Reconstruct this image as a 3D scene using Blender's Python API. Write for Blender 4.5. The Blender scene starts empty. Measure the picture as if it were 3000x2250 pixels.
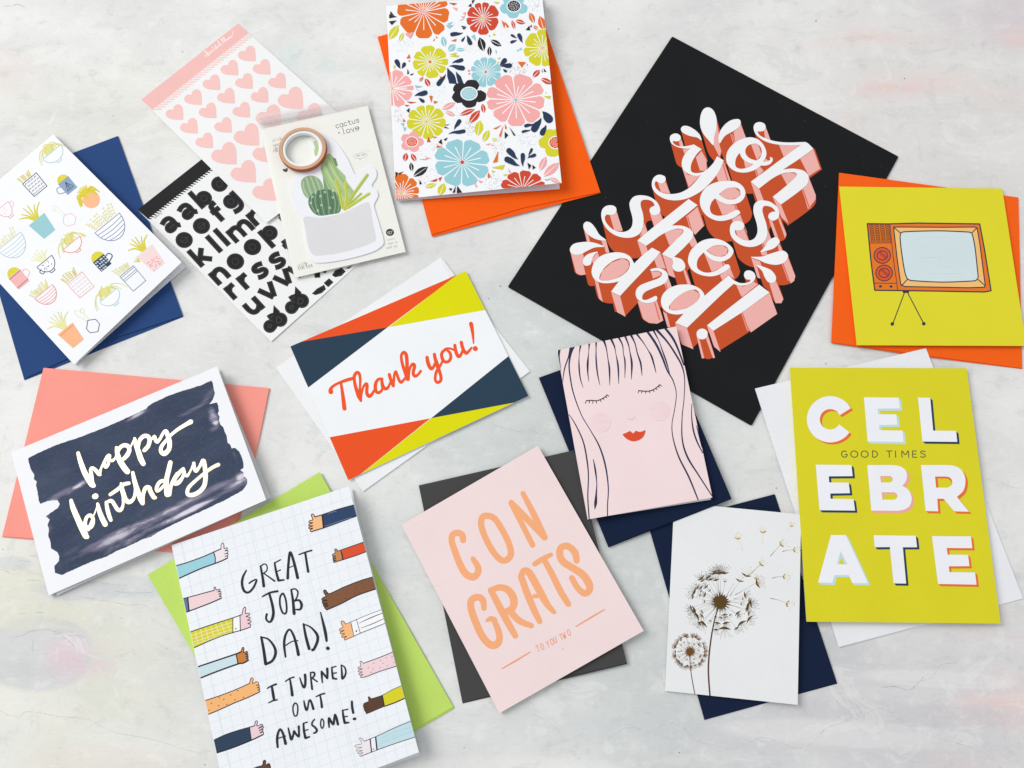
import bpy, math, random
from mathutils import Vector, Matrix
from mathutils.geometry import delaunay_2d_cdt, tessellate_polygon

scene = bpy.context.scene
COL = scene.collection
# ------------------------------------------------------------------ camera
CAM_H = 0.548                     # metres above the tabletop
LENS = 27.81                      # 36 mm sensor
TILT, ROLL = math.radians(13.89), math.radians(-0.675)
R_CAM = Matrix.Rotation(ROLL, 3, 'Y') @ Matrix.Rotation(TILT, 3, 'X')
cam_data = bpy.data.cameras.new("camera")
cam_data.lens = LENS
cam_data.sensor_width = 36.0
cam_data.clip_start = 0.01
cam_data.clip_end = 50.0
cam = bpy.data.objects.new("camera", cam_data)
COL.objects.link(cam)
cam.matrix_world = Matrix.Translation((0, 0, CAM_H)) @ R_CAM.to_4x4()
scene.camera = cam
# ------------------------------------------------------------------ world
world = bpy.data.worlds.new("World")
scene.world = world
world.use_nodes = True
wbg = world.node_tree.nodes["Background"]
wbg.inputs[0].default_value = (0.975, 0.985, 1.0, 1)
wbg.inputs[1].default_value = 0.60
# ------------------------------------------------------------------ window light (large, soft, from the left)
def area_light(name, loc, target, sx, sy, power, color):
    d = bpy.data.lights.new(name, 'AREA')
    d.shape = 'RECTANGLE'; d.size = sx; d.size_y = sy
    d.energy = power; d.color = color
    o = bpy.data.objects.new(name, d)
    o.location = loc
    o.rotation_euler = (Vector(target) - Vector(loc)).to_track_quat('-Z', 'Y').to_euler()
    COL.objects.link(o)
    return o
area_light("window_light", (-2.9, 1.5, 2.7), (0, 0, 0), 2.3, 2.3, 116.0, (1.0, 0.985, 0.96))
scene.view_settings.view_transform = 'Standard'
scene.view_settings.look = 'None'
scene.view_settings.exposure = 0.04
scene.view_settings.gamma = 1.0

# ------------------------------------------------------------------ geometry helpers
F_PX = LENS / 36.0 * 3000.0
def ray(px, py):
    return R_CAM @ Vector(((px - 1500.0) / F_PX, -(py - 1125.0) / F_PX, -1.0))
def at_height(px, py, h):
    d = ray(px, py)
    return Vector((0, 0, CAM_H)) + d * ((CAM_H - h) / -d.z)
class Surf:
    """a flat sheet's upper face: three measured corners with their heights in mm"""
    def __init__(self, a, b, c):
        p = [at_height(q[0], q[1], q[2] * 0.001) for q in (a, b, c)]
        n = (p[1] - p[0]).cross(p[2] - p[0]).normalized()
        if n.z < 0: n = -n
        self.o, self.n = p[0], n
        self.x = (Vector((1, 0, 0)) - n * n.x).normalized()
        self.y = n.cross(self.x)
    def hit(self, px, py):
        d = ray(px, py); o = Vector((0, 0, CAM_H))
        return o + d * ((self.o - o).dot(self.n) / d.dot(self.n))
    def uv(self, px, py):
        w = self.hit(px, py) - self.o
        return (w.dot(self.x) * 1000.0, w.dot(self.y) * 1000.0)
    def world(self, u, v, off=0.0):
        return self.o + self.x * (u * 0.001) + self.y * (v * 0.001) + self.n * (off * 0.001)
def flat(h): return Surf((0, 0, h), (3000, 0, h), (0, 2250, h))
def V(x0, y0, s):
    return lambda p: (x0 + p[0] / s, y0 + p[1] / s)

# ------------------------------------------------------------------ materials
def lin(c):
    return c / 12.92 if c <= 0.04045 else ((c + 0.055) / 1.055) ** 2.4
def rgb(h):
    h = h.lstrip('#')
    return tuple(lin(int(h[i:i + 2], 16) / 255.0) for i in (0, 2, 4))
MATS = {}
K = 1.0
def paper(hexc, rough=0.8, grain=0.035, spec=0.12, bump=0.12, metal=0.0, scale=900.0):
    key = (hexc, rough, grain, spec, bump, metal, scale)
    if key in MATS: return MATS[key]
    m = bpy.data.materials.new("paper_" + hexc.strip('#'))
    m.use_nodes = True
    nt = m.node_tree; N = nt.nodes; L = nt.links
    b = N["Principled BSDF"]
    c = [min(x * K, 0.93) for x in rgb(hexc)]
    tc = N.new("ShaderNodeTexCoord")
    n1 = N.new("ShaderNodeTexNoise"); n1.inputs["Scale"].default_value = scale; n1.inputs["Detail"].default_value = 3
    n2 = N.new("ShaderNodeTexNoise"); n2.inputs["Scale"].default_value = 26.0; n2.inputs["Detail"].default_value = 3
    L.new(tc.outputs["Object"], n1.inputs["Vector"]); L.new(tc.outputs["Object"], n2.inputs["Vector"])
    a = N.new("ShaderNodeMath"); a.operation = 'ADD'
    L.new(n1.outputs["Fac"], a.inputs[0]); L.new(n2.outputs["Fac"], a.inputs[1])
    mr = N.new("ShaderNodeMapRange")
    mr.inputs["From Min"].default_value = 0.6; mr.inputs["From Max"].default_value = 1.4
    mr.inputs["To Min"].default_value = 1.0 - grain; mr.inputs["To Max"].default_value = 1.0 + grain
    L.new(a.outputs[0], mr.inputs["Value"])
    mx = N.new("ShaderNodeVectorMath"); mx.operation = 'SCALE'
    mx.inputs[0].default_value = c
    L.new(mr.outputs[0], mx.inputs["Scale"])
    L.new(mx.outputs[0], b.inputs["Base Color"])
    b.inputs["Roughness"].default_value = rough
    b.inputs["Specular IOR Level"].default_value = spec
    b.inputs["Metallic"].default_value = metal
    if bump:
        bp = N.new("ShaderNodeBump"); bp.inputs["Strength"].default_value = bump
        bp.inputs["Distance"].default_value = 0.0002
        L.new(n1.outputs["Fac"], bp.inputs["Height"]); L.new(bp.outputs[0], b.inputs["Normal"])
    MATS[key] = m
    return m

# ------------------------------------------------------------------ things and meshes
def thing(name, label, cat, pts, h, group=None, px_dir=None):
    """an Empty at the thing's base, turned along its first edge"""
    ws = [at_height(p[0], p[1], h * 0.001) for p in pts]
    c = sum(ws, Vector()) / len(ws)
    e = ws[1] - ws[0]
    o = bpy.data.objects.new(name, None)
    o.empty_display_size = 0.02
    o.location = (c.x, c.y, h * 0.001)
    o.rotation_euler = (0, 0, math.atan2(e.y, e.x))
    o['label'] = label; o['category'] = cat
    if group: o['group'] = group
    COL.objects.link(o)
    o['_m'] = 0
    del o['_m']
    return o
def mat_of(parent):
    M = Matrix.Identity(4); chain = []
    while parent is not None:
        chain.append(parent); parent = parent.parent
    for p in reversed(chain):
        M = M @ Matrix.LocRotScale(p.location, p.rotation_euler, None)
    return M
def mesh_obj(name, verts, faces, mats, parent=None, fmat=None, smooth=False, label=None, kind=None):
    inv = mat_of(parent).inverted() if parent else Matrix.Identity(4)
    me = bpy.data.meshes.new(name)
    me.from_pydata([tuple(inv @ Vector(v)) for v in verts], [], faces)
    if not isinstance(mats, (list, tuple)): mats = [mats]
    for m in mats: me.materials.append(m)
    if fmat: me.polygons.foreach_set("material_index", fmat)
    if smooth: me.polygons.foreach_set("use_smooth", [True] * len(me.polygons))
    me.validate()
    me.update()
    o = bpy.data.objects.new(name, me)
    if parent: o.parent = parent
    if label: o['label'] = label
    if kind: o['kind'] = kind
    COL.objects.link(o)
    return o
def ccw(p):
    return sum(p[i][0] * p[(i + 1) % len(p)][1] - p[(i + 1) % len(p)][0] * p[i][1] for i in range(len(p))) > 0
def sheet(name, px_pts, surf, thick, mat, parent, label=None, round_mm=0.0):
    """paper sheet of real thickness (mm) whose upper outline follows px_pts on surf"""
    uv = [surf.uv(*p[:2]) for p in px_pts]
    if not ccw(uv): uv.reverse()
    if round_mm:
        out = []
        n = len(uv)
        for i in range(n):
            a, b, c = (Vector(uv[(i + k) % n]) for k in (-1, 0, 1))
            da, dc = (a - b).normalized(), (c - b).normalized()
            for t in range(5):
                s = t / 4.0
                q = (b + da * round_mm) * (1 - s) ** 2 + b * (2 * s * (1 - s)) + (b + dc * round_mm) * s ** 2
                out.append((q.x, q.y))
        uv = out
    n = len(uv)
    vs = [surf.world(u, v) for u, v in uv] + [surf.world(u, v, -thick) for u, v in uv]
    fs = [list(range(n)), list(range(2 * n - 1, n - 1, -1))]
    fs += [[i, i + n, (i + 1) % n + n, (i + 1) % n] for i in range(n)]
    return mesh_obj(name, vs, fs, mat, parent, label=label)

def catmull(pts, step=5.0, closed=False):
    """smooth line through points (x, y, w...)"""
    n = len(pts)
    if n < 3 and not closed: return [tuple(p) for p in pts]
    out = []
    rng = range(n) if closed else range(n - 1)
    for i in rng:
        if closed: P = [pts[(i + k) % n] for k in (-1, 0, 1, 2)]
        else:
            P = [pts[max(i - 1, 0)], pts[i], pts[i + 1], pts[min(i + 2, n - 1)]]
        d = math.hypot(P[2][0] - P[1][0], P[2][1] - P[1][1])
        m = max(2, min(14, int(d / step)))
        for k in range(m):
            t = k / m
            out.append(tuple(0.5 * (2 * b + (c - a) * t + (2 * a - 5 * b + 4 * c - d_) * t * t + (3 * b - a - 3 * c + d_) * t ** 3)
                             for a, b, c, d_ in zip(*P)))
    if not closed: out.append(tuple(pts[-1]))
    return out
def hull(P):
    P = sorted(set(P))
    if len(P) < 3: return P
    def half(Q):
        h = []
        for p in Q:
            while len(h) >= 2 and (h[-1][0] - h[-2][0]) * (p[1] - h[-2][1]) - (h[-1][1] - h[-2][1]) * (p[0] - h[-2][0]) <= 0: h.pop()
            h.append(p)
        return h
    a, b = half(P), half(P[::-1])
    return a[:-1] + b[:-1]
def clip_poly(poly, convex):
    out = poly
    n = len(convex)
    for i in range(n):
        a, b = convex[i], convex[(i + 1) % n]
        def side(p): return (b[0] - a[0]) * (p[1] - a[1]) - (b[1] - a[1]) * (p[0] - a[0])
        inp, out = out, []
        for j in range(len(inp)):
            p, q = inp[j], inp[(j + 1) % len(inp)]
            sp, sq = side(p), side(q)
            if sp >= 0: out.append(p)
            if (sp > 0 > sq) or (sp < 0 < sq):
                t = sp / (sp - sq)
                out.append((p[0] + (q[0] - p[0]) * t, p[1] + (q[1] - p[1]) * t))
        if not out: return []
    return out

class Art:
    """flat print: shapes painted in order, merged into ONE planar mesh without overlaps"""
    def __init__(self, surf, view, parent, clip=None, off=0.03):
        self.surf, self.v, self.parent, self.off = surf, view, parent, off
        self.shapes = []
        self.clip = None
        if clip:
            c = [surf.uv(*p) for p in clip]
            if not ccw(c): c.reverse()
            self.clip = c
    def view(self, v): self.v = v; return self
    def fill(self, pts, col, smooth=False):
        if smooth: pts = catmull([p[:2] for p in pts], 6, True)
        self.shapes.append((col, [self.surf.uv(*self.v(p)) for p in pts]))
    def stroke(self, pts, w, col, smooth=True, cap=True, w1=None, step=6.0, closed=False):
        """w = width in view px; points may carry their own width as third value"""
        P = [(p[0], p[1], (p[2] if len(p) > 2 else (w if w1 is None else w + (w1 - w) * i / max(1, len(pts) - 1))))
             for i, p in enumerate(pts)]
        if smooth: P = catmull(P, step, closed)
        if closed: P = P + [P[0]]
        n = len(P); nor = []
        for i in range(n):
            a, b = P[max(i - 1, 0)], P[min(i + 1, n - 1)]
            if closed and i in (0, n - 1): a, b = P[-2], P[1]
            if not smooth:
                nor.append(None); continue
            d = math.hypot(b[0] - a[0], b[1] - a[1]) or 1
            nor.append((-(b[1] - a[1]) / d, (b[0] - a[0]) / d))
        for i in range(n - 1):
            a, b = P[i], P[i + 1]
            if smooth: na, nb = nor[i], nor[i + 1]
            else:
                d = math.hypot(b[0] - a[0], b[1] - a[1]) or 1
                na = nb = (-(b[1] - a[1]) / d, (b[0] - a[0]) / d)
            q = [(a[0] + na[0] * a[2] / 2, a[1] + na[1] * a[2] / 2), (a[0] - na[0] * a[2] / 2, a[1] - na[1] * a[2] / 2),
                 (b[0] - nb[0] * b[2] / 2, b[1] - nb[1] * b[2] / 2), (b[0] + nb[0] * b[2] / 2, b[1] + nb[1] * b[2] / 2)]
            q = hull(q)
            if len(q) > 2: self.fill(q, col)
        if cap and not closed:
            self.dot(P[0][0], P[0][1], P[0][2] / 2, col); self.dot(P[-1][0], P[-1][1], P[-1][2] / 2, col)
        if not smooth:
            for p in P[1:-1]: self.dot(p[0], p[1], p[2] / 2, col, n=8)
    def dot(self, x, y, r, col, n=12, ry=None, rot=0):
        ry = ry or r
        c, s = math.cos(rot), math.sin(rot)
        self.fill([(x + r * math.cos(t) * c - ry * math.sin(t) * s, y + r * math.cos(t) * s + ry * math.sin(t) * c)
                   for t in (2 * math.pi * k / n + 0.1 for k in range(n))], col)
    def build(self, name, label=None, matkw=None, off=None, thick=0.0):
        off = self.off if off is None else off
        if not thick:
            k = (id(self.surf), off); LAYER[k] = LAYER.get(k, -1) + 1; off += LAYER[k] * 0.004
        vs, fs, cols = [], [], []
        for col, poly in self.shapes:
            if not ccw(poly): poly = poly[::-1]
            if self.clip:
                inside = all(point_in(self.clip, p) for p in poly)
                if not inside:
                    if is_convex(poly): poly = clip_poly(poly, self.clip)
                    else:
                        t = tessellate_polygon([[Vector((x, y, 0)) for x, y in poly]])
                        for tri in t:
                            tp = [poly[k] for k in tri]
                            if not ccw(tp): tp.reverse()
                            tp = clean(clip_poly(tp, self.clip))
                            if len(tp) > 2:
                                fs.append(list(range(len(vs), len(vs) + len(tp)))); vs += tp; cols.append(col)
                        continue
            poly = clean(poly)
            if len(poly) < 3: continue
            fs.append(list(range(len(vs), len(vs) + len(poly)))); vs += poly; cols.append(col)
        if not fs: return None
        r = delaunay_2d_cdt([Vector(v) for v in vs], [], fs, 1, 1e-4, True)
        ov, of, forig = r[0], r[2], r[5]
        keep, fm = [], []
        for f, og in zip(of, forig):
            if not og: continue
            c = cols[max(og)]
            if c is None: continue
            keep.append(list(f)); fm.append(c)
        if thick: return self._solid(name, ov, keep, fm, label, matkw, off, thick)
        used = sorted(set(fm)); idx = {c: i for i, c in enumerate(used)}
        mats = [(INK[c] if c in INK else paper(c, **(matkw or {}))) for c in used]
        ob = mesh_obj(name, [self.surf.world(v.x, v.y, off) for v in ov], keep, mats, self.parent, [idx[c] for c in fm], label=label)
        self.shapes = []
        return ob
    def _solid(self, name, ov, keep, fm, label, matkw, off, thick):
        n = len(ov)
        V3 = [self.surf.world(v.x, v.y, off + thick) for v in ov] + [self.surf.world(v.x, v.y, off) for v in ov]
        edges = {}
        for f in keep:
            for i in range(len(f)):
                a, b = f[i], f[(i + 1) % len(f)]
                if (b, a) in edges: del edges[(b, a)]
                else: edges[(a, b)] = 1
        used = sorted(set(fm)); idx = {c: i for i, c in enumerate(used)}
        F = [list(f) for f in keep]; M = [idx[c] for c in fm]
        for a, b in edges:
            F.append([a, a + n, b + n, b]); M.append(0)
        mats = [(INK[c] if c in INK else paper(c, **(matkw or {}))) for c in used]
        ob = mesh_obj(name, V3, F, mats, self.parent, M, label=label)
        self.shapes = []
        return ob
def point_in(conv, p):
    n = len(conv)
    for i in range(n):
        a, b = conv[i], conv[(i + 1) % n]
        if (b[0] - a[0]) * (p[1] - a[1]) - (b[1] - a[1]) * (p[0] - a[0]) < 0: return False
    return True
def is_convex(p):
    n = len(p); s = 0
    for i in range(n):
        a, b, c = p[i], p[(i + 1) % n], p[(i + 2) % n]
        z = (b[0] - a[0]) * (c[1] - b[1]) - (b[1] - a[1]) * (c[0] - b[0])
        if z < -1e-9: return False
    return True
def clean(p):
    out = []
    for q in p:
        if not out or math.hypot(q[0] - out[-1][0], q[1] - out[-1][1]) > 1e-3: out.append(q)
    while len(out) > 1 and math.hypot(out[0][0] - out[-1][0], out[0][1] - out[-1][1]) <= 1e-3: out.pop()
    return out
INK = {}
LAYER = {}

# views: photograph regions the outlines were measured in
vA = V(0, 350, 2.0733); vB = V(400, 50, 2.765); vC = V(400, 450, 2.765); vF = V(1080, 0, 2.37)
vP = V(1450, 50, 1.3825); vP1 = V(1660, 300, 4.1475); vP2 = V(2020, 300, 4.1475); vP3 = V(1660, 640, 4.1475); vP4 = V(2020, 640, 4.1475)
vT = V(2400, 480, 2.765); vK = V(800, 750, 2.37); vG = V(1550, 930, 2.37); vE = V(2200, 1000, 1.8433)
vH = V(0, 1050, 2.37); vD = V(430, 1370, 1.8855); vN = V(1160, 1300, 2.0486); vY = V(1880, 1430, 2.37)
vPL = V(180, 740, 4.365)
def vv(view, *pts): return [view(p) for p in pts]
# ------------------------------------------------------------------ the painted backdrop board everything lies on
def tabletop_material():
    m = bpy.data.materials.new("painted_plaster"); m.use_nodes = True
    nt = m.node_tree; N = nt.nodes; L = nt.links
    b = N["Principled BSDF"]
    tc = N.new("ShaderNodeTexCoord")
    def noise(scale, detail=4, rough=0.55, stretch=(1, 1, 1), seed=0.0, dist=0.0):
        mp = N.new("ShaderNodeMapping"); mp.inputs["Scale"].default_value = stretch
        mp.inputs["Location"].default_value = (seed, seed * 1.7, seed * 0.3)
        mp.inputs["Rotation"].default_value = (0, 0, math.radians(-4))
        L.new(tc.outputs["Object"], mp.inputs["Vector"])
        n = N.new("ShaderNodeTexNoise"); n.inputs["Scale"].default_value = scale
        n.inputs["Detail"].default_value = detail; n.inputs["Roughness"].default_value = rough
        n.inputs["Distortion"].default_value = dist
        L.new(mp.outputs[0], n.inputs["Vector"])
        return n.outputs["Fac"]
    def rng(v, a, b_, c=0.0, d=1.0, smooth=True):
        r = N.new("ShaderNodeMapRange"); r.interpolation_type = 'SMOOTHSTEP' if smooth else 'LINEAR'
        for k, x in zip(("From Min", "From Max", "To Min", "To Max"), (a, b_, c, d)): r.inputs[k].default_value = x
        L.new(v, r.inputs["Value"]); return r.outputs[0]
    def math_(op, a, b_):
        r = N.new("ShaderNodeMath"); r.operation = op
        for i, x in enumerate((a, b_)):
            if isinstance(x, (int, float)): r.inputs[i].default_value = x
            else: L.new(x, r.inputs[i])
        return r.outputs[0]
    def mix(fac, a, b_):
        r = N.new("ShaderNodeMix"); r.data_type = 'RGBA'
        if isinstance(fac, (int, float)): r.inputs["Factor"].default_value = fac
        else: L.new(fac, r.inputs["Factor"])
        for i, x in ((6, a), (7, b_)):
            if isinstance(x, str): r.inputs[i].default_value = (*rgb(x), 1)
            else: L.new(x, r.inputs[i])
        return r.outputs[2]
    warp = noise(9, 5, 0.6, seed=3.1)
    def blob(px, py, rx, ry, soft=0.8, rot=0.0, amp=1.6):
        """soft brushed patch centred on the board, radii in mm"""
        c = at_height(px, py, 0)
        sub = N.new("ShaderNodeVectorMath"); sub.operation = 'SUBTRACT'
        L.new(tc.outputs["Object"], sub.inputs[0]); sub.inputs[1].default_value = c
        mp = N.new("ShaderNodeMapping"); mp.vector_type = 'TEXTURE'
        mp.inputs["Rotation"].default_value = (0, 0, math.radians(rot)); mp.inputs["Scale"].default_value = (rx * 0.001, ry * 0.001, 1)
        L.new(sub.outputs[0], mp.inputs["Vector"])
        ln = N.new("ShaderNodeVectorMath"); ln.operation = 'LENGTH'; L.new(mp.outputs[0], ln.inputs[0])
        d = math_('ADD', ln.outputs["Value"], math_('MULTIPLY', math_('SUBTRACT', warp, 0.5), amp))
        return rng(d, 1.0, 1.0 - soft)
    cloud = noise(7, 6, 0.62, seed=1.0, dist=0.4)
    streak = noise(30, 6, 0.65, (0.22, 1, 1), seed=5.0)
    fine = noise(220, 5, 0.7, (0.35, 1, 1), seed=7.0)
    mott = noise(60, 6, 0.7, seed=9.0)
    col = mix(rng(cloud, 0.33, 0.68), '#d9dad9', '#ebebe9')
    cool = blob(1600, 1300, 240, 190, 0.9)
    col = mix(math_('MULTIPLY', cool, 0.75), col, '#cbd2d0')
    cool2 = blob(1980, 2050, 190, 110, 0.9)
    col = mix(math_('MULTIPLY', cool2, 0.6), col, '#c6cccc')
    yl = blob(160, 1950, 150, 130, 0.9)
    col = mix(math_('MULTIPLY', math_('MULTIPLY', yl, rng(streak, 0.3, 0.7, 0.45, 1.0)), 0.6), col, '#dcdcc6')
    yl2 = blob(250, 320, 200, 60, 0.9)
    col = mix(math_('MULTIPLY', yl2, 0.5), col, '#e3e2d8')
    pk0 = blob(10, 210, 60, 50, 0.9)
    col = mix(math_('MULTIPLY', pk0, 0.45), col, '#e2d2cc')
    warm = blob(2750, 300, 260, 150, 0.9)
    col = mix(math_('MULTIPLY', warm, 0.7), col, '#dedad8')
    lil = blob(2960, 60, 90, 50, 0.9)
    col = mix(math_('MULTIPLY', lil, 0.55), col, '#cfc3cc')
    lil2 = blob(2750, 2080, 200, 110, 0.9)
    col = mix(math_('MULTIPLY', lil2, 0.75), col, '#d0ced2')
    pinkm = rng(streak, 0.40, 0.66)
    for (x, y, rx, ry, k) in ((2480, 110, 90, 14, .5), (2700, 250, 60, 16, .4), (2980, 110, 30, 16, .6), (2600, 265, 45, 9, .55), (2950, 300, 30, 18, .3),
                              (2480, 350, 12, 8, .8), (2940, 2060, 40, 34, .7), (2830, 2160, 50, 30, .55), (2900, 1850, 40, 30, .35)):
        pk = blob(x, y, rx, ry, 0.95)
        col = mix(math_('MULTIPLY', math_('MULTIPLY', math_('MULTIPLY', pk, pinkm), rng(mott, 0.36, 0.56, 0.35, 1.0)), k * 1.15), col, '#ebc0ba')
    tq = blob(880, 190, 75, 26, 0.9)
    col = mix(math_('MULTIPLY', math_('MULTIPLY', tq, rng(mott, 0.42, 0.62)), 0.55), col, '#c3d9d6')
    gl = blob(118, 1915, 37, 25, 0.16, 0, 0.4)
    col = mix(math_('MULTIPLY', gl, 0.85), col, '#d2d3d5')
    gp = blob(195, 1925, 22, 20, 0.9, 0, 0.8)
    gq = math_('MAXIMUM', math_('MULTIPLY', gp, gl), math_('MULTIPLY', blob(245, 1935, 30, 15, 0.9, 0, 1.0), rng(mott, 0.40, 0.55)))
    col = mix(math_('MULTIPLY', gq, 0.6), col, '#e3c6d0')
    for (x, y, rx, ry, k, cc) in ((45, 2065, 17, 10, .75, '#e9e9e3'), (150, 2065, 22, 9, .6, '#e7e7e0'), (330, 2170, 34, 14, .55, '#e6e6e2'), (470, 2200, 26, 8, .4, '#e9e9e6'), (60, 1700, 30, 10, .35, '#e2e0cc'),
                              (40, 1650, 14, 5, .5, '#c8ccd2'), (170, 1630, 20, 5, .4, '#d5c9cc'), (250, 1730, 36, 8, .5, '#c6c8d0'), (400, 1720, 30, 10, .45, '#c9d0d2'), (300, 2230, 60, 12, .4, '#e4dcd2'), (60, 1800, 60, 10, .4, '#dedfca'),
                              (2500, 2150, 90, 9, .5, '#e6e5e6'), (2760, 1990, 60, 7, .55, '#e8e6e6'), (2650, 2090, 120, 8, .35, '#c9c7cc'), (1500, 2150, 120, 20, .3, '#c9cdcf'), (2380, 1900, 40, 12, .45, '#c3c8c8')):
        col = mix(math_('MULTIPLY', blob(x, y, rx, ry, 0.35, -3, 1.0), k), col, cc)
    col = mix(math_('MULTIPLY', rng(streak, 0.50, 0.78), 0.55), col, '#ebebe9')
    col = mix(math_('MULTIPLY', rng(streak, 0.46, 0.26), 0.40), col, '#bfc3c3')
    col = mix(math_('MULTIPLY', rng(mott, 0.52, 0.72), 0.35), col, '#f0f1ee')
    col = mix(math_('MULTIPLY', rng(mott, 0.46, 0.28), 0.36), col, '#b9bebd')
    col = mix(math_('MULTIPLY', rng(fine, 0.60, 0.78), 0.25), col, '#f2f2f0')
    fine2 = noise(620, 4, 0.7, (0.3, 1, 1), seed=23.0)
    col = mix(math_('MULTIPLY', rng(fine2, 0.55, 0.72), 0.22), col, '#f4f4f2')
    col = mix(math_('MULTIPLY', rng(fine2, 0.45, 0.30), 0.20), col, '#aeb2b1')
    patch = noise(34, 7, 0.75, (0.7, 1, 1), seed=31.0, dist=0.8)
    col = mix(math_('MULTIPLY', rng(patch, 0.56, 0.60), 0.30), col, '#eeefec')
    col = mix(math_('MULTIPLY', rng(patch, 0.42, 0.385), 0.20), col, '#bcc0bf')
    speck = noise(330, 2, 0.5, seed=13.0)
    gate = noise(12, 3, 0.5, seed=17.0)
    col = mix(math_('MULTIPLY', math_('MULTIPLY', rng(speck, 0.735, 0.775), rng(gate, 0.5, 0.6)), 0.6), col, '#8f908e')
    L.new(col, b.inputs["Base Color"])
    b.inputs["Roughness"].default_value = 0.6
    b.inputs["Specular IOR Level"].default_value = 0.2
    bp = N.new("ShaderNodeBump"); bp.inputs["Strength"].default_value = 0.25; bp.inputs["Distance"].default_value = 0.0004
    L.new(math_('ADD', math_('MULTIPLY', streak, 0.7), math_('MULTIPLY', fine, 0.3)), bp.inputs["Height"])
    L.new(bp.outputs[0], b.inputs["Normal"])
    return m
sx, sy = 1.1, 0.9
table = mesh_obj("tabletop", [(-sx, -sy + 0.1, 0), (sx, -sy + 0.1, 0), (sx, sy + 0.3, 0), (-sx, sy + 0.3, 0),
                          (-sx, -sy + 0.1, -.02), (sx, -sy + 0.1, -.02), (sx, sy + 0.3, -.02), (-sx, sy + 0.3, -.02)],
             [[0, 1, 2, 3], [7, 6, 5, 4], [0, 4, 5, 1], [1, 5, 6, 2], [2, 6, 7, 3], [3, 7, 4, 0]],
             tabletop_material(), kind='structure')
table['label'] = 'pale grey brushed plaster board with pink and yellowish patches'

# cracks, ridges and scratches of the plaster skin, with painted ridge highlights
sT = flat(0.0)
vcr = V(1300, 1100, 1.3012); vbl = V(0, 1550, 2.37); vb2 = V(0, 1620, 4.254)
rnd = random.Random(3)
CRK = [
 (vcr, [(190, 190), (230, 200), (290, 215), (330, 208), (370, 222), (415, 215)], 1.3, '#a3a6a5'),
 (vcr, [(330, 1285), (380, 1310), (430, 1345), (470, 1392), (520, 1370), (580, 1402), (640, 1375), (700, 1340), (780, 1352), (860, 1325), (900, 1335), (960, 1385), (1000, 1400), (1060, 1415), (1100, 1427)], 1.3, '#b0b3b2'),
 (vcr, [(1100, 1427), (1170, 1395), (1220, 1380), (1290, 1400), (1340, 1420), (1400, 1405), (1460, 1345), (1560, 1310), (1640, 1275), (1690, 1272), (1760, 1330), (1850, 1370), (1950, 1400), (2050, 1430), (2130, 1500)], 1.4, '#b3b1b3'),
 (vcr, [(1665, 1190), (1720, 1186), (1770, 1200), (1800, 1182), (1830, 1148)], 1.8, '#8f8f90'),
 (vcr, [(1780, 1172), (1815, 1165), (1860, 1150), (1895, 1105), (1960, 1095)], 1.1, '#a9a9aa'),
 (vcr, [(2070, 395), (2120, 405), (2160, 425), (2212, 432)], 1.2, '#a9abab'),
 (vcr, [(560, 20), (600, 45), (615, 60)], 1.0, '#a9abab'),
 (vbl, [(100, 748), (160, 738), (200, 715), (270, 700), (340, 698), (400, 720), (450, 755), (500, 800), (522, 838)], 2.8, '#a7a6b2'),
 (vbl, [(220, 765), (230, 790), (222, 830), (240, 860)], 2.0, '#a9abaf'), (vbl, [(480, 738), (530, 742), (570, 760)], 2.0, '#adafb0'),
 (vbl, [(0, 1258), (60, 1290), (140, 1300), (170, 1270), (260, 1272), (400, 1300), (600, 1320), (760, 1400), (860, 1425), (950, 1440), (1100, 1472), (1250, 1520), (1400, 1560)], 2.0, '#b1b3ad'),
 (vb2, [(240, 92), (300, 98), (380, 110)], 5, '#aaabb2'), (vb2, [(370, 42), (420, 38), (475, 46)], 5, '#aaabb2'), (vb2, [(-10, 205), (50, 218), (120, 248)], 5, '#a2a4ad'), (vb2, [(335, 340), (400, 338), (520, 350)], 5, '#aaabb2'),
 (vb2, [(1100, 385), (1200, 370), (1350, 385), (1600, 408)], 4, '#b2b7ba'), (vb2, [(1250, 490), (1340, 490)], 5, '#a9a9b4'), (vb2, [(1420, 478), (1500, 486), (1640, 500), (1900, 492)], 5, '#a9a9b4'),
 (vb2, [(1020, 545), (1200, 580), (1400, 610), (1600, 650), (1760, 640), (1890, 712)], 4, '#b2b4b8'), (vb2, [(450, 745), (490, 738), (545, 750)], 5, '#a7a9ad'), (vb2, [(245, 750), (330, 755)], 5, '#a7a9ad'), (vb2, [(860, 640), (905, 650)], 5, '#a7a9ad'),
 (vb2, [(860, 1030), (1000, 1030), (1060, 1045)], 4, '#a7a9ad'), (vb2, [(130, 1040), (180, 1085)], 4, '#a7a9ad'), (V(0, 0, 2.011), [(20, 35), (60, 38), (105, 25), (160, 50)], 2.2, '#b0b0b0'),
]
def blend(c, f):
    r = [int(c[i:i + 2], 16) for i in (1, 3, 5)]; g = (208, 211, 210)
    return '#%02x%02x%02x' % tuple(int(x * f + y * (1 - f)) for x, y in zip(r, g))
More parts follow.
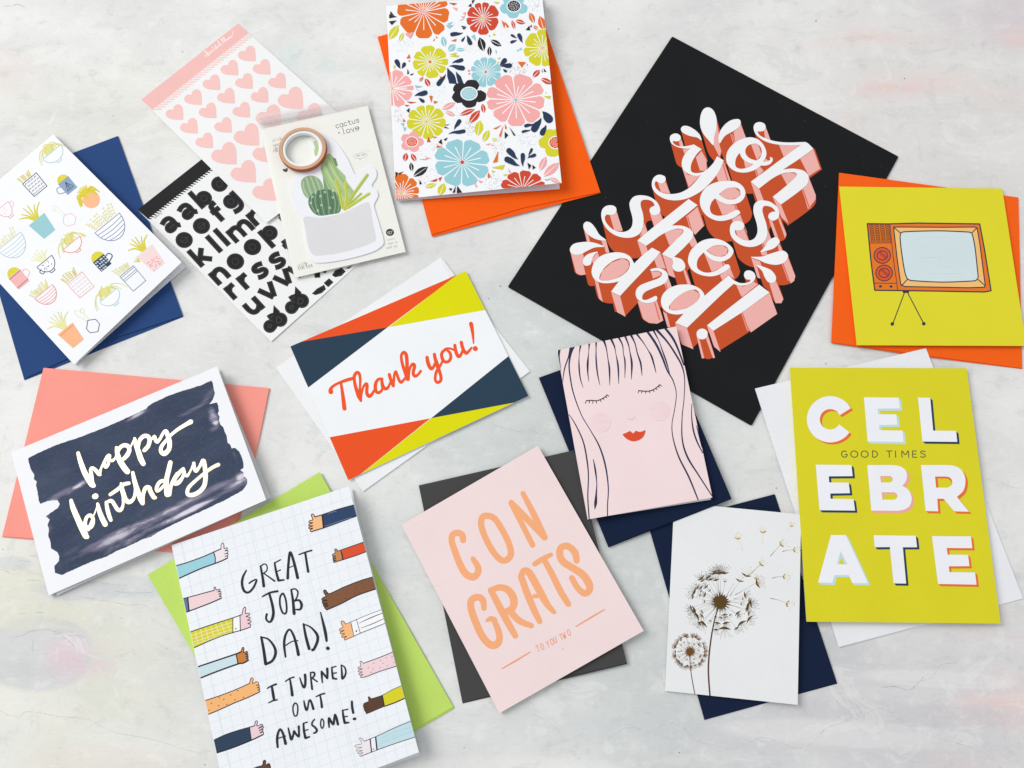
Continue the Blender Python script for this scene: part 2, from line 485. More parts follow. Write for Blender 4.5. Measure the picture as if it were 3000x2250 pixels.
for v_, P, w, c in CRK:
    b_ = Art(sT, v_, table, off=0.02)
    Q = catmull(P, 8)
    n_ = len(Q); k0 = 0
    while k0 < n_ - 1:                       # broken into short runs of uneven strength
        k1 = min(n_ - 1, k0 + rnd.randint(2, 5))
        seg = [(x + rnd.uniform(-1, 1) * w * .5, y + rnd.uniform(-1, 1) * w * .5, w * rnd.uniform(.35, 1.25)) for x, y in Q[k0:k1 + 1]]
        seg[0] = Q[k0][:2] + (w * .4,); seg[-1] = Q[k1][:2] + (w * .4,)
        b_.stroke(seg, w, blend(c, rnd.choice([.45, .65, .85, 1.0])), smooth=False, cap=False)
        k0 = k1 + (1 if rnd.random() < .22 else 0)
    b_.build('crack_and_highlight')
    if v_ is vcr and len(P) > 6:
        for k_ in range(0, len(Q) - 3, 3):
            if rnd.random() < .7: b_.stroke([(x, y - 2.6, w * 1.3) for x, y in Q[k_:k_ + 3]], w, '#e6e6e5', smooth=False, cap=False)  # painted highlight just above the ridge, suggesting relief
        b_.build('crack_and_highlight')
b_ = Art(sT, lambda p: p, table, off=0.02)
for x, y in ((2274, 1430), (1466, 838), (1432, 875), (1640, 640), (535, 152), (1360, 2190), (1990, 2205), (1015, 2090), (2650, 230), (1812, 85), (2390, 62), (600, 2240), (1755, 690), (2420, 1065)):
    b_.fill([(x + rnd.uniform(1, 3) * math.cos(t), y + rnd.uniform(1, 2.6) * math.sin(t)) for t in (0, 1.2, 2.4, 3.7, 5)], '#7d7d7c')
b_.build('speck')
# ------------------------------------------------------------------ cards, envelopes, sticker sheets: bodies
WHITE = '#f1f3f6'
def envelope(name, label, col, front, hs, flap=None, flap_h=None, cat='envelope', group=None, base=0.0, thick=0.45):
    """front: px corners; hs: heights (mm) of its first three corners; flap: px outline of the under sheet"""
    t = thing(name, label, cat, front, base, group)
    s = Surf(*[(p[0], p[1], h) for p, h in zip(front, hs)])
    m = paper(col, rough=0.85, grain=0.05)
    sheet('front_panel', front, s, thick, m, t)
    if flap:
        s2 = Surf(*[(p[0], p[1], h - thick - 0.15) for p, h in zip(front, hs)])
        sheet('flap', flap, s2, 0.25, m, t)
    return t, s
# 1 blue envelope
blue, _ = envelope('envelope', 'royal blue envelope beneath the card printed with potted plants', '#2a487c',
    vv(vA, (-190, 440), (716, 100), (1110, 1192), (640, 1345), (152, 1572)), (.9, .9, .9),
    vv(vA, (-185, 445), (712, 106), (1112, 1198), (148, 1584)))
# 2 plant card
f_px = vv(vPL, (1535, 122), (160, 1432)) 
plant_front = [vA((325, 92)), f_px[0], f_px[1], vA((-325, 640))]
plant = thing('greeting_card', 'white folded card printed with rows of little potted plants and mugs', 'greeting card', plant_front, 1.0)
sp_back = Surf((*vA((325, 92)), 1.6), (*vPL((1590, 180)), 1.6), (*vPL((170, 1440)), 1.5))
sheet('back_panel', [vA((328, 100)), vPL((1590, 180)), vPL((172, 1436)), vA((-320, 650))], sp_back, 0.35, paper(WHITE), plant)
sp = Surf((*vA((325, 92)), 5.0), (*f_px[0], 8.5), (*f_px[1], 6.0))
sheet('front_panel', plant_front, sp, 0.35, paper(WHITE), plant)
# 3 heart sheet
heart_px = [vB((38, 668)), vB((822, 52)), vB((1915, 1030)), vB((1050, 1668))]
hearts = thing('sticker_sheet', 'sheet of pale pink heart stickers with a pink header strip', 'sticker sheet', heart_px, 0.0)
s_heart = Surf((*heart_px[0], .6), (*heart_px[1], .5), (*heart_px[2], 2.6))
sheet('backing_paper', heart_px, s_heart, 0.22, paper('#eeefef'), hearts)
# 4 alphabet sheet
alpha_px = [vC((8, 455)), vC((527, 46)), vC((790, -160)), vC((1930, 775)), vC((1090, 1523))]
alph = thing('sticker_sheet', 'sheet of bold black lowercase letter stickers with a black header strip', 'sticker sheet', alpha_px, 0.0)
s_alpha = Surf((*alpha_px[0], 1.5), (*alpha_px[2], .9), (*alpha_px[4], .9))
sheet('backing_paper', alpha_px, s_alpha, 0.25, paper('#eff0f0'), alph)
# 5 cactus packet
cact_px = [vB((1002, 908)), vB((1872, 714)), vC((2180, 795)), vC((1280, 1006))]
cact = thing('sticky_note_packet', 'cream card packet with a die-cut potted cactus sticky note and writing cactus love', 'packet', cact_px, 1.2)
s_cact = Surf((*cact_px[0], 3.0), (*cact_px[1], 3.0), (*cact_px[3], 3.1))
sheet('backing_card', cact_px, s_cact, 0.35, paper('#efefe9'), cact)
# 6 orange envelope under floral
env_f, _ = envelope('envelope', 'bright orange envelope under the floral card, its corner on the black print', '#fb5f12',
    vv(vF, (62, 255), (1150, -40), (1608, 1334), (1080, 1440), (440, 1628)), (1.0, 1.6, 2.4),
    vv(vF, (64, 260), (1148, -36), (1611, 1339), (439, 1643)))
# 7 floral card
fl_px = [vF((125, 40)), vF((1203, -42)), vF((1340, 1270)), vF((190, 1386))]
floral = thing('greeting_card', 'folded card covered in bright orange, pink, blue and yellow flowers', 'greeting card', fl_px, 2.0)
s_fb = Surf((*vF((125, 40)), 2.8), (*vF((1327, 1312)), 3.0), (*vF((190, 1395)), 2.6))
sheet('back_panel', [vF((126, 46)), vF((1200, -30)), vF((1327, 1312)), vF((191, 1395))], s_fb, 0.35, paper('#efe9ee'), floral)
s_fl = Surf((*fl_px[0], 3.3), (*fl_px[2], 11.0), (*fl_px[3], 4.0))
sheet('front_panel', fl_px, s_fl, 0.35, paper(WHITE), floral)
# 8 black print
pr_px = [vP((718, 78)), vP((1635, 565)), vP((1040, 1655)), vP((52, 1092))]
prnt = thing('art_print', 'large black print with white and coral hand lettering reading oh yes she did', 'art print', pr_px, 0.0)
s_pr = Surf((*pr_px[0], 1.1), (*pr_px[1], 1.1), (*pr_px[2], 1.1))
sheet('board', pr_px, s_pr, 1.0, paper('#191a1c', rough=0.7, grain=0.14), prnt, round_mm=1.2)
# 9 tv
tve_px = vv(vT, (162, 72), (1614, 272), (1646, 1660), (98, 1448))
env_tv, _ = envelope('envelope', 'bright orange square envelope under the yellow television card', '#fc6318',
    vv(vT, (162, 72), (1614, 272), (1645, 1656), (860, 1550), (99, 1446)), (2.0, .9, .9),
    vv(vT, (164, 76), (1612, 276), (1644, 1662), (860, 1563), (98, 1451)))
tv_px = vv(vT, (163, 184), (1483, 200), (1678, 1475), (305, 1469))
tvc = thing('greeting_card', 'square chartreuse card with a drawing of an orange retro television', 'greeting card', tv_px, 1.5)
s_tvb = Surf((*tv_px[0], 2.7), (*tv_px[1], 1.6), (*tv_px[2], 1.6))
sheet('back_panel', tv_px, s_tvb, 0.35, paper('#e3da3a'), tvc)
s_tv = Surf((*tv_px[0], 3.3), (*tv_px[1], 2.4), (*tv_px[2], 3.6))
sheet('front_panel', tv_px, s_tv, 0.35, paper('#e2d932'), tvc)
# 10 thank you
ke, _ = envelope('envelope', 'plain white envelope beneath the thank you card', '#eef0f2',
    vv(vK, (20, 775), (1168, 14), (1782, 802), (625, 1634)), (.9, .9, .9),
    vv(vK, (26, 775), (1162, 14), (1786, 800), (627, 1638)))
sheet('inner_flap', vv(vK, (1160, 18), (1185, 30), (1262, 134), (1225, 150)), flat(1.25), 0.2, paper('#e9ebed'), ke)
th_px = vv(vK, (120, 628), (1338, 105), (1773, 972), (522, 1556))
thank = thing('greeting_card', 'flat white card with orange script Thank you and coloured corner wedges', 'greeting card', th_px, 0.9)
s_th = Surf((*th_px[0], 2.0), (*th_px[1], 2.0), (*th_px[2], 2.0))
sheet('card_panel', th_px, s_th, 0.5, paper('#f1f4f8'), thank)
# 11 navy envelopes, dandelion card
n2, _ = envelope('envelope', 'dark navy envelope beneath the dandelion card', '#14213c',
    vv(vY, (50, 270), (922, 42), (1356, 1352), (437, 1606)), (.9, .9, .9),
    vv(vY, (54, 276), (926, 46), (1357, 1358), (900, 1482), (436, 1610)))
dn_px = vv(vY, (227, 99), (1107, 182), (1083, 1505), (165, 1408))
dand = thing('greeting_card', 'white card with bronze foil dandelions and drifting seeds', 'greeting card', dn_px, 1.0)
s_dnb = Surf((*dn_px[0], 1.8), (*dn_px[1], 2.9), (*dn_px[2], 2.4))
s_dn = Surf((*dn_px[0], 2.3), (*dn_px[1], 4.8), (*dn_px[2], 4.4))
sheet('back_panel', dn_px, s_dnb, 0.35, paper('#e6e8e9'), dand)
sheet('front_panel', dn_px, s_dn, 0.35, paper('#e8eaeb'), dand)
n1, _ = envelope('envelope', 'dark navy envelope under the pink card of a sleeping girl', '#13203b',
    vv(vG, (68, 418), (919, 112), (1406, 1258), (982, 1420), (550, 1592)), (1.0, 3.6, 4.4),
    vv(vG, (72, 420), (915, 116), (1405, 1262), (551, 1597)))
# 12 congrats
ge, _ = envelope('envelope', 'charcoal grey envelope under the pale pink congratulations card', '#464647',
    vv(vN, (137, 250), (1070, 38), (1386, 1315), (900, 1425), (402, 1552)), (1.0, 2.8, 2.7),
    vv(vN, (139, 254), (1068, 42), (1388, 1322), (400, 1559)))
cg_px = vv(vN, (35, 485), (852, 12), (1487, 1123), (622, 1617))
cong = thing('greeting_card', 'pale pink card lettered CONGRATS TO YOU TWO in soft orange', 'greeting card', cg_px, 1.4)
s_cgb = Surf((*cg_px[0], 2.2), (*cg_px[1], 3.4), (*cg_px[2], 3.4))
s_cg = Surf((*cg_px[0], 2.8), (*cg_px[1], 4.4), (*cg_px[2], 5.2))
sheet('back_panel', cg_px, s_cgb, 0.35, paper('#ecdcdd'), cong)
sheet('front_panel', cg_px, s_cg, 0.35, paper('#f1dcdc'), cong)
# 13 girl
gi_px = vv(vG, (195, 228), (1022, 62), (1274, 1250), (408, 1402))
girl = thing('greeting_card', 'pale pink card with a line drawn girl, closed eyes and red lips', 'greeting card', gi_px, 2.4)
s_gib = Surf((*gi_px[0], 4.2), (*gi_px[1], 4.7), (*gi_px[2], 5.3))
s_gi = Surf((*gi_px[0], 4.8), (*gi_px[1], 5.3), (*gi_px[2], 7.4))
sheet('back_panel', vv(vG, (196, 230), (1021, 64), (1262, 1265), (409, 1400)), s_gib, 0.35, paper(WHITE), girl)
sheet('front_panel', gi_px, s_gi, 0.35, paper('#f2dcdd'), girl)
# 14 celebrate
ce, _ = envelope('envelope', 'plain white envelope under the yellow CELEBRATE card', '#ecedf2',
    vv(vE, (22, 255), (945, 37), (1470, 1388), (475, 1650)), (2.2, 1.9, .9),
    vv(vE, (24, 257), (943, 39), (1472, 1391), (476, 1654)))
cl_px = vv(vE, (211, 142), (1165, 145), (1349, 1525), (302, 1514))
cele = thing('greeting_card', 'chartreuse folded card with big white letters CELEBRATE GOOD TIMES', 'greeting card', cl_px, 1.5)
s_clb = Surf((*cl_px[0], 2.6), (*cl_px[1], 2.3), (*cl_px[2], 2.0))
s_cl = Surf((*cl_px[0], 4.2), (*cl_px[1], 3.2), (*cl_px[2], 4.6))
sheet('back_panel', vv(vE, (207, 148), (1163, 146), (1347, 1524), (300, 1513)), s_clb, 0.35, paper('#e4e6ea'), cele)
sheet('front_panel', cl_px, s_cl, 0.35, paper('#dcd42a'), cele)
# 15 birthday
pe, _ = envelope('envelope', 'coral pink envelope beneath the happy birthday card', '#f99c8f',
    vv(vH, (302, 65), (1869, 206), (1724, 920), (1560, 1330), (16, 1236)), (1.4, 1.2, 1.1),
    vv(vH, (304, 68), (1873, 210), (1605, 1386), (14, 1240)))
# 16 dad
gr, _ = envelope('envelope', 'lime green envelope beneath the great job dad card', '#c0de6c',
    vv(vD, (5, 592), (955, 25), (1693, 1322), (1490, 1440), (730, 1830)), (1.9, 2.0, 1.2),
    vv(vD, (8, 592), (957, 29), (1697, 1330), (1488, 1452), (730, 1845)))
bd_px = vv(vH, (80, 652), (1507, 55), (1848, 982), (340, 1645))
birth = thing('greeting_card', 'white folded card with gold happy birthday script on dark blue brushwork', 'greeting card', bd_px, 1.4)
s_bdb = Surf((*vH((80, 652)), 2.0), (*vH((1880, 966)), 2.6), (*vH((395, 1644)), 1.8))
sheet('back_panel', vv(vH, (84, 656), (1509, 62), (1880, 966), (395, 1645)), s_bdb, 0.35, paper('#e6e9ec'), birth)
s_bd = Surf((*bd_px[0], 2.6), (*bd_px[1], 9.0), (*bd_px[2], 10.0))
sheet('front_panel', bd_px, s_bd, 0.35, paper('#f0f2f6'), birth)
dd_px = vv(vD, (138, 428), (1116, 103), (1503, 1572), (470, 1965))
dad = thing('greeting_card', 'white grid paper card with thumbs up arms and the words GREAT JOB DAD', 'greeting card', dd_px, 1.6)
s_ddb = Surf((*vD((138, 428)), 2.4), (*vD((1130, 112)), 2.4), (*vD((1508, 1590)), 2.2))
sheet('back_panel', vv(vD, (142, 434), (1130, 112), (1507, 1588), (470, 1970)), s_ddb, 0.35, paper('#e6ecee'), dad)
s_dd = Surf((*dd_px[0], 4.0), (*dd_px[1], 11.0), (*dd_px[2], 11.0))
sheet('front_panel', dd_px, s_dd, 0.35, paper('#edf1f6'), dad)
# folded spines joining the front and back panels of the greeting cards
def spine(card, sf, pf, sb, pb, mat):
    a, b = sf.hit(*pf[0]), sf.hit(*pf[1]); c, d = sb.hit(*pb[0]), sb.hit(*pb[1])
    out = ((a + b) / 2 - mat_of(card).translation); out.z = 0; out = out.normalized() * 0.0002
    up, dn = Vector((0, 0, -0.0001)), Vector((0, 0, -0.00030))
    L0 = [a + up, b + up, d + dn, c + dn]; vs = L0[:2] + [b + (d - b) * .5 + out, a + (c - a) * .5 + out] + L0[2:]
    vs = [vs[0], vs[1], vs[2], vs[3], vs[4], vs[5]]
    mesh_obj('spine', vs, [[0, 1, 2, 3], [3, 2, 4, 5]], mat, card)
for card, sf, pf, sb, mt in ((dad, s_dd, (dd_px[0], dd_px[3]), s_ddb, paper('#edf1f6')), (birth, s_bd, (bd_px[0], bd_px[3]), s_bdb, paper('#f0f2f6')), (cele, s_cl, (cl_px[0], cl_px[3]), s_clb, paper('#dcd42a')),
                             (girl, s_gi, (gi_px[0], gi_px[3]), s_gib, paper('#f2dcdd')), (cong, s_cg, (cg_px[0], cg_px[3]), s_cgb, paper('#f1dcdc')), (dand, s_dn, (dn_px[0], dn_px[3]), s_dnb, paper('#e8eaeb')),
                             (tvc, s_tv, (tv_px[0], tv_px[3]), s_tvb, paper('#e2d932')), (floral, s_fl, (fl_px[0], fl_px[3]), s_fb, paper(WHITE)), (plant, sp, (plant_front[0], plant_front[3]), sp_back, paper(WHITE))):
    spine(card, sf, pf, sb, pf, mt)
# ------------------------------------------------------------------ stroke alphabet for small print (cell 60 wide, 100 high, y down)
def arc(cx, cy, rx, ry, a0, a1, n=9):
    return [(cx + rx * math.cos(math.radians(a0 + (a1 - a0) * i / n)), cy + ry * math.sin(math.radians(a0 + (a1 - a0) * i / n))) for i in range(n + 1)]
GL = {
 'A': [[(2, 100), (30, 0), (58, 100)], [(12, 66), (48, 66)]],
 'B': [[(8, 0), (8, 100)], [(8, 0), (40, 2), (50, 25), (40, 46), (8, 48)], [(8, 48), (46, 52), (56, 75), (44, 98), (8, 100)]],
 'C': [arc(34, 50, 30, 50, -50, -310)],
 'D': [[(8, 0), (8, 100)], [(8, 0), (34, 3), (54, 28), (54, 72), (34, 97), (8, 100)]],
 'E': [[(52, 0), (8, 0), (8, 100), (52, 100)], [(8, 50), (46, 50)]],
 'F': [[(52, 0), (8, 0), (8, 100)], [(8, 50), (44, 50)]],
 'G': [arc(34, 50, 30, 50, -50, -340), [(38, 56), (62, 56)]],
 'H': [[(8, 0), (8, 100)], [(52, 0), (52, 100)], [(8, 50), (52, 50)]],
 'I': [[(30, 0), (30, 100)]],
 'M': [[(4, 100), (6, 0), (32, 60), (58, 0), (60, 100)]],
 'N': [[(8, 100), (8, 0), (52, 100), (52, 0)]],
 'O': [arc(30, 50, 30, 50, 0, 360, 14)],
 'R': [[(8, 100), (8, 0)], [(8, 0), (42, 3), (52, 26), (42, 48), (8, 52)], [(30, 52), (54, 100)]],
 'S': [[(52, 12), (34, 0), (12, 8), (8, 28), (28, 46), (48, 58), (54, 80), (36, 99), (14, 97), (5, 84)]],
 'T': [[(0, 0), (60, 0)], [(30, 0), (30, 100)]],
 'U': [[(6, 0), (6, 70), (16, 96), (44, 96), (54, 70), (54, 0)]],
 'W': [[(0, 0), (15, 100), (30, 30), (45, 100), (60, 0)]],
 'Y': [[(4, 0), (30, 48), (56, 0)], [(30, 48), (30, 100)]],
 'a': [arc(26, 72, 24, 28, 0, 360, 12), [(50, 44), (50, 100)]],
 'c': [arc(30, 72, 25, 28, -45, -315)],
 'd': [arc(26, 72, 24, 28, 0, 360, 12), [(50, 0), (50, 100)]],
 'e': [arc(30, 72, 26, 28, 0, -310) , [(4, 72), (56, 72)]],
 'f': [[(46, 4), (32, 4), (26, 20), (26, 100)], [(8, 44), (44, 44)]],
 'h': [[(8, 0), (8, 100)], [(8, 70), (14, 48), (34, 44), (48, 56), (50, 100)]],
 'i': [[(30, 44), (30, 100)], [(30, 18), (30, 22)]],
 'k': [[(10, 0), (10, 100)], [(46, 44), (10, 76), (50, 100)]],
 'l': [[(30, 0), (30, 100)]],
 'm': [[(2, 100), (2, 44)], [(2, 64), (14, 46), (28, 56), (30, 100)], [(30, 64), (42, 46), (56, 56), (58, 100)]],
 'n': [[(8, 100), (8, 44)], [(8, 66), (22, 46), (44, 50), (50, 66), (50, 100)]],
 'o': [arc(30, 72, 26, 28, 0, 360, 12)],
 'r': [[(14, 100), (14, 44)], [(14, 66), (26, 48), (46, 46)]],
 's': [[(48, 52), (32, 44), (14, 50), (16, 66), (44, 78), (46, 94), (28, 100), (10, 94)]],
 't': [[(26, 20), (26, 88), (34, 100), (48, 98)], [(8, 46), (46, 46)]],
 'u': [[(8, 44), (8, 82), (20, 100), (40, 98), (50, 82), (50, 44)]],
 'v': [[(6, 44), (30, 100), (54, 44)]],
 'y': [[(6, 44), (30, 98)], [(54, 44), (30, 98), (18, 128), (2, 130)]],
 '0': [arc(30, 50, 26, 50, 0, 360, 14)], '3': [[(8, 8), (34, 0), (50, 20), (28, 46), (52, 70), (34, 100), (6, 92)]],
 '1': [[(14, 20), (34, 0), (34, 100)]], '7': [[(6, 0), (54, 0), (22, 100)]], '9': [arc(30, 28, 24, 28, 0, 360, 12), [(54, 28), (44, 100)]],
}
STRAIGHT = set('AEFHILMNTWYvklyi')
def text(art, view, s, o, ex, ey, w, col, track=1.0, wmul=0.0):
    """s set from o; ex = vector of one letter advance, ey = vector of the cap height"""
    old = art.v
    for i, ch in enumerate(s):
        if ch == ' ': continue
        if ch == '.':
            art.v = view; art.dot(o[0] + ex[0] * (i + .2) + ey[0], o[1] + ex[1] * (i + .2) + ey[1], w * 0.8, col); continue
        ux, uy = ex[0] / track / 60.0, ex[1] / track / 60.0
        vx, vy = ey[0] / 100.0, ey[1] / 100.0
        ox, oy = o[0] + ex[0] * i, o[1] + ex[1] * i
        art.v = view
        for st in GL[ch]:
            P = [(ox + x * ux + y * vx, oy + x * uy + y * vy) for x, y in st]
            art.stroke(P, w, col, smooth=(ch not in STRAIGHT or len(P) > 4) and len(P) > 3, step=max(2.0, w))
    art.v = old

# ------------------------------------------------------------------ thank you card
OR, NV, YL = '#ec5426', '#2b4153', '#dedb0e'
a = Art(s_th, vK, thank, th_px)
for col, P in ((OR, [(180, 602), (1283, 126), (1278, 132), (795, 495)]), (NV, [(110, 628), (190, 597), (795, 495), (245, 913)]),
               (YL, [(1278, 130), (1338, 95), (1478, 374), (803, 494)]), (OR, [(390, 1259), (1092, 1127), (606, 1516), (520, 1570)]),
               (YL, [(1098, 1126), (1700, 1013), (1300, 1220), (606, 1518)]), (NV, [(1635, 695), (1790, 975), (1690, 1015), (1098, 1126)])):
    a.fill(P, col)
    a.build('printed_wedge')
K1, K2 = V(950, 1010, 7.373), V(1150, 920, 7.373)
OT = '#f2582b'
a = Art(s_th, K1, thank)
def letter(strokes, col=OT, **k):
    for st in strokes: a.stroke(st, 70, col, step=9, **k)
    a.build('lettering')
letter([[(143, 1015, 108), (135, 975, 85), (165, 920, 66), (240, 862, 60), (330, 820, 62), (450, 775, 72), (560, 742, 74), (640, 722, 70)],
        [(365, 845, 58), (395, 1050, 74), (420, 1250, 88), (436, 1378, 92)]])
letter([[(650, 770, 64), (645, 700, 70), (668, 635, 72), (718, 598, 72), (760, 640, 66), (776, 740, 58), (772, 900, 52), (765, 1050, 56), (790, 1190, 60)],
        [(645, 730, 66), (665, 860, 72), (705, 1000, 80), (745, 1120, 78), (792, 1212, 56)],
        [(790, 1205, 56), (795, 1110, 54), (815, 1000, 54), (850, 900, 54), (905, 840, 64), (925, 880, 70), (918, 980, 72), (925, 1060, 74), (965, 1110, 80), (1010, 1090, 72), (1050, 1035, 58), (1075, 985, 50)]])
letter([[(1250, 738, 60), (1190, 738, 60), (1140, 775, 66), (1108, 850, 74), (1104, 940, 76), (1120, 1010, 72), (1170, 1036, 66), (1225, 1005, 60), (1258, 940, 56), (1240, 870, 50)],
        [(1240, 735, 60), (1248, 820, 70), (1275, 910, 74), (1320, 950, 76), (1365, 935, 66), (1400, 880, 54), (1425, 820, 50)]])
letter([[(1405, 645, 72), (1430, 740, 70), (1465, 830, 72), (1492, 885, 72)],
        [(1490, 890, 66), (1500, 780, 60), (1512, 660, 56), (1540, 580, 60), (1570, 640, 62), (1605, 740, 64), (1655, 812, 66), (1715, 760, 56), (1760, 700, 50)]])
letter([[(1800, 740, 90), (1760, 620, 84), (1700, 460, 70), (1668, 320, 62), (1668, 220, 62), (1720, 165, 72), (1770, 220, 76), (1785, 350, 78), (1790, 500, 76), (1800, 620, 80), (1806, 745, 84)],
        [(1810, 720, 80), (1835, 580, 50), (1870, 460, 56), (1925, 425, 84), (1948, 480, 74), (1925, 570, 70), (1925, 640, 70), (1965, 680, 68), (2030, 640, 56), (2082, 570, 58)]])
a.v = K2
letter([[(745, 935, 72), (760, 1030, 80), (795, 1130, 80), (835, 1180, 78), (880, 1150, 66), (915, 1070, 56)],
        [(905, 870, 70), (920, 960, 74), (960, 1080, 84), (990, 1180, 84), (1030, 1290, 68), (1048, 1390, 68), (1030, 1450, 68), (970, 1478, 66), (925, 1430, 60), (925, 1340, 60), (950, 1240, 62), (1000, 1160, 60), (1050, 1080, 52), (1080, 1010, 50)]])
letter([[(1150, 775, 50), (1085, 810, 62), (1058, 880, 68), (1075, 960, 72), (1110, 1020, 68), (1180, 1036, 64), (1240, 990, 66), (1258, 910, 66), (1235, 835, 64), (1180, 780, 50)],
        [(1090, 800, 40), (1150, 750, 46), (1240, 745, 46), (1325, 775, 46)]])
letter([[(1345, 675, 68), (1360, 780, 72), (1390, 870, 76), (1430, 918, 76), (1475, 880, 64), (1510, 800, 56)],
        [(1485, 612, 72), (1505, 700, 74), (1540, 790, 74), (1590, 845, 72), (1640, 810, 60), (1705, 730, 46)]])
letter([[(1695, 210, 88), (1730, 400, 66), (1750, 630, 30)], [(1785, 745, 108), (1790, 748, 108)]])

# ------------------------------------------------------------------ celebrate card
CH, SN, SO, SB, SPK, LW = '#dcd42a', '#2f4055', '#e9703a', '#c3dde2', '#efaaa4', '#f0f2f8'
a = Art(s_cl, vE, cele)
def celeb(poly, sh, off=(13, 12), holes=()):
    n = len(poly)
    dx, dy = off
    a.fill([(x + dx, y + dy) for x, y in poly], sh)
    for f in (0.33, 0.66):
        a.fill([(x + dx * f, y + dy * f) for x, y in poly], sh)
    a.fill(poly, LW)
    for h, hi in holes:
        a.fill(h, sh); a.fill(hi, CH)
    a.build('lettering')
for f in (1, .66, .33):
    a.stroke([(x + 12 * f, y + 11 * f) for x, y in arc(428, 421, 91, 90, -27, -327, 22)], 70, SO, cap=False)
a.stroke(arc(428, 421, 91, 90, -27, -327, 22), 70, LW, cap=False)
a.build('lettering')
celeb([(610, 302), (797, 304), (804, 362), (684, 363), (686, 393), (785, 395), (790, 450), (692, 452), (694, 480), (818, 482), (824, 543), (630, 541)], SB)
celeb([(902, 303), (968, 305), (984, 482), (1108, 484), (1114, 543), (926, 541)], SN)
celeb([(350, 666), (543, 668), (549, 728), (420, 729), (423, 762), (528, 763), (535, 820), (428, 822), (430, 850), (554, 852), (562, 914), (370, 912)], SN)
celeb([(628, 668)] + catmull([(750, 668), (790, 671), (822, 684), (840, 706), (842, 735), (834, 760), (817, 780)], 8) + catmull([(817, 780), (846, 798), (863, 825), (868, 855), (858, 886), (834, 906), (795, 915)], 8) + [(650, 914)], SPK,
      holes=[([(698, 727), (750, 727), (764, 736), (766, 750), (754, 762), (702, 762)], [(709, 736), (750, 736), (763, 745), (764, 753), (753, 762), (711, 762)]),
             ([(706, 815), (775, 815), (790, 826), (791, 842), (778, 855), (710, 855)], [(719, 826), (775, 826), (790, 836), (788, 846), (777, 855), (721, 855)])])
celeb([(918, 668)] + catmull([(1050, 668), (1098, 673), (1134, 692), (1154, 726), (1158, 765), (1146, 808), (1112, 840)], 8) + [ (1178, 920), (1098, 918), (1040, 850), (1006, 850), (1011, 918), (943, 916)], SO,
      holes=[([(994, 730)] + catmull([(1056, 730), (1076, 737), (1086, 754), (1084, 774), (1064, 790)], 4) + [(1000, 790)], [(1008, 741), (1060, 741), (1078, 752), (1084, 768), (1078, 781), (1064, 790), (1013, 790)])])
celeb([(432, 1046), (512, 1046), (632, 1306), (548, 1306), (528, 1262), (450, 1262), (440, 1304), (362, 1302)], SB,
      holes=[([(484, 1132), (520, 1204), (464, 1204)], [(488, 1166), (505, 1204), (474, 1204)])])
celeb([(662, 1047), (890, 1050), (897, 1112), (820, 1112), (838, 1308), (770, 1307), (750, 1111), (668, 1112)], SN)
celeb([(977, 1052), (1188, 1053), (1195, 1117), (1057, 1116), (1062, 1152), (1172, 1153), (1180, 1214), (1068, 1215), (1072, 1246), (1210, 1248), (1218, 1314), (1010, 1310)], SO)
for ch, x, w in (('G', 486, 32), ('O', 538, 38), ('O', 594, 38), ('D', 652, 32), ('T', 730, 32), ('I', 770, 20), ('M', 812, 38), ('E', 868, 30), ('S', 912, 32)):
    text(a, vE, ch, (x, 592), (w, 0), (1.5, 34), 4.6, '#4c5148')
a.build('small_lettering')

# ------------------------------------------------------------------ congratulations card
PC = '#f5ae7e'
a = Art(s_cg, vN, cong)
letter([[(403, 580, 36), (398, 548, 40), (368, 534, 38), (338, 550, 38), (336, 590, 38), (356, 650, 40), (385, 725, 42), (420, 782, 44), (462, 800, 44), (490, 778, 40), (492, 740, 38), (462, 690, 30)]], PC)
a.stroke([(542, 432), (515, 448), (514, 500), (542, 575), (588, 655), (632, 698), (668, 695), (690, 660), (676, 595), (638, 518), (590, 448)], 38, PC, closed=True)
a.build('lettering')
letter([[(692, 354, 36), (755, 480, 34), (820, 608, 34)], [(692, 354, 36), (790, 455, 40), (892, 562, 38)], [(762, 298, 30), (828, 425, 38), (890, 560, 40)]], PC)
letter([[(528, 988, 32), (522, 940, 40), (490, 920, 40), (454, 938, 42), (450, 985, 42), (474, 1060, 44), (515, 1150, 44), (566, 1206, 46), (606, 1202, 44), (622, 1165, 40), (610, 1110, 38), (584, 1052, 30)],
        [(545, 1062, 18), (570, 1050, 34), (592, 1060, 36)]], PC)
letter([[(570, 880, 38), (625, 985, 42), (675, 1080, 42), (716, 1152, 36)], [(570, 878, 34), (625, 862, 38), (675, 880, 44), (706, 930, 46), (700, 985, 42), (655, 1010, 38)],
        [(680, 1000, 40), (740, 1062, 40), (812, 1092, 32)]], PC)
letter([[(752, 800, 40), (790, 905, 42), (830, 1000, 40), (862, 1066, 34)], [(752, 800, 40), (765, 762, 34), (800, 775, 44), (860, 880, 46), (905, 960, 40), (948, 1010, 28)], [(830, 915, 26), (872, 912, 26)]], PC)
letter([[(886, 690, 34), (940, 790, 38), (990, 890, 40), (1034, 962, 36)], [(832, 722, 30), (880, 692, 32), (930, 666, 26)]], PC)
letter([[(1084, 702, 36), (1075, 655, 42), (1035, 616, 40), (995, 620, 40), (982, 655, 42), (1000, 705, 44), (1060, 745, 44), (1120, 785, 46), (1158, 840, 46), (1160, 880, 40), (1130, 898, 40), (1088, 862, 36), (1056, 806, 36)]], PC)
a.stroke([(636, 1350, 6), (720, 1302, 9), (806, 1250, 6)], 9, '#f09e76'); a.build('printed_line')
a.stroke([(1080, 1097, 6), (1165, 1046, 9), (1252, 995, 6)], 9, '#f09e76'); a.build('printed_line')
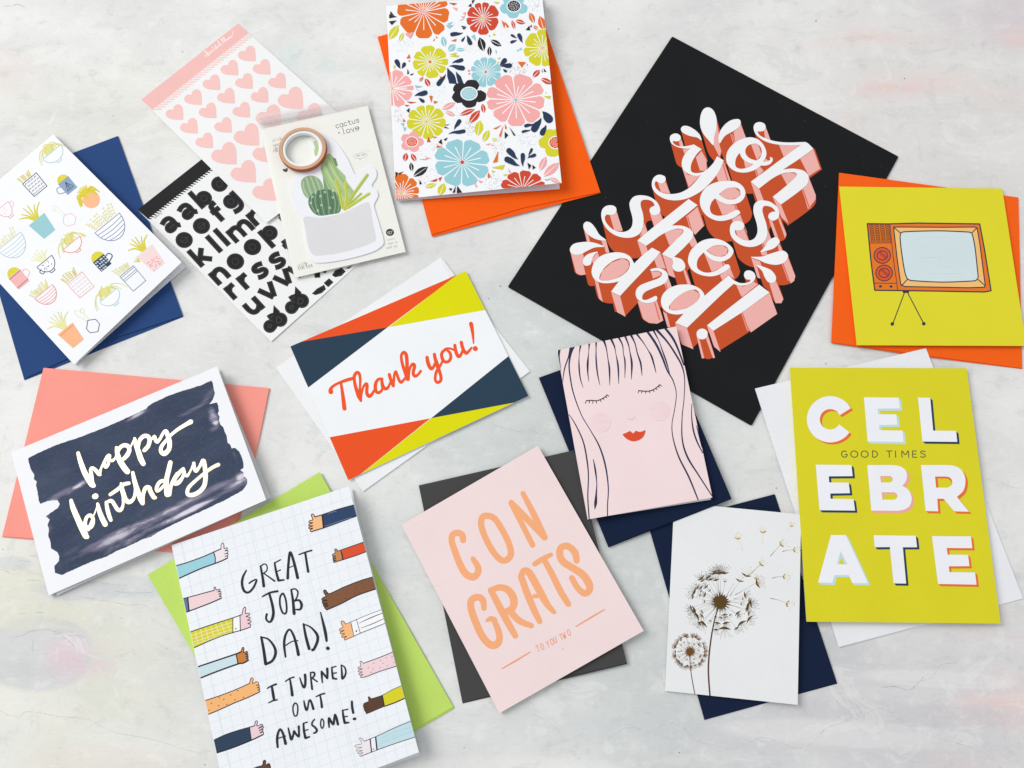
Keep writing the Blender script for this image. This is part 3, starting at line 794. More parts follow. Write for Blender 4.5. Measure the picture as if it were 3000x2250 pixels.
d = Vector((0.875, -0.484)); u = Vector((14, 38))
for ch, x, y in (('T', 838, 1216), ('O', 864, 1205), ('Y', 898, 1190), ('O', 922, 1176), ('U', 942, 1164), ('T', 978, 1148), ('W', 996, 1138), ('O', 1024, 1120)):
    text(a, vN, ch, (x, y), tuple(d * 17), tuple(u * 0.92), 4, '#eda184')
a.build('small_lettering')
a.dot(1003, 1232, 2.5, '#6e6a68'); a.build('speck')

# ------------------------------------------------------------------ television card
a = Art(s_tv, vT, tvc)
INKD = '#333b4a'
body = [(390, 485), (560, 487), (800, 480), (1300, 487), (1340, 700), (1392, 1028), (1340, 1038), (900, 1030), (450, 1024), (418, 780)]
a.fill(body, '#e87a29')
a.fill([(604, 512), (1278, 516), (1300, 640), (1346, 990), (1320, 1003), (900, 996), (665, 992)], '#f6c179')
scr = catmull([(658, 572), (668, 556), (720, 549), (960, 543), (1180, 551), (1228, 558), (1242, 580), (1262, 680), (1282, 860), (1287, 915), (1275, 938), (1240, 949), (1000, 958), (780, 948), (728, 940), (708, 920), (690, 860), (668, 720), (656, 610)], 8, True)
a.fill(scr, '#d3e3e6')
for P, w in (([(870, 592), (1040, 592)], 3), ([(820, 760), (1000, 757)], 3), ([(850, 892), (1160, 890)], 3), ([(900, 842), (1120, 838)], 2)):
    a.stroke(P, w, '#c3d7dc', smooth=False)
for P in ([(604, 515), (660, 562)], [(1278, 518), (1234, 562)], [(712, 938), (664, 990)], [(1288, 938), (1342, 985)]):
    a.stroke(P, 8, INKD, smooth=False)
a.stroke(scr + [scr[0]], 9, INKD, smooth=False)
a.stroke([(604, 512), (700, 512), (1000, 514), (1262, 512), (1280, 525), (1300, 640), (1345, 985), (1338, 1000), (1200, 1004), (900, 998), (690, 994), (660, 975), (630, 760), (604, 530), (604, 512)], 9, INKD, smooth=False)
a.stroke(body + [body[0]], 10.5, INKD, smooth=False)
a.stroke([(572, 487), (600, 760), (636, 1022)], 6, INKD); a.stroke([(410, 642), (585, 640)], 6, INKD, smooth=False); a.stroke([(445, 966), (628, 968)], 6, INKD, smooth=False)
a.fill([(396, 490), (570, 490), (584, 636), (412, 638)], '#df7524')
for j in range(8):
    for i in range(4):
        x0, y0 = 407 + i * 43 + j * 1.9, 492 + j * 18
        P = [(x0, y0), (x0 + 29, y0), (x0 + 31, y0 + 11), (x0 + 1, y0 + 11)]
        a.stroke(P + [P[0]], 4.6, '#5c4234', smooth=False)
for cx, cy in ((511, 742), (526, 884)):
    a.dot(cx, cy, 66, '#dd5a31', n=20, ry=64)
    a.stroke(arc(cx, cy, 67, 64, 0, 360, 20), 8, INKD); a.stroke(arc(cx, cy, 42, 37, 0, 360, 18), 7, INKD)
    a.stroke([(cx - 32, cy - 28), (cx + 30, cy + 26)], 5, INKD, smooth=False); a.stroke([(cx - 20, cy - 33), (cx + 38, cy + 16)], 5, INKD, smooth=False)
a.dot(496, 993, 13, INKD, ry=10); a.dot(582, 994, 13, INKD, ry=10)
a.fill([(674, 1026), (730, 1028), (726, 1046), (678, 1046)], INKD)
a.stroke([(692, 1040), (600, 1285)], 8, INKD, smooth=False); a.stroke([(715, 1042), (842, 1285)], 8, INKD, smooth=False)
a.dot(592, 1297, 15, INKD); a.dot(847, 1295, 15, INKD)
a.build('printed_television')

# ------------------------------------------------------------------ girl card
HB = '#2b3352'
a = Art(s_gi, vG, girl, gi_px)
hair = [
 [(212, 215, 18), (206, 270, 14), (218, 350, 6), (222, 385, 3)],
 [(290, 195, 14), (275, 270, 9), (248, 350, 8), (235, 430, 5), (236, 470, 3)],
 [(310, 195, 22), (290, 250, 14), (278, 330, 10), (288, 430, 9), (312, 540, 8), (365, 680, 6), (430, 790, 6), (490, 900, 10), (530, 1030, 11), (550, 1180, 8), (545, 1300, 7), (544, 1390, 7)],
 [(268, 662, 4), (320, 740, 7), (375, 860, 9), (402, 990, 10), (412, 1100, 8), (408, 1250, 8), (418, 1410, 8)],
 [(446, 985, 4), (460, 1060, 12), (470, 1150, 6), (466, 1230, 12), (462, 1290, 20), (456, 1332, 3)],
 [(358, 190, 14), (348, 260, 4), (347, 340, 10), (355, 420, 8), (375, 486, 3)],
 [(418, 178, 14), (414, 240, 4), (407, 320, 14), (408, 390, 8), (416, 446, 3)],
 [(466, 168, 14), (465, 220, 6), (466, 300, 10), (475, 390, 9), (492, 470, 3)],
 [(518, 158, 18), (535, 210, 8), (548, 290, 6), (558, 360, 12), (560, 470, 3)],
 [(568, 148, 16), (592, 200, 10), (602, 250, 4), (618, 340, 12), (622, 460, 3)],
 [(620, 136, 14), (648, 190, 8), (655, 250, 5), (666, 310, 10), (665, 420, 3)],
 [(666, 128, 14), (690, 190, 8), (700, 240, 6), (713, 320, 14), (710, 430, 3)],
 [(706, 120, 16), (735, 180, 8), (752, 250, 8), (775, 320, 12), (784, 404, 3)],
 [(745, 112, 14), (790, 170, 7), (825, 225, 5), (850, 270, 12), (868, 330, 9), (881, 382, 4)],
 [(820, 96, 16), (878, 180, 16), (922, 270, 14), (960, 370, 10), (1000, 440, 7), (1022, 530, 5), (1010, 640, 5), (992, 740, 5), (1000, 840, 7), (1040, 970, 10), (1110, 1110, 11), (1176, 1272, 8)],
 [(862, 88, 14), (900, 160, 5), (925, 230, 8), (950, 300, 10), (976, 390, 4)],
 [(884, 84, 18), (960, 170, 12), (1020, 260, 12), (1062, 340, 10), (1080, 430, 6), (1076, 560, 5), (1062, 700, 6), (1064, 850, 9), (1100, 970, 12), (1180, 1100, 9), (1276, 1248, 7)],
 [(945, 75, 16), (995, 140, 16), (1030, 210, 13), (1075, 330, 10)],
 [(1130, 600, 4), (1128, 680, 6), (1140, 780, 10), (1165, 860, 10), (1205, 940, 6)],
 [(1162, 750, 4), (1180, 820, 8), (1200, 900, 6)],
]
for h in hair:
    a.stroke(h, 8, HB, step=12); a.build('hair_line')
DK = '#3a2b33'
for pts, lash in (([(398, 578), (430, 576), (470, 578), (505, 566), (530, 550), (541, 538)], [(398, 578, 391, 596), (420, 578, 417, 594), (443, 579, 442, 596), (464, 579, 469, 595), (491, 571, 500, 584), (514, 560, 520, 570), (530, 549, 540, 558), (541, 538, 554, 547)]),
                  ([(762, 508), (800, 512), (840, 510), (875, 495), (900, 474), (907, 466)], [(762, 508, 756, 524), (785, 511, 781, 524), (808, 512, 810, 526), (834, 511, 838, 523), (858, 503, 868, 515), (880, 492, 888, 502), (897, 478, 906, 486), (907, 466, 921, 478)])):
    a.stroke(pts, 6.5, DK)
    for x0, y0, x1, y1 in lash: a.stroke([(x0, y0), (x1, y1)], 5, DK, smooth=False)
    a.build('printed_eye')
lip = catmull([(648, 812), (680, 798), (700, 788)], 5) + [(724, 806)] + catmull([(740, 786), (765, 794), (790, 790), (806, 781)], 5) + catmull([(808, 795), (792, 830), (760, 853), (720, 860), (685, 848), (660, 828)], 5)
a.fill(lip, '#dc5030'); a.build('printed_lips')
a.stroke([(684, 700), (700, 708), (720, 706), (734, 692)], 4, '#e5c2c6'); a.build('printed_nose')
def cheek(cx, cy):
    """soft brushed blush: colour fades out toward the rim of the printed patch"""
    m = bpy.data.materials.new("printed_blush"); m.use_nodes = True
    nt = m.node_tree; N = nt.nodes; L = nt.links; pb = N["Principled BSDF"]
    tc = N.new("ShaderNodeTexCoord"); c = mat_of(girl).inverted() @ s_gi.hit(*vG((cx, cy)))
    sub = N.new("ShaderNodeVectorMath"); sub.operation = 'DISTANCE'; L.new(tc.outputs["Object"], sub.inputs[0]); sub.inputs[1].default_value = c
    mp = N.new("ShaderNodeMapping"); mp.inputs["Scale"].default_value = (.35, 1, 1); L.new(tc.outputs["Object"], mp.inputs[0])
    n = N.new("ShaderNodeTexNoise"); n.inputs["Scale"].default_value = 420; n.inputs["Detail"].default_value = 3; L.new(mp.outputs[0], n.inputs["Vector"])
    r = N.new("ShaderNodeMapRange"); r.interpolation_type = 'SMOOTHSTEP'
    r.inputs["From Min"].default_value = .0108; r.inputs["From Max"].default_value = .004; L.new(sub.outputs["Value"], r.inputs["Value"])
    r2 = N.new("ShaderNodeMapRange"); r2.inputs["From Min"].default_value = .35; r2.inputs["From Max"].default_value = .62; r2.inputs["To Min"].default_value = .35; L.new(n.outputs["Fac"], r2.inputs["Value"])
    mu = N.new("ShaderNodeMath"); mu.operation = 'MULTIPLY'; L.new(r.outputs[0], mu.inputs[0]); L.new(r2.outputs[0], mu.inputs[1])
    mx = N.new("ShaderNodeMix"); mx.data_type = 'RGBA'; L.new(mu.outputs[0], mx.inputs["Factor"])
    mx.inputs[6].default_value = (*rgb('#f2dcdd'), 1); mx.inputs[7].default_value = (*rgb('#f0d3d6'), 1)
    L.new(mx.outputs[2], pb.inputs["Base Color"]); pb.inputs["Roughness"].default_value = .8; pb.inputs["Specular IOR Level"].default_value = .12
    INK['blush'] = m
    a.dot(cx, cy, 66, 'blush', n=30)
    a.build('printed_cheek')
cheek(500, 730); cheek(908, 652)

# ------------------------------------------------------------------ birthday card
def wash_material():
    """watercolour wash: dark blue with dry, faded brush bands where the brush ran out"""
    m = bpy.data.materials.new("ink_wash"); m.use_nodes = True
    nt = m.node_tree; N = nt.nodes; L = nt.links; b = N["Principled BSDF"]
    tc = N.new("ShaderNodeTexCoord")
    def noise(scale, sc, detail=8, dist=.5):
        mp = N.new("ShaderNodeMapping"); mp.inputs["Scale"].default_value = sc
        L.new(tc.outputs["Object"], mp.inputs[0])
        n = N.new("ShaderNodeTexNoise"); n.inputs["Scale"].default_value = scale; n.inputs["Detail"].default_value = detail; n.inputs["Roughness"].default_value = .65
        n.inputs["Distortion"].default_value = dist
        L.new(mp.outputs[0], n.inputs["Vector"]); return n.outputs["Fac"]
    def mr(v, a0, a1, b0=0.0, b1=1.0):
        r = N.new("ShaderNodeMapRange"); r.interpolation_type = 'SMOOTHSTEP'
        for k, x in zip(("From Min", "From Max", "To Min", "To Max"), (a0, a1, b0, b1)): r.inputs[k].default_value = x
        L.new(v, r.inputs["Value"]); return r.outputs[0]
    def ma(op, p, q):
        r = N.new("ShaderNodeMath"); r.operation = op
        for i, x in enumerate((p, q)):
            if isinstance(x, (int, float)): r.inputs[i].default_value = x
            else: L.new(x, r.inputs[i])
        return r.outputs[0]
    def mix(f, p, q):
        r = N.new("ShaderNodeMix"); r.data_type = 'RGBA'; L.new(f, r.inputs["Factor"])
        for i, x in ((6, p), (7, q)):
            if isinstance(x, str): r.inputs[i].default_value = (*rgb(x), 1)
            else: L.new(x, r.inputs[i])
        return r.outputs[2]
    streak = noise(120, (.14, 1, 1)); cloud = noise(40, (.5, 1, 1), 5, 1.0); warp = noise(60, (.4, 1, 1), 4, .3); grit = noise(900, (.5, 1, 1), 3)
    inv = mat_of(birth).inverted()
    total = None
    # centre px (view), length and width radii in mm, strength
    for x, y, rx, ry, rot, k in ((1130, 1085, 110, 5.5, 2, .8), (1350, 1040, 75, 4.0, 3, 1.0), (900, 1200, 62, 4, 4, .6), (1330, 1125, 72, 3.2, 2, .95), (545, 885, 15, 4.5, 6, 1.0), (430, 935, 26, 4, 4, .6), (1492, 425, 4.5, 11, 0, 1.0),
                                 (1495, 490, 8, 4, 0, .8), (1440, 270, 12, 5, 20, .45), (1350, 350, 22, 3, 4, .5), (1680, 830, 9, 8, 0, .9), (1640, 870, 22, 4, 4, .9), (1625, 668, 4, 8, 0, .5), (955, 390, 12, 2.5, 6, .8), (320, 1120, 5, 16, 0, .45), (335, 1000, 14, 3, 0, .8),
                                 (640, 1305, 22, 3, 4, .6), (480, 1350, 16, 5, 0, .35), (1060, 1225, 18, 2.5, 4, .6), (1600, 545, 5, 10, 0, .4)):
        c = inv @ s_bd.hit(*vH((x, y)))
        sub = N.new("ShaderNodeVectorMath"); sub.operation = 'SUBTRACT'; L.new(tc.outputs["Object"], sub.inputs[0]); sub.inputs[1].default_value = (c.x, c.y, 0)
        mp = N.new("ShaderNodeMapping"); mp.vector_type = 'TEXTURE'; mp.inputs["Rotation"].default_value = (0, 0, math.radians(rot)); mp.inputs["Scale"].default_value = (rx * .001, ry * .001, 1e4)
        L.new(sub.outputs[0], mp.inputs["Vector"])
        ln = N.new("ShaderNodeVectorMath"); ln.operation = 'LENGTH'; L.new(mp.outputs[0], ln.inputs[0])
        v = ma('MULTIPLY', mr(ma('ADD', ln.outputs["Value"], ma('MULTIPLY', ma('SUBTRACT', warp, .5), 1.8)), 1.05, 0.1), k)
        total = v if total is None else ma('MAXIMUM', total, v)
    col = mix(mr(cloud, .3, .7), '#343f56', '#414c62')
    col = mix(ma('MULTIPLY', mr(streak, .5, .75), .35), col, '#555d72')
    fade = ma('MULTIPLY', total, mr(streak, .30, .58, .35, 1.0))
    col = mix(mr(fade, .15, .62), col, '#77748a')
    col = mix(mr(fade, .55, .95), col, '#dcd8e3')
    col = mix(ma('MULTIPLY', mr(grit, .55, .7), .12), col, '#8a8ea0')
    L.new(col, b.inputs["Base Color"]); b.inputs["Roughness"].default_value = .75; b.inputs["Specular IOR Level"].default_value = .2
    return m
INK['wash'] = wash_material()
def foil_material(name, c, rough):
    m = bpy.data.materials.new(name); m.use_nodes = True
    b = m.node_tree.nodes["Principled BSDF"]
    b.inputs["Base Color"].default_value = (*c, 1); b.inputs["Metallic"].default_value = 0.55; b.inputs["Roughness"].default_value = rough
    return m
INK['foil'] = foil_material('gold_foil', (1.0, 0.95, 0.78), 0.35)  # pale base carries the foil's bright reflection in its colour
INK['foil_edge'] = foil_material('gold_foil_rim', (0.80, 0.68, 0.30), 0.4)  # darker copy of the same foil, edges where the painted reflection stops
a = Art(s_bd, vH, birth, bd_px)
blot = [(196, 693), (300, 640), (420, 590), (560, 545), (700, 490), (830, 436), (930, 390), (1015, 350), (1030, 330), (1065, 308), (1180, 255), (1300, 215), (1400, 185), (1440, 165), (1468, 153), (1478, 172), (1483, 205), (1492, 240),
        (1484, 268), (1475, 290), (1452, 318), (1480, 312), (1506, 306), (1516, 330), (1520, 360), (1512, 385), (1525, 405), (1520, 430), (1530, 460), (1548, 475), (1560, 510), (1575, 540), (1580, 585), (1598, 598), (1608, 625), (1635, 622), (1660, 645), (1678, 685), (1690, 730), (1690, 762), (1668, 775),
        (1690, 790), (1690, 815), (1715, 838), (1716, 870), (1700, 895), (1680, 920), (1560, 985), (1400, 1060), (1240, 1135), (1100, 1205), (1048, 1240), (1000, 1252), (900, 1300), (800, 1342), (735, 1378), (640, 1410), (520, 1462), (430, 1504), (382, 1490), (378, 1440), (410, 1405), (412, 1375), (398, 1345), (355, 1320),
        (352, 1280), (335, 1230), (340, 1190), (330, 1155), (345, 1120), (318, 1095), (400, 1040), (415, 1010), (400, 985), (330, 990), (280, 1010), (268, 985), (262, 930), (250, 880), (255, 855), (235, 838), (238, 808), (215, 770), (200, 725)]
rnd = random.Random(4)
fine = []
for i in range(len(blot)):
    p, q = blot[i], blot[(i + 1) % len(blot)]
    d = math.hypot(q[0] - p[0], q[1] - p[1]); m = max(1, int(d / 13))
    nx, ny = -(q[1] - p[1]) / (d or 1), (q[0] - p[0]) / (d or 1)
    for k in range(m):
        t_ = k / m; j_ = rnd.uniform(-1.6, 1.6) if k else 0
        fine.append((p[0] + (q[0] - p[0]) * t_ + nx * j_, p[1] + (q[1] - p[1]) * t_ + ny * j_))
a.fill(fine, 'wash')
a.build('printed_brushwork')
H2 = V(180, 1220, 4.3667)
SCR = [
 [[(215, 470, 46), (240, 560, 62), (290, 700, 72), (345, 800, 80), (395, 870, 84), (412, 885, 60)], [(395, 860, 50), (385, 760, 52), (375, 680, 44), (400, 660, 42), (440, 690, 50), (478, 735, 54), (495, 745, 40)]],
 [[(490, 730, 44), (510, 660, 26), (545, 580, 26), (590, 510, 40), (618, 500, 40), (610, 560, 36), (595, 620, 44), (565, 645, 50), (550, 600, 36), (580, 540, 30)], [(612, 505, 40), (625, 560, 30), (655, 565, 38), (690, 530, 26), (705, 480, 24)]],
 [[(705, 400, 40), (715, 470, 60), (745, 560, 74), (800, 650, 80), (845, 705, 76)], [(725, 440, 50), (755, 395, 50), (800, 370, 52), (850, 380, 56), (870, 430, 56), (845, 490, 60), (800, 540, 50), (770, 560, 40)], [(880, 400, 18), (905, 350, 20), (930, 300, 26)]],
 [[(938, 285, 40), (950, 350, 56), (985, 450, 70), (1015, 540, 76), (1048, 605, 66)], [(985, 390, 40), (1000, 310, 50), (1050, 255, 54), (1105, 255, 56), (1130, 300, 56), (1115, 370, 54), (1085, 410, 56), (1060, 435, 50)]],
 [[(1100, 380, 30), (1150, 300, 24), (1190, 255, 40), (1200, 290, 50), (1225, 325, 50), (1260, 290, 40), (1300, 220, 40), (1335, 190, 54), (1360, 240, 60), (1385, 330, 62), (1375, 420, 62), (1320, 475, 68), (1275, 450, 54), (1280, 390, 50), (1330, 320, 44), (1400, 240, 40), (1500, 160, 46), (1600, 100, 52), (1655, 70, 66)]],
 [[(125, 1075, 46), (150, 1170, 72), (205, 1300, 80), (265, 1430, 88), (315, 1530, 84), (330, 1540, 60)], [(300, 1490, 60), (300, 1400, 56), (320, 1300, 46), (370, 1265, 50), (405, 1310, 50), (395, 1390, 54), (350, 1430, 50), (330, 1400, 20)], [(345, 1450, 40), (400, 1300, 20), (430, 1230, 16), (460, 1150, 20)]],
 [[(465, 1120, 40), (490, 1220, 62), (525, 1310, 72), (560, 1378, 74)], [(425, 1025, 72), (440, 1020, 76)]],
 [[(575, 1100, 44), (590, 1190, 56), (612, 1270, 56), (632, 1325, 50)], [(580, 1100, 40), (640, 1080, 50), (680, 1130, 50), (720, 1190, 54), (760, 1195, 52), (790, 1130, 36), (785, 1000, 30)]],
 [[(765, 860, 36), (785, 960, 62), (820, 1060, 66), (870, 1095, 60), (925, 1050, 44), (945, 950, 36), (940, 870, 40)], [(625, 1000, 44), (720, 935, 50), (800, 870, 50), (865, 855, 46)]],
 [[(915, 720, 44), (935, 820, 60), (975, 950, 70), (1010, 1050, 70), (1040, 1110, 60)], [(1040, 1100, 56), (1045, 1010, 50), (1075, 920, 54), (1120, 910, 60), (1145, 970, 62), (1185, 1035, 60), (1205, 1040, 40)]],
 [[(1395, 590, 60), (1375, 680, 66), (1350, 790, 66), (1345, 900, 66), (1350, 1000, 64), (1370, 1010, 40)], [(1330, 820, 50), (1260, 840, 50), (1220, 910, 50), (1225, 955, 40), (1270, 930, 40), (1330, 860, 36)], [(1385, 1000, 50), (1400, 900, 50), (1440, 800, 44), (1480, 730, 40)]],
 [[(1560, 670, 44), (1500, 730, 56), (1450, 800, 60), (1450, 855, 60), (1500, 845, 60), (1550, 780, 44), (1575, 710, 40)], [(1565, 680, 44), (1580, 740, 40), (1610, 760, 40), (1650, 700, 26), (1690, 610, 30)]],
 [[(1695, 600, 46), (1700, 660, 50), (1725, 700, 46), (1770, 640, 40), (1815, 565, 56), (1835, 640, 60), (1845, 760, 62), (1830, 880, 62), (1770, 960, 62), (1680, 1005, 60), (1615, 990, 54), (1630, 910, 50), (1720, 820, 44), (1840, 720, 44), (1940, 650, 48), (2008, 618, 52)]],
]
for L_ in SCR:
    a = Art(s_bd, H2, birth, off=0.16)
    for st in L_: a.stroke([(p[0], p[1], max(12, p[2] * .88 - 3)) for p in st], 50, 'foil', step=9)
    a2 = Art(s_bd, H2, birth, off=0.08)
    for st in L_: a2.stroke([(p[0], p[1], max(12, p[2] * .88 - 3) + 8) for p in st], 50, 'foil_edge', step=9)
    b2 = a2.build('foil_rim'); b1 = a.build('foil_lettering')
# ------------------------------------------------------------------ great job dad card
rnd = random.Random(11)
a = Art(s_dd, lambda p: p, dad, dd_px, off=0.02)
def bil(q, u, v):
    t = [(q[0][i] * (1 - u) + q[1][i] * u) * (1 - v) + (q[3][i] * (1 - u) + q[2][i] * u) * v for i in (0, 1)]
    return (t[0], t[1])
GRID = '#dde5ea'
for i in range(1, 18):
    u = i / 18.0
    a.stroke([bil(dd_px, u + rnd.uniform(-.002, .002), v) for v in (0, .25, .5, .75, 1)], 1.5, GRID, step=60)
for i in range(1, 25):
    v = i / 25.0
    a.stroke([bil(dd_px, u, v + rnd.uniform(-.002, .002)) for u in (0, .25, .5, .75, 1)], 1.5, GRID, step=60)
for u in (.05, .43, .68):
    a.stroke([bil(dd_px, u, v) for v in (0, 1)], 2.0, GRID, smooth=False)
a.build('printed_grid')
IK = '#2e323c'
D1 = V(690, 1590, 4.3667)
a = Art(s_dd, D1, dad, dd_px, off=0.10)
def dl(strokes, w=24):
    for st in strokes: a.stroke([(p[0], p[1], (p[2] if len(p) > 2 else w) * 1.12 + 3) for p in st], w, IK, step=8)
    a.build('lettering')
dl([[(138, 354, 14), (95, 440, 24), (84, 530, 26), (110, 615, 26), (165, 636, 22), (225, 580, 22), (268, 490, 20), (262, 470, 14), (215, 490, 16), (175, 518, 16)]])
dl([[(320, 300, 18), (345, 430, 26), (362, 555, 30)], [(322, 302, 14), (365, 272, 12), (400, 290, 12), (402, 350, 12), (360, 392, 12)], [(362, 392, 12), (430, 440, 14), (500, 490, 18)]])
dl([[(500, 258, 18), (520, 370, 24), (550, 480, 28)], [(498, 260, 14), (575, 218, 12)], [(528, 370, 10), (575, 348, 12)], [(552, 484, 24), (620, 476, 16)]])
dl([[(668, 455, 28), (675, 300, 26), (698, 125, 26), (745, 240, 28), (795, 448, 32)], [(690, 318, 8), (750, 290, 10)]])
dl([[(812, 152, 12), (900, 120, 16), (975, 98, 16)], [(892, 128, 22), (912, 260, 24), (930, 370, 26)]])
dl([[(345, 688, 14), (440, 640, 20), (538, 620, 22)], [(435, 660, 24), (470, 790, 28), (485, 900, 30), (465, 985, 28), (430, 1015, 20), (392, 975, 20), (400, 915, 24)]])
a.stroke([(600, 650), (570, 700), (570, 800), (600, 890), (640, 905), (655, 850), (645, 740), (620, 665)], 24, IK, step=8, closed=True); a.build('lettering')
dl([[(712, 600, 18), (735, 740, 26), (750, 905, 34)], [(715, 602, 14), (760, 590, 14), (798, 630, 16), (780, 710, 14), (740, 755, 14)], [(742, 752, 14), (810, 735, 22), (845, 790, 28), (830, 850, 22), (775, 855, 14)]])
dl([[(330, 1208, 24), (360, 1370, 30), (385, 1545, 34)], [(330, 1208, 14), (420, 1235, 18), (495, 1330, 26), (512, 1420, 30), (470, 1510, 26), (385, 1555, 26)]])
dl([[(640, 1460, 18), (622, 1300, 26), (640, 1180, 24), (690, 1110, 18), (740, 1180, 24), (780, 1310, 28), (805, 1430, 34)], [(645, 1312, 12), (720, 1265, 10), (798, 1252, 10)]])
dl([[(870, 1040, 20), (900, 1200, 28), (942, 1355, 32)], [(870, 1042, 12), (960, 1080, 16), (1040, 1170, 28), (1050, 1250, 30), (1010, 1350, 28), (985, 1372, 30)]])
dl([[(1088, 892, 12), (1125, 1040, 26), (1152, 1160, 32), (1165, 1255, 24)], [(1180, 1350, 40), (1186, 1352, 36)]])
D2 = V(730, 1920, 5.267); a.v = D2
dl([[(280, 508, 16), (345, 472, 20), (415, 445, 26)], [(350, 480, 28), (370, 600, 36), (385, 690, 30)], [(302, 732, 14), (370, 698, 18), (432, 686, 18)]])
dl([[(560, 402, 14), (630, 355, 18), (692, 335, 18)], [(630, 372, 20), (648, 480, 30), (665, 612, 38)]])
dl([[(782, 346, 14), (810, 430, 22), (840, 490, 32), (862, 470, 30), (868, 380, 32), (862, 300, 34)]])
dl([[(945, 262, 14), (955, 380, 22), (972, 520, 26)], [(948, 268, 16), (995, 262, 22), (1010, 300, 24), (975, 350, 20)], [(970, 350, 18), (1050, 404, 18)]])
dl([[(1118, 250, 26), (1122, 340, 24), (1130, 420, 14)], [(1118, 250, 22), (1160, 300, 26), (1205, 352, 28)], [(1205, 205, 32), (1208, 280, 30), (1205, 352, 26)]])
dl([[(1275, 185, 18), (1282, 280, 24), (1292, 350, 28)], [(1275, 186, 16), (1340, 170, 14)], [(1285, 280, 16), (1345, 268, 16)], [(1295, 355, 26), (1350, 364, 20)]])
dl([[(1420, 148, 14), (1430, 260, 24), (1435, 355, 28)], [(1422, 150, 14), (1470, 180, 18), (1492, 250, 20), (1475, 320, 24), (1440, 360, 26)]])
a.stroke([(712, 735), (680, 780), (678, 860), (700, 930), (735, 925), (750, 850), (745, 770)], 22, IK, step=8, closed=True); a.build('lettering')
dl([[(845, 702, 16), (860, 780, 26), (885, 842, 30), (905, 800, 22), (918, 720, 20), (940, 690, 24), (965, 740, 28), (990, 825, 32)]])
dl([[(1035, 636, 14), (1100, 605, 18), (1160, 588, 22)], [(1095, 618, 18), (1112, 710, 26), (1122, 798, 30)]])
dl([[(440, 1415, 26), (432, 1300, 32), (445, 1200, 28), (480, 1140, 26), (520, 1200, 30), (545, 1290, 34), (562, 1360, 38)], [(445, 1280, 12), (560, 1244, 14)]])
dl([[(602, 1120, 16), (625, 1210, 26), (650, 1295, 32), (680, 1230, 26), (692, 1165, 22), (720, 1210, 26), (765, 1250, 28), (768, 1170, 24), (765, 1095, 28)]])
dl([[(838, 1050, 22), (845, 1160, 28), (868, 1272, 32)], [(838, 1048, 16), (898, 1028, 14)], [(850, 1162, 14), (908, 1145, 14)], [(870, 1275, 28), (930, 1256, 20)]])
dl([[(1008, 986, 16), (975, 1030, 20), (972, 1075, 22), (1010, 1105, 26), (1045, 1150, 28), (1030, 1185, 26), (995, 1200, 18)]])
a.stroke([(1125, 980), (1105, 1020), (1105, 1090), (1125, 1125), (1148, 1090), (1150, 1020)], 20, IK, step=8, closed=True); a.build('lettering')
dl([[(1235, 1110, 16), (1228, 1030, 28), (1232, 965, 24), (1270, 1030, 30), (1300, 1060, 30), (1312, 980, 26), (1325, 915, 26), (1350, 980, 32), (1370, 1065, 30)]])
dl([[(1442, 845, 18), (1455, 950, 28), (1475, 1040, 32)], [(1442, 848, 14), (1525, 830, 14)], [(1460, 948, 14), (1515, 940, 14)], [(1478, 1042, 26), (1535, 1035, 20)]])
dl([[(1585, 712, 26), (1590, 800, 30), (1606, 885, 30)], [(1618, 980, 34), (1634, 978, 34)]])

def arm(view, fills, lines, dots=(), dw=7):
    b = Art(s_dd, view, dad, dd_px, off=0.04)
    for col, P in fills: b.fill(P, col)
    for ln in lines:
        pts, w = ln[0], ln[1] * 1.3
        b.stroke(pts, w, ln[2] if len(ln) > 2 else IK, smooth=len(pts) > 2, step=6)
    for x, y in dots: b.stroke([(x - 3, y + 4), (x + 3, y - 4)], dw, '#4b332b', smooth=False)
    b.build('printed_arm')
L1 = V(500, 1560, 4.1475); L2 = V(560, 1880, 4.484); R1 = V(880, 1440, 3.6066); R2 = V(980, 1890, 4.6083)
def hand_r(thumb, fing, s):
    """finger lines of a fist seen from the side: short strokes"""
    return [([(x0, y0), (x1, y1)], s) for x0, y0, x1, y1 in fing]
W1, W2 = 10, 12
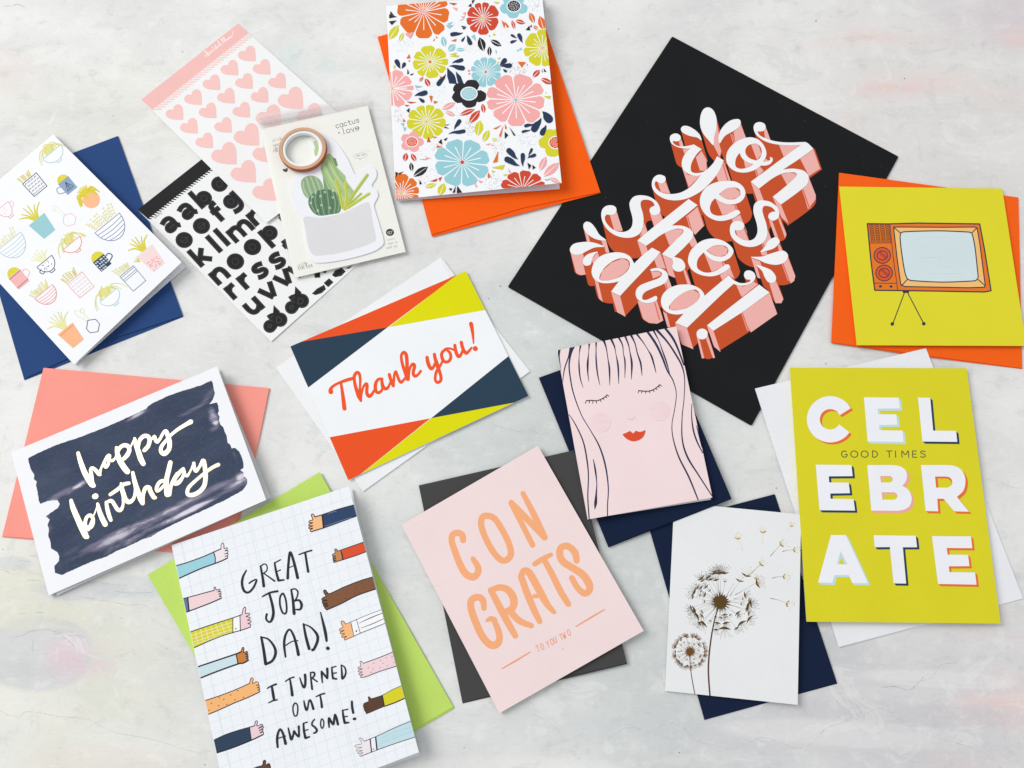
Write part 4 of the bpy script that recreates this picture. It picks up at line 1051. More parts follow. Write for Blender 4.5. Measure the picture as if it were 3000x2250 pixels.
# left column, hands pointing right
arm(L1, [('#9ccfdb', [(55, 408), (200, 365), (380, 300), (520, 240), (538, 300), (542, 372), (340, 450), (90, 562)]),
         ('#eee3e6', [(525, 240), (612, 200), (614, 150), (630, 126), (646, 150), (648, 192), (684, 184), (692, 240), (692, 300), (690, 318), (540, 376), (538, 300)])],
    [([(40, 412), (200, 365), (380, 300), (520, 240), (612, 198)], W1), ([(80, 568), (340, 450), (540, 376), (620, 345), (688, 312)], W2), ([(520, 236), (540, 300), (542, 376)], W1),
     ([(612, 198), (614, 150), (632, 126), (646, 150), (650, 194), (684, 184), (686, 204), (660, 222)], 7), ([(664, 224), (694, 220), (692, 246), (656, 262)], 7), ([(660, 262), (692, 254), (694, 278), (664, 290)], 7), ([(664, 292), (690, 286), (694, 300), (686, 314)], 7)])
arm(L1, [('#62799b', [(140, 806), (212, 796), (222, 955), (180, 972)]), ('#efd3d6', [(212, 796), (300, 765), (420, 732), (525, 705), (540, 664), (552, 690), (590, 686), (612, 740), (616, 792), (500, 850), (340, 912), (222, 952)])],
    [([(140, 808), (212, 788), (300, 765), (420, 732), (528, 704)], 9), ([(170, 976), (222, 956), (340, 912), (500, 850), (614, 798)], 11), ([(208, 796), (224, 958)], 13),
     ([(528, 704), (530, 668), (540, 662), (550, 690), (552, 700), (590, 688), (600, 700), (572, 724)], 7), ([(574, 724), (606, 714), (610, 732), (584, 750)], 7), ([(586, 750), (612, 748), (610, 764), (590, 772)], 7), ([(590, 776), (614, 778), (614, 798)], 7)])
arm(L1, [('#d3cf35', [(225, 1210), (380, 1160), (560, 1100), (755, 1038), (756, 1215), (600, 1265), (430, 1335), (270, 1405)]), ('#f3f4f7', [(755, 1036), (842, 1010), (850, 1192), (756, 1215)]),
         ('#eecdd4', [(842, 1010), (866, 998), (882, 930), (900, 906), (912, 930), (910, 985), (950, 984), (972, 1040), (976, 1080), (968, 1120), (968, 1146), (850, 1188)])],
    [([(295 + i * 62, 1175 - i * 18), (330 + i * 66, 1350 - i * 26)], 7, '#efe2b0') for i in range(-1, 7)] + [([(250, 1245 + k), (500, 1160 + k), (752, 1080 + k)], 7, '#efe2b0') for k in (10, 52, 96, 130)] +
    [([(225, 1214), (380, 1160), (560, 1100), (755, 1038), (866, 998)], 9), ([(270, 1408), (430, 1335), (600, 1265), (756, 1215), (850, 1190), (968, 1150)], 9), ([(756, 1036), (756, 1222)], 8), ([(842, 1012), (848, 1196)], 8),
     ([(866, 998), (882, 930), (902, 904), (914, 930), (908, 984), (945, 980), (960, 996), (916, 1022)], 7), ([(920, 1022), (966, 1036), (960, 1052), (930, 1064)], 7), ([(932, 1064), (975, 1078), (970, 1096), (938, 1106)], 7), ([(940, 1108), (972, 1120), (968, 1148)], 7)], [(792, 1168)], 12)
arm(L2, [('#cadfe5', [(80, 332), (340, 250), (592, 165), (615, 288), (340, 385), (110, 480)]), ('#c9803f', [(592, 165), (660, 128), (680, 76), (694, 96), (692, 140), (740, 128), (752, 190), (750, 240), (700, 268), (615, 290)])],
    [([(70, 336), (340, 245), (592, 160), (658, 130)], 15), ([(100, 486), (340, 390), (615, 292), (680, 282), (750, 246)], 15), ([(592, 165), (616, 290)], 12),
     ([(658, 130), (670, 84), (684, 74), (694, 92), (690, 142), (728, 128), (742, 142), (712, 160)], 9), ([(714, 168), (748, 166), (740, 184), (722, 190)], 9), ([(722, 196), (750, 196), (746, 212), (722, 218)], 9), ([(726, 226), (752, 228), (750, 244)], 8)])
arm(L2, [('#f4b779', [(165, 778), (340, 725), (560, 642), (770, 545), (786, 490), (800, 474), (816, 490), (808, 545), (860, 528), (886, 560), (905, 640), (900, 658), (740, 738), (560, 808), (380, 890), (205, 960)])],
    [([(160, 780), (340, 722), (560, 640), (768, 548)], 9), ([(200, 966), (380, 890), (560, 808), (740, 735), (902, 658)], 10),
     ([(768, 548), (782, 486), (802, 474), (816, 492), (808, 548), (852, 526), (882, 534), (884, 562), (856, 574)], 7), ([(862, 574), (892, 572), (894, 590), (868, 606)], 7), ([(870, 608), (900, 606), (898, 626), (876, 634)], 7), ([(878, 636), (902, 640), (902, 656)], 7)],
    [(370, 733), (430, 758), (520, 700), (614, 644), (266, 810), (236, 900), (362, 840), (470, 824), (576, 762), (688, 730)], 11)
arm(L2, [('#33455a', [(280, 1302), (450, 1222), (620, 1165), (772, 1122), (795, 1290), (600, 1375), (450, 1425), (312, 1470)]), ('#ecced5', [(772, 1122), (834, 1100), (846, 1048), (860, 1038), (872, 1052), (868, 1100), (932, 1084), (950, 1130), (950, 1215), (795, 1282)])],
    [([(280, 1302), (450, 1222), (620, 1165), (772, 1122), (834, 1104)], 10), ([(310, 1468), (450, 1425), (600, 1372), (800, 1290), (880, 1252), (945, 1220)], 13), ([(768, 1120), (790, 1285)], 9), ([(284, 1300), (320, 1468)], 7),
     ([(834, 1104), (844, 1052), (860, 1038), (872, 1054), (864, 1104), (925, 1084), (938, 1098), (884, 1138)], 8), ([(890, 1138), (944, 1114), (946, 1132), (895, 1168)], 8), ([(898, 1168), (940, 1150), (938, 1172), (905, 1198)], 8), ([(905, 1200), (945, 1186), (950, 1206), (940, 1224)], 8)])
arm(L2, [('#6e4a37', [(780, 1700), (860, 1640), (935, 1628), (950, 1570), (968, 1556), (980, 1572), (978, 1618), (1020, 1600), (1040, 1640), (1050, 1700)])],
    [([(820, 1664), (870, 1645), (935, 1624), (948, 1572), (968, 1556), (980, 1574), (976, 1618), (1020, 1600), (1036, 1622), (1048, 1680)], 9), ([(1000, 1632), (1038, 1622)], 7)])
# right column, hands pointing left
arm(R1, [('#32476a', [(590, 134), (400, 185), (240, 240), (248, 378), (420, 320), (600, 256)]), ('#f5bd87', [(236, 250), (150, 270), (140, 245), (122, 240), (116, 256), (130, 296), (100, 310), (92, 340), (84, 380), (104, 418), (116, 422), (246, 382)])],
    [([(590, 136), (400, 188), (236, 244), (152, 268)], 9), ([(600, 256), (420, 322), (246, 384), (116, 424)], 9), ([(232, 248), (246, 382)], 14), ([(260, 366), (440, 306), (540, 274)], 3, '#8fa0b8'), ([(290, 232), (380, 205)], 3, '#8fa0b8'),
     ([(152, 268), (140, 242), (120, 240), (118, 258), (132, 298), (100, 308), (92, 326), (130, 330)], 7), ([(130, 332), (96, 345), (88, 360), (132, 362)], 7), ([(130, 364), (92, 378), (90, 390), (130, 386)], 7), ([(130, 390), (104, 406), (108, 422)], 7)])
arm(R1, [('#db5434', [(690, 524), (560, 570), (440, 615), (455, 720), (600, 672), (710, 630)]), ('#ca8852', [(434, 620), (390, 632), (376, 608), (364, 614), (366, 650), (348, 664), (340, 700), (352, 748), (452, 720)])],
    [([(690, 526), (560, 572), (440, 614), (394, 630)], 7), ([(710, 630), (600, 672), (452, 720), (356, 750)], 7), ([(432, 628), (450, 718)], 11),
     ([(394, 630), (380, 608), (364, 610), (366, 650), (342, 662), (340, 680), (372, 682)], 6), ([(372, 686), (344, 696), (346, 706), (376, 704)], 6), ([(374, 708), (346, 718), (348, 728), (378, 724)], 6), ([(378, 728), (350, 738), (354, 750)], 6)])
arm(R1, [('#83593f', [(790, 894), (640, 940), (460, 1010), (306, 1080), (268, 1044), (250, 1042), (248, 1062), (270, 1106), (236, 1128), (228, 1160), (244, 1215), (280, 1252), (420, 1190), (600, 1100), (815, 1026)])],
    [([(790, 896), (640, 940), (460, 1010), (304, 1080), (270, 1046), (250, 1042), (248, 1062), (272, 1106)], 8), ([(815, 1024), (600, 1098), (440, 1180), (280, 1250)], 9),
     ([(272, 1108), (236, 1124), (228, 1146), (280, 1144)], 7), ([(280, 1152), (236, 1162), (236, 1180), (284, 1178)], 7), ([(284, 1186), (244, 1196), (248, 1208), (290, 1200)], 7), ([(292, 1210), (256, 1222), (276, 1250)], 7)],
    [(394, 1088), (402, 1145), (492, 1045), (494, 1078), (478, 1132), (580, 1014), (574, 1076), (628, 1068), (650, 970), (672, 1014), (726, 942), (762, 994)], 6)
arm(R1, [('#f3f4f8', [(865, 1246), (720, 1300), (595, 1352), (540, 1385), (568, 1526), (640, 1495), (770, 1440), (900, 1390)]), ('#f4ba84', [(532, 1386), (476, 1400), (456, 1374), (436, 1370), (430, 1392), (448, 1430), (418, 1450), (416, 1480), (440, 1530), (468, 1568), (568, 1526)])],
    [([(865, 1246), (720, 1300), (595, 1352), (480, 1400)], 4), ([(900, 1390), (770, 1442), (634, 1496), (568, 1528), (472, 1570)], 5), ([(534, 1388), (566, 1526)], 5), ([(592, 1350), (634, 1498)], 5),
     ([(618, 1392, 4), (740, 1336, 9), (866, 1284, 7)], 7), ([(638, 1444, 4), (760, 1398, 8), (880, 1344, 6)], 6),
     ([(480, 1402), (460, 1374), (436, 1368), (432, 1394), (450, 1432), (416, 1454), (420, 1474), (462, 1466)], 5), ([(462, 1468), (424, 1490), (426, 1506), (466, 1496)], 5), ([(468, 1506), (436, 1530), (444, 1542), (480, 1530)], 5), ([(490, 1530), (466, 1552), (470, 1570)], 5)], [(592, 1474)], 13)
arm(R2, [('#eed2d6', [(800, 88), (600, 170), (388, 248), (366, 220), (346, 226), (356, 284), (322, 300), (322, 360), (344, 410), (356, 434), (420, 430), (600, 356), (850, 278)])],
    [([(800, 88), (600, 170), (390, 246)], 8), ([(850, 278), (600, 358), (430, 424), (356, 436)], 8),
     ([(390, 246), (364, 220), (344, 224), (356, 284), (324, 296), (320, 316), (376, 318)], 6), ([(376, 322), (330, 340), (322, 360), (374, 360)], 6), ([(374, 364), (334, 384), (334, 402), (382, 394)], 6), ([(384, 398), (354, 416), (354, 436)], 6)],
    [(700, 172), (622, 212), (530, 244), (656, 246), (520, 320), (616, 304), (710, 276), (496, 368), (804, 236), (778, 156), (456, 306)], 8)
arm(R2, [('#d7d02d', [(930, 534), (780, 600), (648, 678), (675, 822), (820, 772), (970, 704)]), ('#5d4334', [(645, 676), (500, 722), (468, 690), (450, 696), (458, 756), (400, 780), (382, 812), (400, 880), (430, 926), (480, 914), (670, 826)])],
    [([(930, 536), (780, 602), (645, 676), (500, 722)], 6), ([(970, 706), (820, 774), (675, 826)], 12), ([(675, 826), (540, 882), (430, 928)], 6), ([(645, 680), (672, 824)], 14), ([(400, 800), (450, 790)], 5, '#3a2a26'), ([(392, 842), (456, 832)], 5, '#3a2a26'), ([(406, 878), (470, 866)], 5, '#3a2a26')])
arm(R2, [('#c3dde6', [(1040, 1020), (800, 1120), (560, 1232), (578, 1412), (830, 1322), (1100, 1236)]), ('#f0f0f5', [(480, 1266), (560, 1232), (578, 1412), (500, 1440)]), ('#ece5ea', [(478, 1268), (400, 1296), (356, 1254), (338, 1262), (364, 1330), (290, 1352), (284, 1380), (310, 1440), (346, 1500), (500, 1440)])],
    [([(1040, 1022), (800, 1122), (560, 1234), (400, 1298)], 7), ([(1100, 1236), (830, 1324), (578, 1414), (350, 1502)], 7), ([(482, 1268), (500, 1442)], 13), ([(556, 1244), (574, 1412)], 15),
     ([(640, 1250), (800, 1180), (1040, 1106)], 5, '#9fd0d6'), ([(620, 1330), (800, 1260), (1060, 1156)], 5, '#9fd0d6'), ([(640, 1292), (820, 1220), (1040, 1140)], 4, '#afd6dc'),
     ([(400, 1298), (358, 1252), (338, 1260), (366, 1330), (286, 1350), (284, 1376), (370, 1378)], 5, '#6a6668'), ([(366, 1382), (300, 1410), (298, 1430), (374, 1418)], 5, '#6a6668'), ([(376, 1424), (318, 1450), (320, 1466), (380, 1448)], 5, '#6a6668'), ([(384, 1452), (340, 1486), (350, 1502)], 5, '#6a6668')], [(526, 1402)], 12)
# ------------------------------------------------------------------ black print with extruded lettering
FW, FP, FD = '#f2f3f5', '#efb2ac', '#c8522c'
EXV = lambda p: (15.0 + (p[0] - 1800) * 0.012, 60.0 - (p[1] - 700) * 0.008)      # depth direction in photo px
pr_items = []      # (kind, photo-space outline pieces)
class Face:
    """a letter face: strokes and outlines gathered in photo px so that the drawn depth can be swept from them"""
    def __init__(self): self.quads = []; self.polys = []; self.holes = []
    def stroke(self, view, pts, w=40, cap=True, step=8, smooth=True):
        P = [(p[0], p[1], p[2] if len(p) > 2 else w) for p in pts]
        if smooth and len(P) > 2: P = catmull(P, step)
        L_, R_ = [], []
        for i in range(len(P)):
            a_, b_ = P[max(i - 1, 0)], P[min(i + 1, len(P) - 1)]
            d = math.hypot(b_[0] - a_[0], b_[1] - a_[1]) or 1
            nx, ny = -(b_[1] - a_[1]) / d, (b_[0] - a_[0]) / d
            h = P[i][2] / 2
            L_.append(view((P[i][0] + nx * h, P[i][1] + ny * h))); R_.append(view((P[i][0] - nx * h, P[i][1] - ny * h)))
        for i in range(len(P) - 1): self.quads.append([L_[i], R_[i], R_[i + 1], L_[i + 1]])
        if cap:
            for q in (P[0], P[-1]):
                self.quads.append([view((q[0] + q[2] / 2 * math.cos(t * math.pi / 7), q[1] + q[2] / 2 * math.sin(t * math.pi / 7))) for t in range(14)])
    def poly(self, view, pts, smooth=False):
        if smooth: pts = catmull(pts, 8, True)
        self.polys.append([view(p) for p in pts])
    def outline(self, view, pts, hole=False):
        P = []
        for q in pts:
            P.append(q[:2])
            if len(q) > 2: P.append(q[:2])
        (self.holes if hole else self.polys).append(clean([view(r) for r in catmull(P, 9, True)]))
    def disc(self, view, x, y, r, ry=None):
        ry = ry or r
        self.polys.append([view((x + r * math.cos(t * math.pi / 12), y + ry * math.sin(t * math.pi / 12))) for t in range(24)])
ident = lambda p: p
def emit(name, faces, pinks=(), darks=(), lines=()):
    """depth first, then hand placed light bands, then the white face; depth sits lower than every white face"""
    b = Art(s_pr, ident, prnt, off=0.03)
    for f in faces:
        for q in f.quads + f.polys + f.holes:
            q = hull([tuple(p) for p in q]) if q in f.quads else q
            segs = list(zip(q, q[1:] + q[:1]))
            for p0, p1 in segs:
                v0, v1 = EXV(p0), EXV(p1)
                quad = hull([p0, p1, (p1[0] + v1[0], p1[1] + v1[1]), (p0[0] + v0[0], p0[1] + v0[1])])
                if len(quad) > 2: b.fill(quad, FD)
            if q not in f.holes: b.fill([(x + EXV((x, y))[0], y + EXV((x, y))[1]) for x, y in q], FD)
    for v, P in pinks: b.v = v; b.fill(P, FP)
    for v, P in darks: b.v = v; b.fill(P, FD)
    b.v = ident
    ln = 6.0
    for v, x, y, k in lines:           # thin light reflections running along the depth
        p = v((x, y)); e = EXV(p)
        for j, c in ((0, '#f3a59a'), (1, FD), (2, '#f3a59a')):
            b.stroke([(p[0] + j * 2.3, p[1]), (p[0] + j * 2.3 + e[0] * k, p[1] + e[1] * k)], 2.2, c, smooth=False, cap=False)
    b.build('printed_depth')
    return faces
def white(name, faces):
    b = Art(s_pr, ident, prnt, off=0.16)
    for f in faces:
        for q in f.quads:
            h = hull([tuple(p) for p in q])
            if len(h) > 2: b.fill(h, FW)
        for q in f.polys: b.fill(q, FW)
        for q in f.holes: b.fill(q, None)
    b.build(name)
Z = {}
def face(k): Z[k] = Face(); return Z[k]
# --- flourish drops above the first line
f = face('drop1'); f.poly(vP2, [(228, 62), (290, 100), (328, 200), (325, 320), (300, 420), (292, 520), (230, 460), (160, 370), (128, 270), (135, 160), (170, 85)], True)
f = face('drop2'); f.poly(vP2, [(575, 203), (612, 215), (622, 255), (600, 300), (540, 345), (430, 410), (365, 500), (352, 430), (375, 345), (430, 270), (500, 220)], True)
f = face('drop3'); f.poly(vP1, [(1440, 285), (1500, 300), (1570, 345), (1620, 400), (1638, 465), (1590, 430), (1500, 410), (1420, 375), (1388, 335), (1400, 298)], True)
# --- oh
C = 1
f = face('o')
f.outline(vP2, [(735, 425), (820, 445), (890, 505), (930, 590), (928, 660), (890, 720, C), (940, 720), (980, 695), (972, 664, C), (1000, 672), (1012, 700), (985, 745), (930, 768), (868, 768, C), (790, 822), (690, 852), (590, 848), (510, 810), (455, 740), (445, 660), (470, 580), (540, 500), (640, 445)])
f.outline(vP2, [(790, 502), (720, 520), (680, 570), (685, 630), (730, 680), (810, 708, C), (860, 670), (878, 600), (860, 540), (830, 510)], True)
f.outline(vP2, [(607, 615, C), (570, 670), (555, 730), (565, 785), (620, 808), (700, 795), (778, 752, C), (700, 725), (640, 680)], True)
f = face('h1')
f.outline(vP2, [(855, 240), (910, 262), (925, 310), (900, 345), (855, 355), (822, 352, C), (855, 402), (930, 440), (1050, 475), (1200, 488), (1400, 482, C), (1440, 500), (1505, 565, C), (1345, 680), (1135, 818, C), (1250, 805), (1370, 825), (1430, 870), (1447, 920), (1430, 990), (1370, 1050), (1260, 1135), (1110, 1242, C), (1010, 1148, C),
              (1120, 1060), (1230, 965), (1290, 905), (1302, 870), (1270, 852), (1180, 855), (1090, 880), (1000, 930), (900, 1005), (845, 1047, C), (743, 965, C), (900, 850), (1100, 700), (1250, 590), (1352, 520, C), (1200, 522), (1050, 510), (920, 475), (830, 415), (790, 360), (778, 300), (800, 255)])
# --- yes
f = face('y')
f.outline(vP1, [(1325, 378), (1375, 400), (1388, 440), (1370, 468), (1330, 475), (1288, 468, C), (1300, 500), (1350, 530), (1420, 535), (1480, 528), (1545, 512, C), (1640, 570, C), (1580, 630), (1530, 710), (1508, 780), (1515, 840), (1560, 860), (1640, 852), (1700, 820), (1780, 740), (1828, 655, C), (1908, 705, C), (1850, 840), (1760, 960), (1659, 1060),
              (1550, 1130), (1440, 1175), (1320, 1192), (1200, 1175), (1100, 1120), (1045, 1050), (1035, 980), (1055, 920), (1100, 885), (1150, 882), (1195, 905), (1200, 950), (1160, 985), (1110, 972), (1085, 955, C), (1070, 990), (1085, 1040), (1140, 1090), (1220, 1112), (1310, 1112), (1400, 1090), (1500, 1030), (1590, 935), (1628, 885, C),
              (1590, 895), (1520, 885), (1450, 850), (1405, 790), (1400, 720), (1430, 640), (1500, 560, C), (1430, 562), (1350, 545), (1280, 505), (1254, 450), (1268, 400)])
f = face('e1')
f.outline(vP2, [(455, 955), (560, 965), (640, 1015), (678, 1090), (660, 1165), (600, 1220), (510, 1240), (420, 1228), (350, 1195), (307, 1168, C), (265, 1220), (247, 1290), (270, 1350), (340, 1378), (430, 1368), (520, 1330), (565, 1308), (600, 1315), (617, 1345, C), (560, 1390), (480, 1425), (380, 1442), (290, 1425), (200, 1370), (140, 1280), (125, 1190), (150, 1100), (220, 1020), (330, 970)])
f.outline(vP2, [(545, 1035), (460, 1045), (400, 1080), (358, 1118, C), (410, 1160), (480, 1182), (550, 1175), (605, 1140), (618, 1095), (600, 1055)], True)
f = face('s1')
f.outline(vP2, [(890, 1192), (980, 1210), (1060, 1270), (1088, 1340), (1080, 1400), (1030, 1435), (980, 1430), (955, 1390), (970, 1350), (1010, 1330), (1045, 1330, C), (1010, 1285), (950, 1260), (900, 1265), (885, 1310), (900, 1380), (930, 1470), (945, 1560), (935, 1640), (890, 1705), (800, 1750), (700, 1755), (600, 1720), (520, 1650), (490, 1570), (500, 1490), (540, 1450), (600, 1442),
              (650, 1465), (665, 1505), (640, 1545), (590, 1558), (553, 1550, C), (555, 1590), (590, 1635), (650, 1670), (720, 1680), (780, 1660), (815, 1610), (826, 1550), (815, 1470), (790, 1390), (775, 1320), (785, 1245), (830, 1200)])
# --- she
f = face('s2')
f.outline(vP1, [(920, 1130), (1010, 1150), (1095, 1210), (1135, 1290), (1130, 1340), (1090, 1370), (1040, 1368), (1010, 1335), (1012, 1290), (1040, 1268), (1070, 1258, C), (1050, 1215), (1000, 1187), (940, 1185), (905, 1205), (900, 1260), (925, 1350), (935, 1440), (920, 1530), (880, 1600), (800, 1640), (700, 1645), (590, 1615), (500, 1550), (440, 1460), (420, 1370), (435, 1300), (480, 1260), (550, 1252), (595, 1275),
              (605, 1320), (580, 1358), (530, 1368), (490, 1362, C), (465, 1390), (470, 1440), (510, 1500), (580, 1555), (660, 1575), (730, 1565), (785, 1520), (802, 1450), (795, 1380), (770, 1290), (765, 1220), (800, 1160), (850, 1135)])
f = face('h2')
f.outline(vP1, [(1482, 1176, C), (1590, 1250, C), (1450, 1365), (1280, 1497, C), (1400, 1500), (1490, 1535), (1535, 1590), (1520, 1660), (1450, 1740), (1380, 1810), (1305, 1878, C), (1390, 1905), (1430, 1950), (1440, 1990, C), (1300, 1975, C), (1285, 1905, C), (1158, 1846, C), (1250, 1750), (1350, 1650), (1415, 1580), (1410, 1545), (1350, 1535), (1270, 1555), (1150, 1610), (1050, 1685), (965, 1743, C), (858, 1680, C), (1000, 1560), (1200, 1400)])
f = face('idot'); f.disc(vP3, 1362, 582, 80, 66)
f = face('e2')
f.outline(vP4, [(280, 245), (380, 262), (470, 310), (525, 370), (530, 420), (490, 480), (410, 520), (330, 522), (250, 490), (170, 415, C), (110, 480), (88, 550), (100, 610), (160, 650), (230, 660), (310, 640), (390, 595), (440, 562), (475, 562), (495, 595, C), (430, 645), (340, 690), (240, 705), (130, 685), (40, 635), (-10, 560), (-18, 490), (10, 400), (80, 320), (170, 265)])
f.outline(vP4, [(370, 325), (290, 335), (230, 370), (203, 392, C), (270, 440), (350, 465), (430, 455), (470, 410), (465, 365), (430, 335)], True)
# --- did!
f = face('dropa'); f.poly(vP3, [(250, 40), (300, 60), (350, 120), (400, 200), (478, 265), (380, 260), (290, 220), (220, 150), (202, 95), (215, 55)], True)
f = face('dropb'); f.poly(vP3, [(230, 285), (330, 295), (420, 325), (455, 345), (340, 355), (240, 400), (170, 435), (90, 440), (45, 405), (45, 355), (100, 305)], True)
f = face('dropc'); f.poly(vP3, [(375, 405), (340, 440), (310, 490), (290, 560), (230, 575), (198, 540), (210, 480), (270, 430)], True)
f = face('d1')
f.outline(vP3, [(560, 415), (680, 420), (770, 465), (820, 548, C), (920, 450), (1038, 357, C), (1140, 412, C), (1000, 570), (800, 780), (650, 942, C), (540, 890, C), (635, 765, C), (540, 785), (430, 785), (350, 750), (310, 690), (305, 620), (340, 530), (430, 450)])
f.outline(vP3, [(660, 485), (560, 520), (460, 600), (405, 690), (402, 745), (450, 755), (560, 745), (680, 690), (750, 620), (768, 550), (740, 500)], True)
f = face('i2')
f.outline(vP3, [(1015, 620, C), (1080, 603), (1150, 612), (1210, 650), (1232, 710), (1210, 770), (1150, 810), (1050, 850), (960, 890), (920, 940), (925, 985), (970, 990), (1030, 965), (1085, 942), (1100, 970), (1085, 1000), (1000, 1028), (920, 1020), (860, 980), (838, 920), (850, 860), (900, 810), (1000, 770), (1100, 735), (1150, 700), (1155, 665), (1120, 640), (1070, 638), (1025, 642)])
f = face('d2')
f.outline(vP3, [(1430, 803), (1520, 810), (1610, 850), (1660, 900), (1676, 940, C), (1793, 840), (1968, 692, C), (2053, 775, C), (1900, 910), (1700, 1100), (1465, 1328, C), (1318, 1270, C), (1422, 1158, C), (1330, 1168), (1230, 1145), (1165, 1085), (1145, 1010), (1165, 930), (1230, 860), (1330, 815)])
f.outline(vP3, [(1550, 865), (1450, 890), (1340, 960), (1255, 1050), (1245, 1100), (1300, 1118), (1400, 1108), (1500, 1070), (1590, 1000), (1615, 940), (1600, 890)], True)
f.outline(vP4, [(540, 755, C), (610, 785), (680, 785), (730, 770), (740, 745, C), (690, 740), (662, 700), (672, 650), (715, 632), (770, 650), (800, 700), (780, 760), (720, 800), (640, 818), (560, 805), (530, 790, C)])
f = face('bang'); f.poly(vP4, [(845, 805), (972, 900), (640, 1140), (290, 1365), (212, 1300), (440, 1120)]); 
f = face('bdot'); f.disc(vP4, 152, 1405, 68, 66)
f = face('dropd'); f.poly(vP4, [(1040, 230), (1085, 255), (1090, 300), (1030, 360), (950, 390), (862, 408), (910, 350), (960, 270)], True)
f = face('drope'); f.poly(vP4, [(1120, 392), (1180, 420), (1195, 470), (1150, 535), (1050, 565), (930, 545), (840, 505), (745, 470), (870, 465), (980, 430)], True)
f = face('dropf'); f.poly(vP4, [(812, 568), (900, 590), (990, 630), (1045, 700), (1045, 755), (1000, 785), (950, 770), (910, 710), (880, 640)], True)
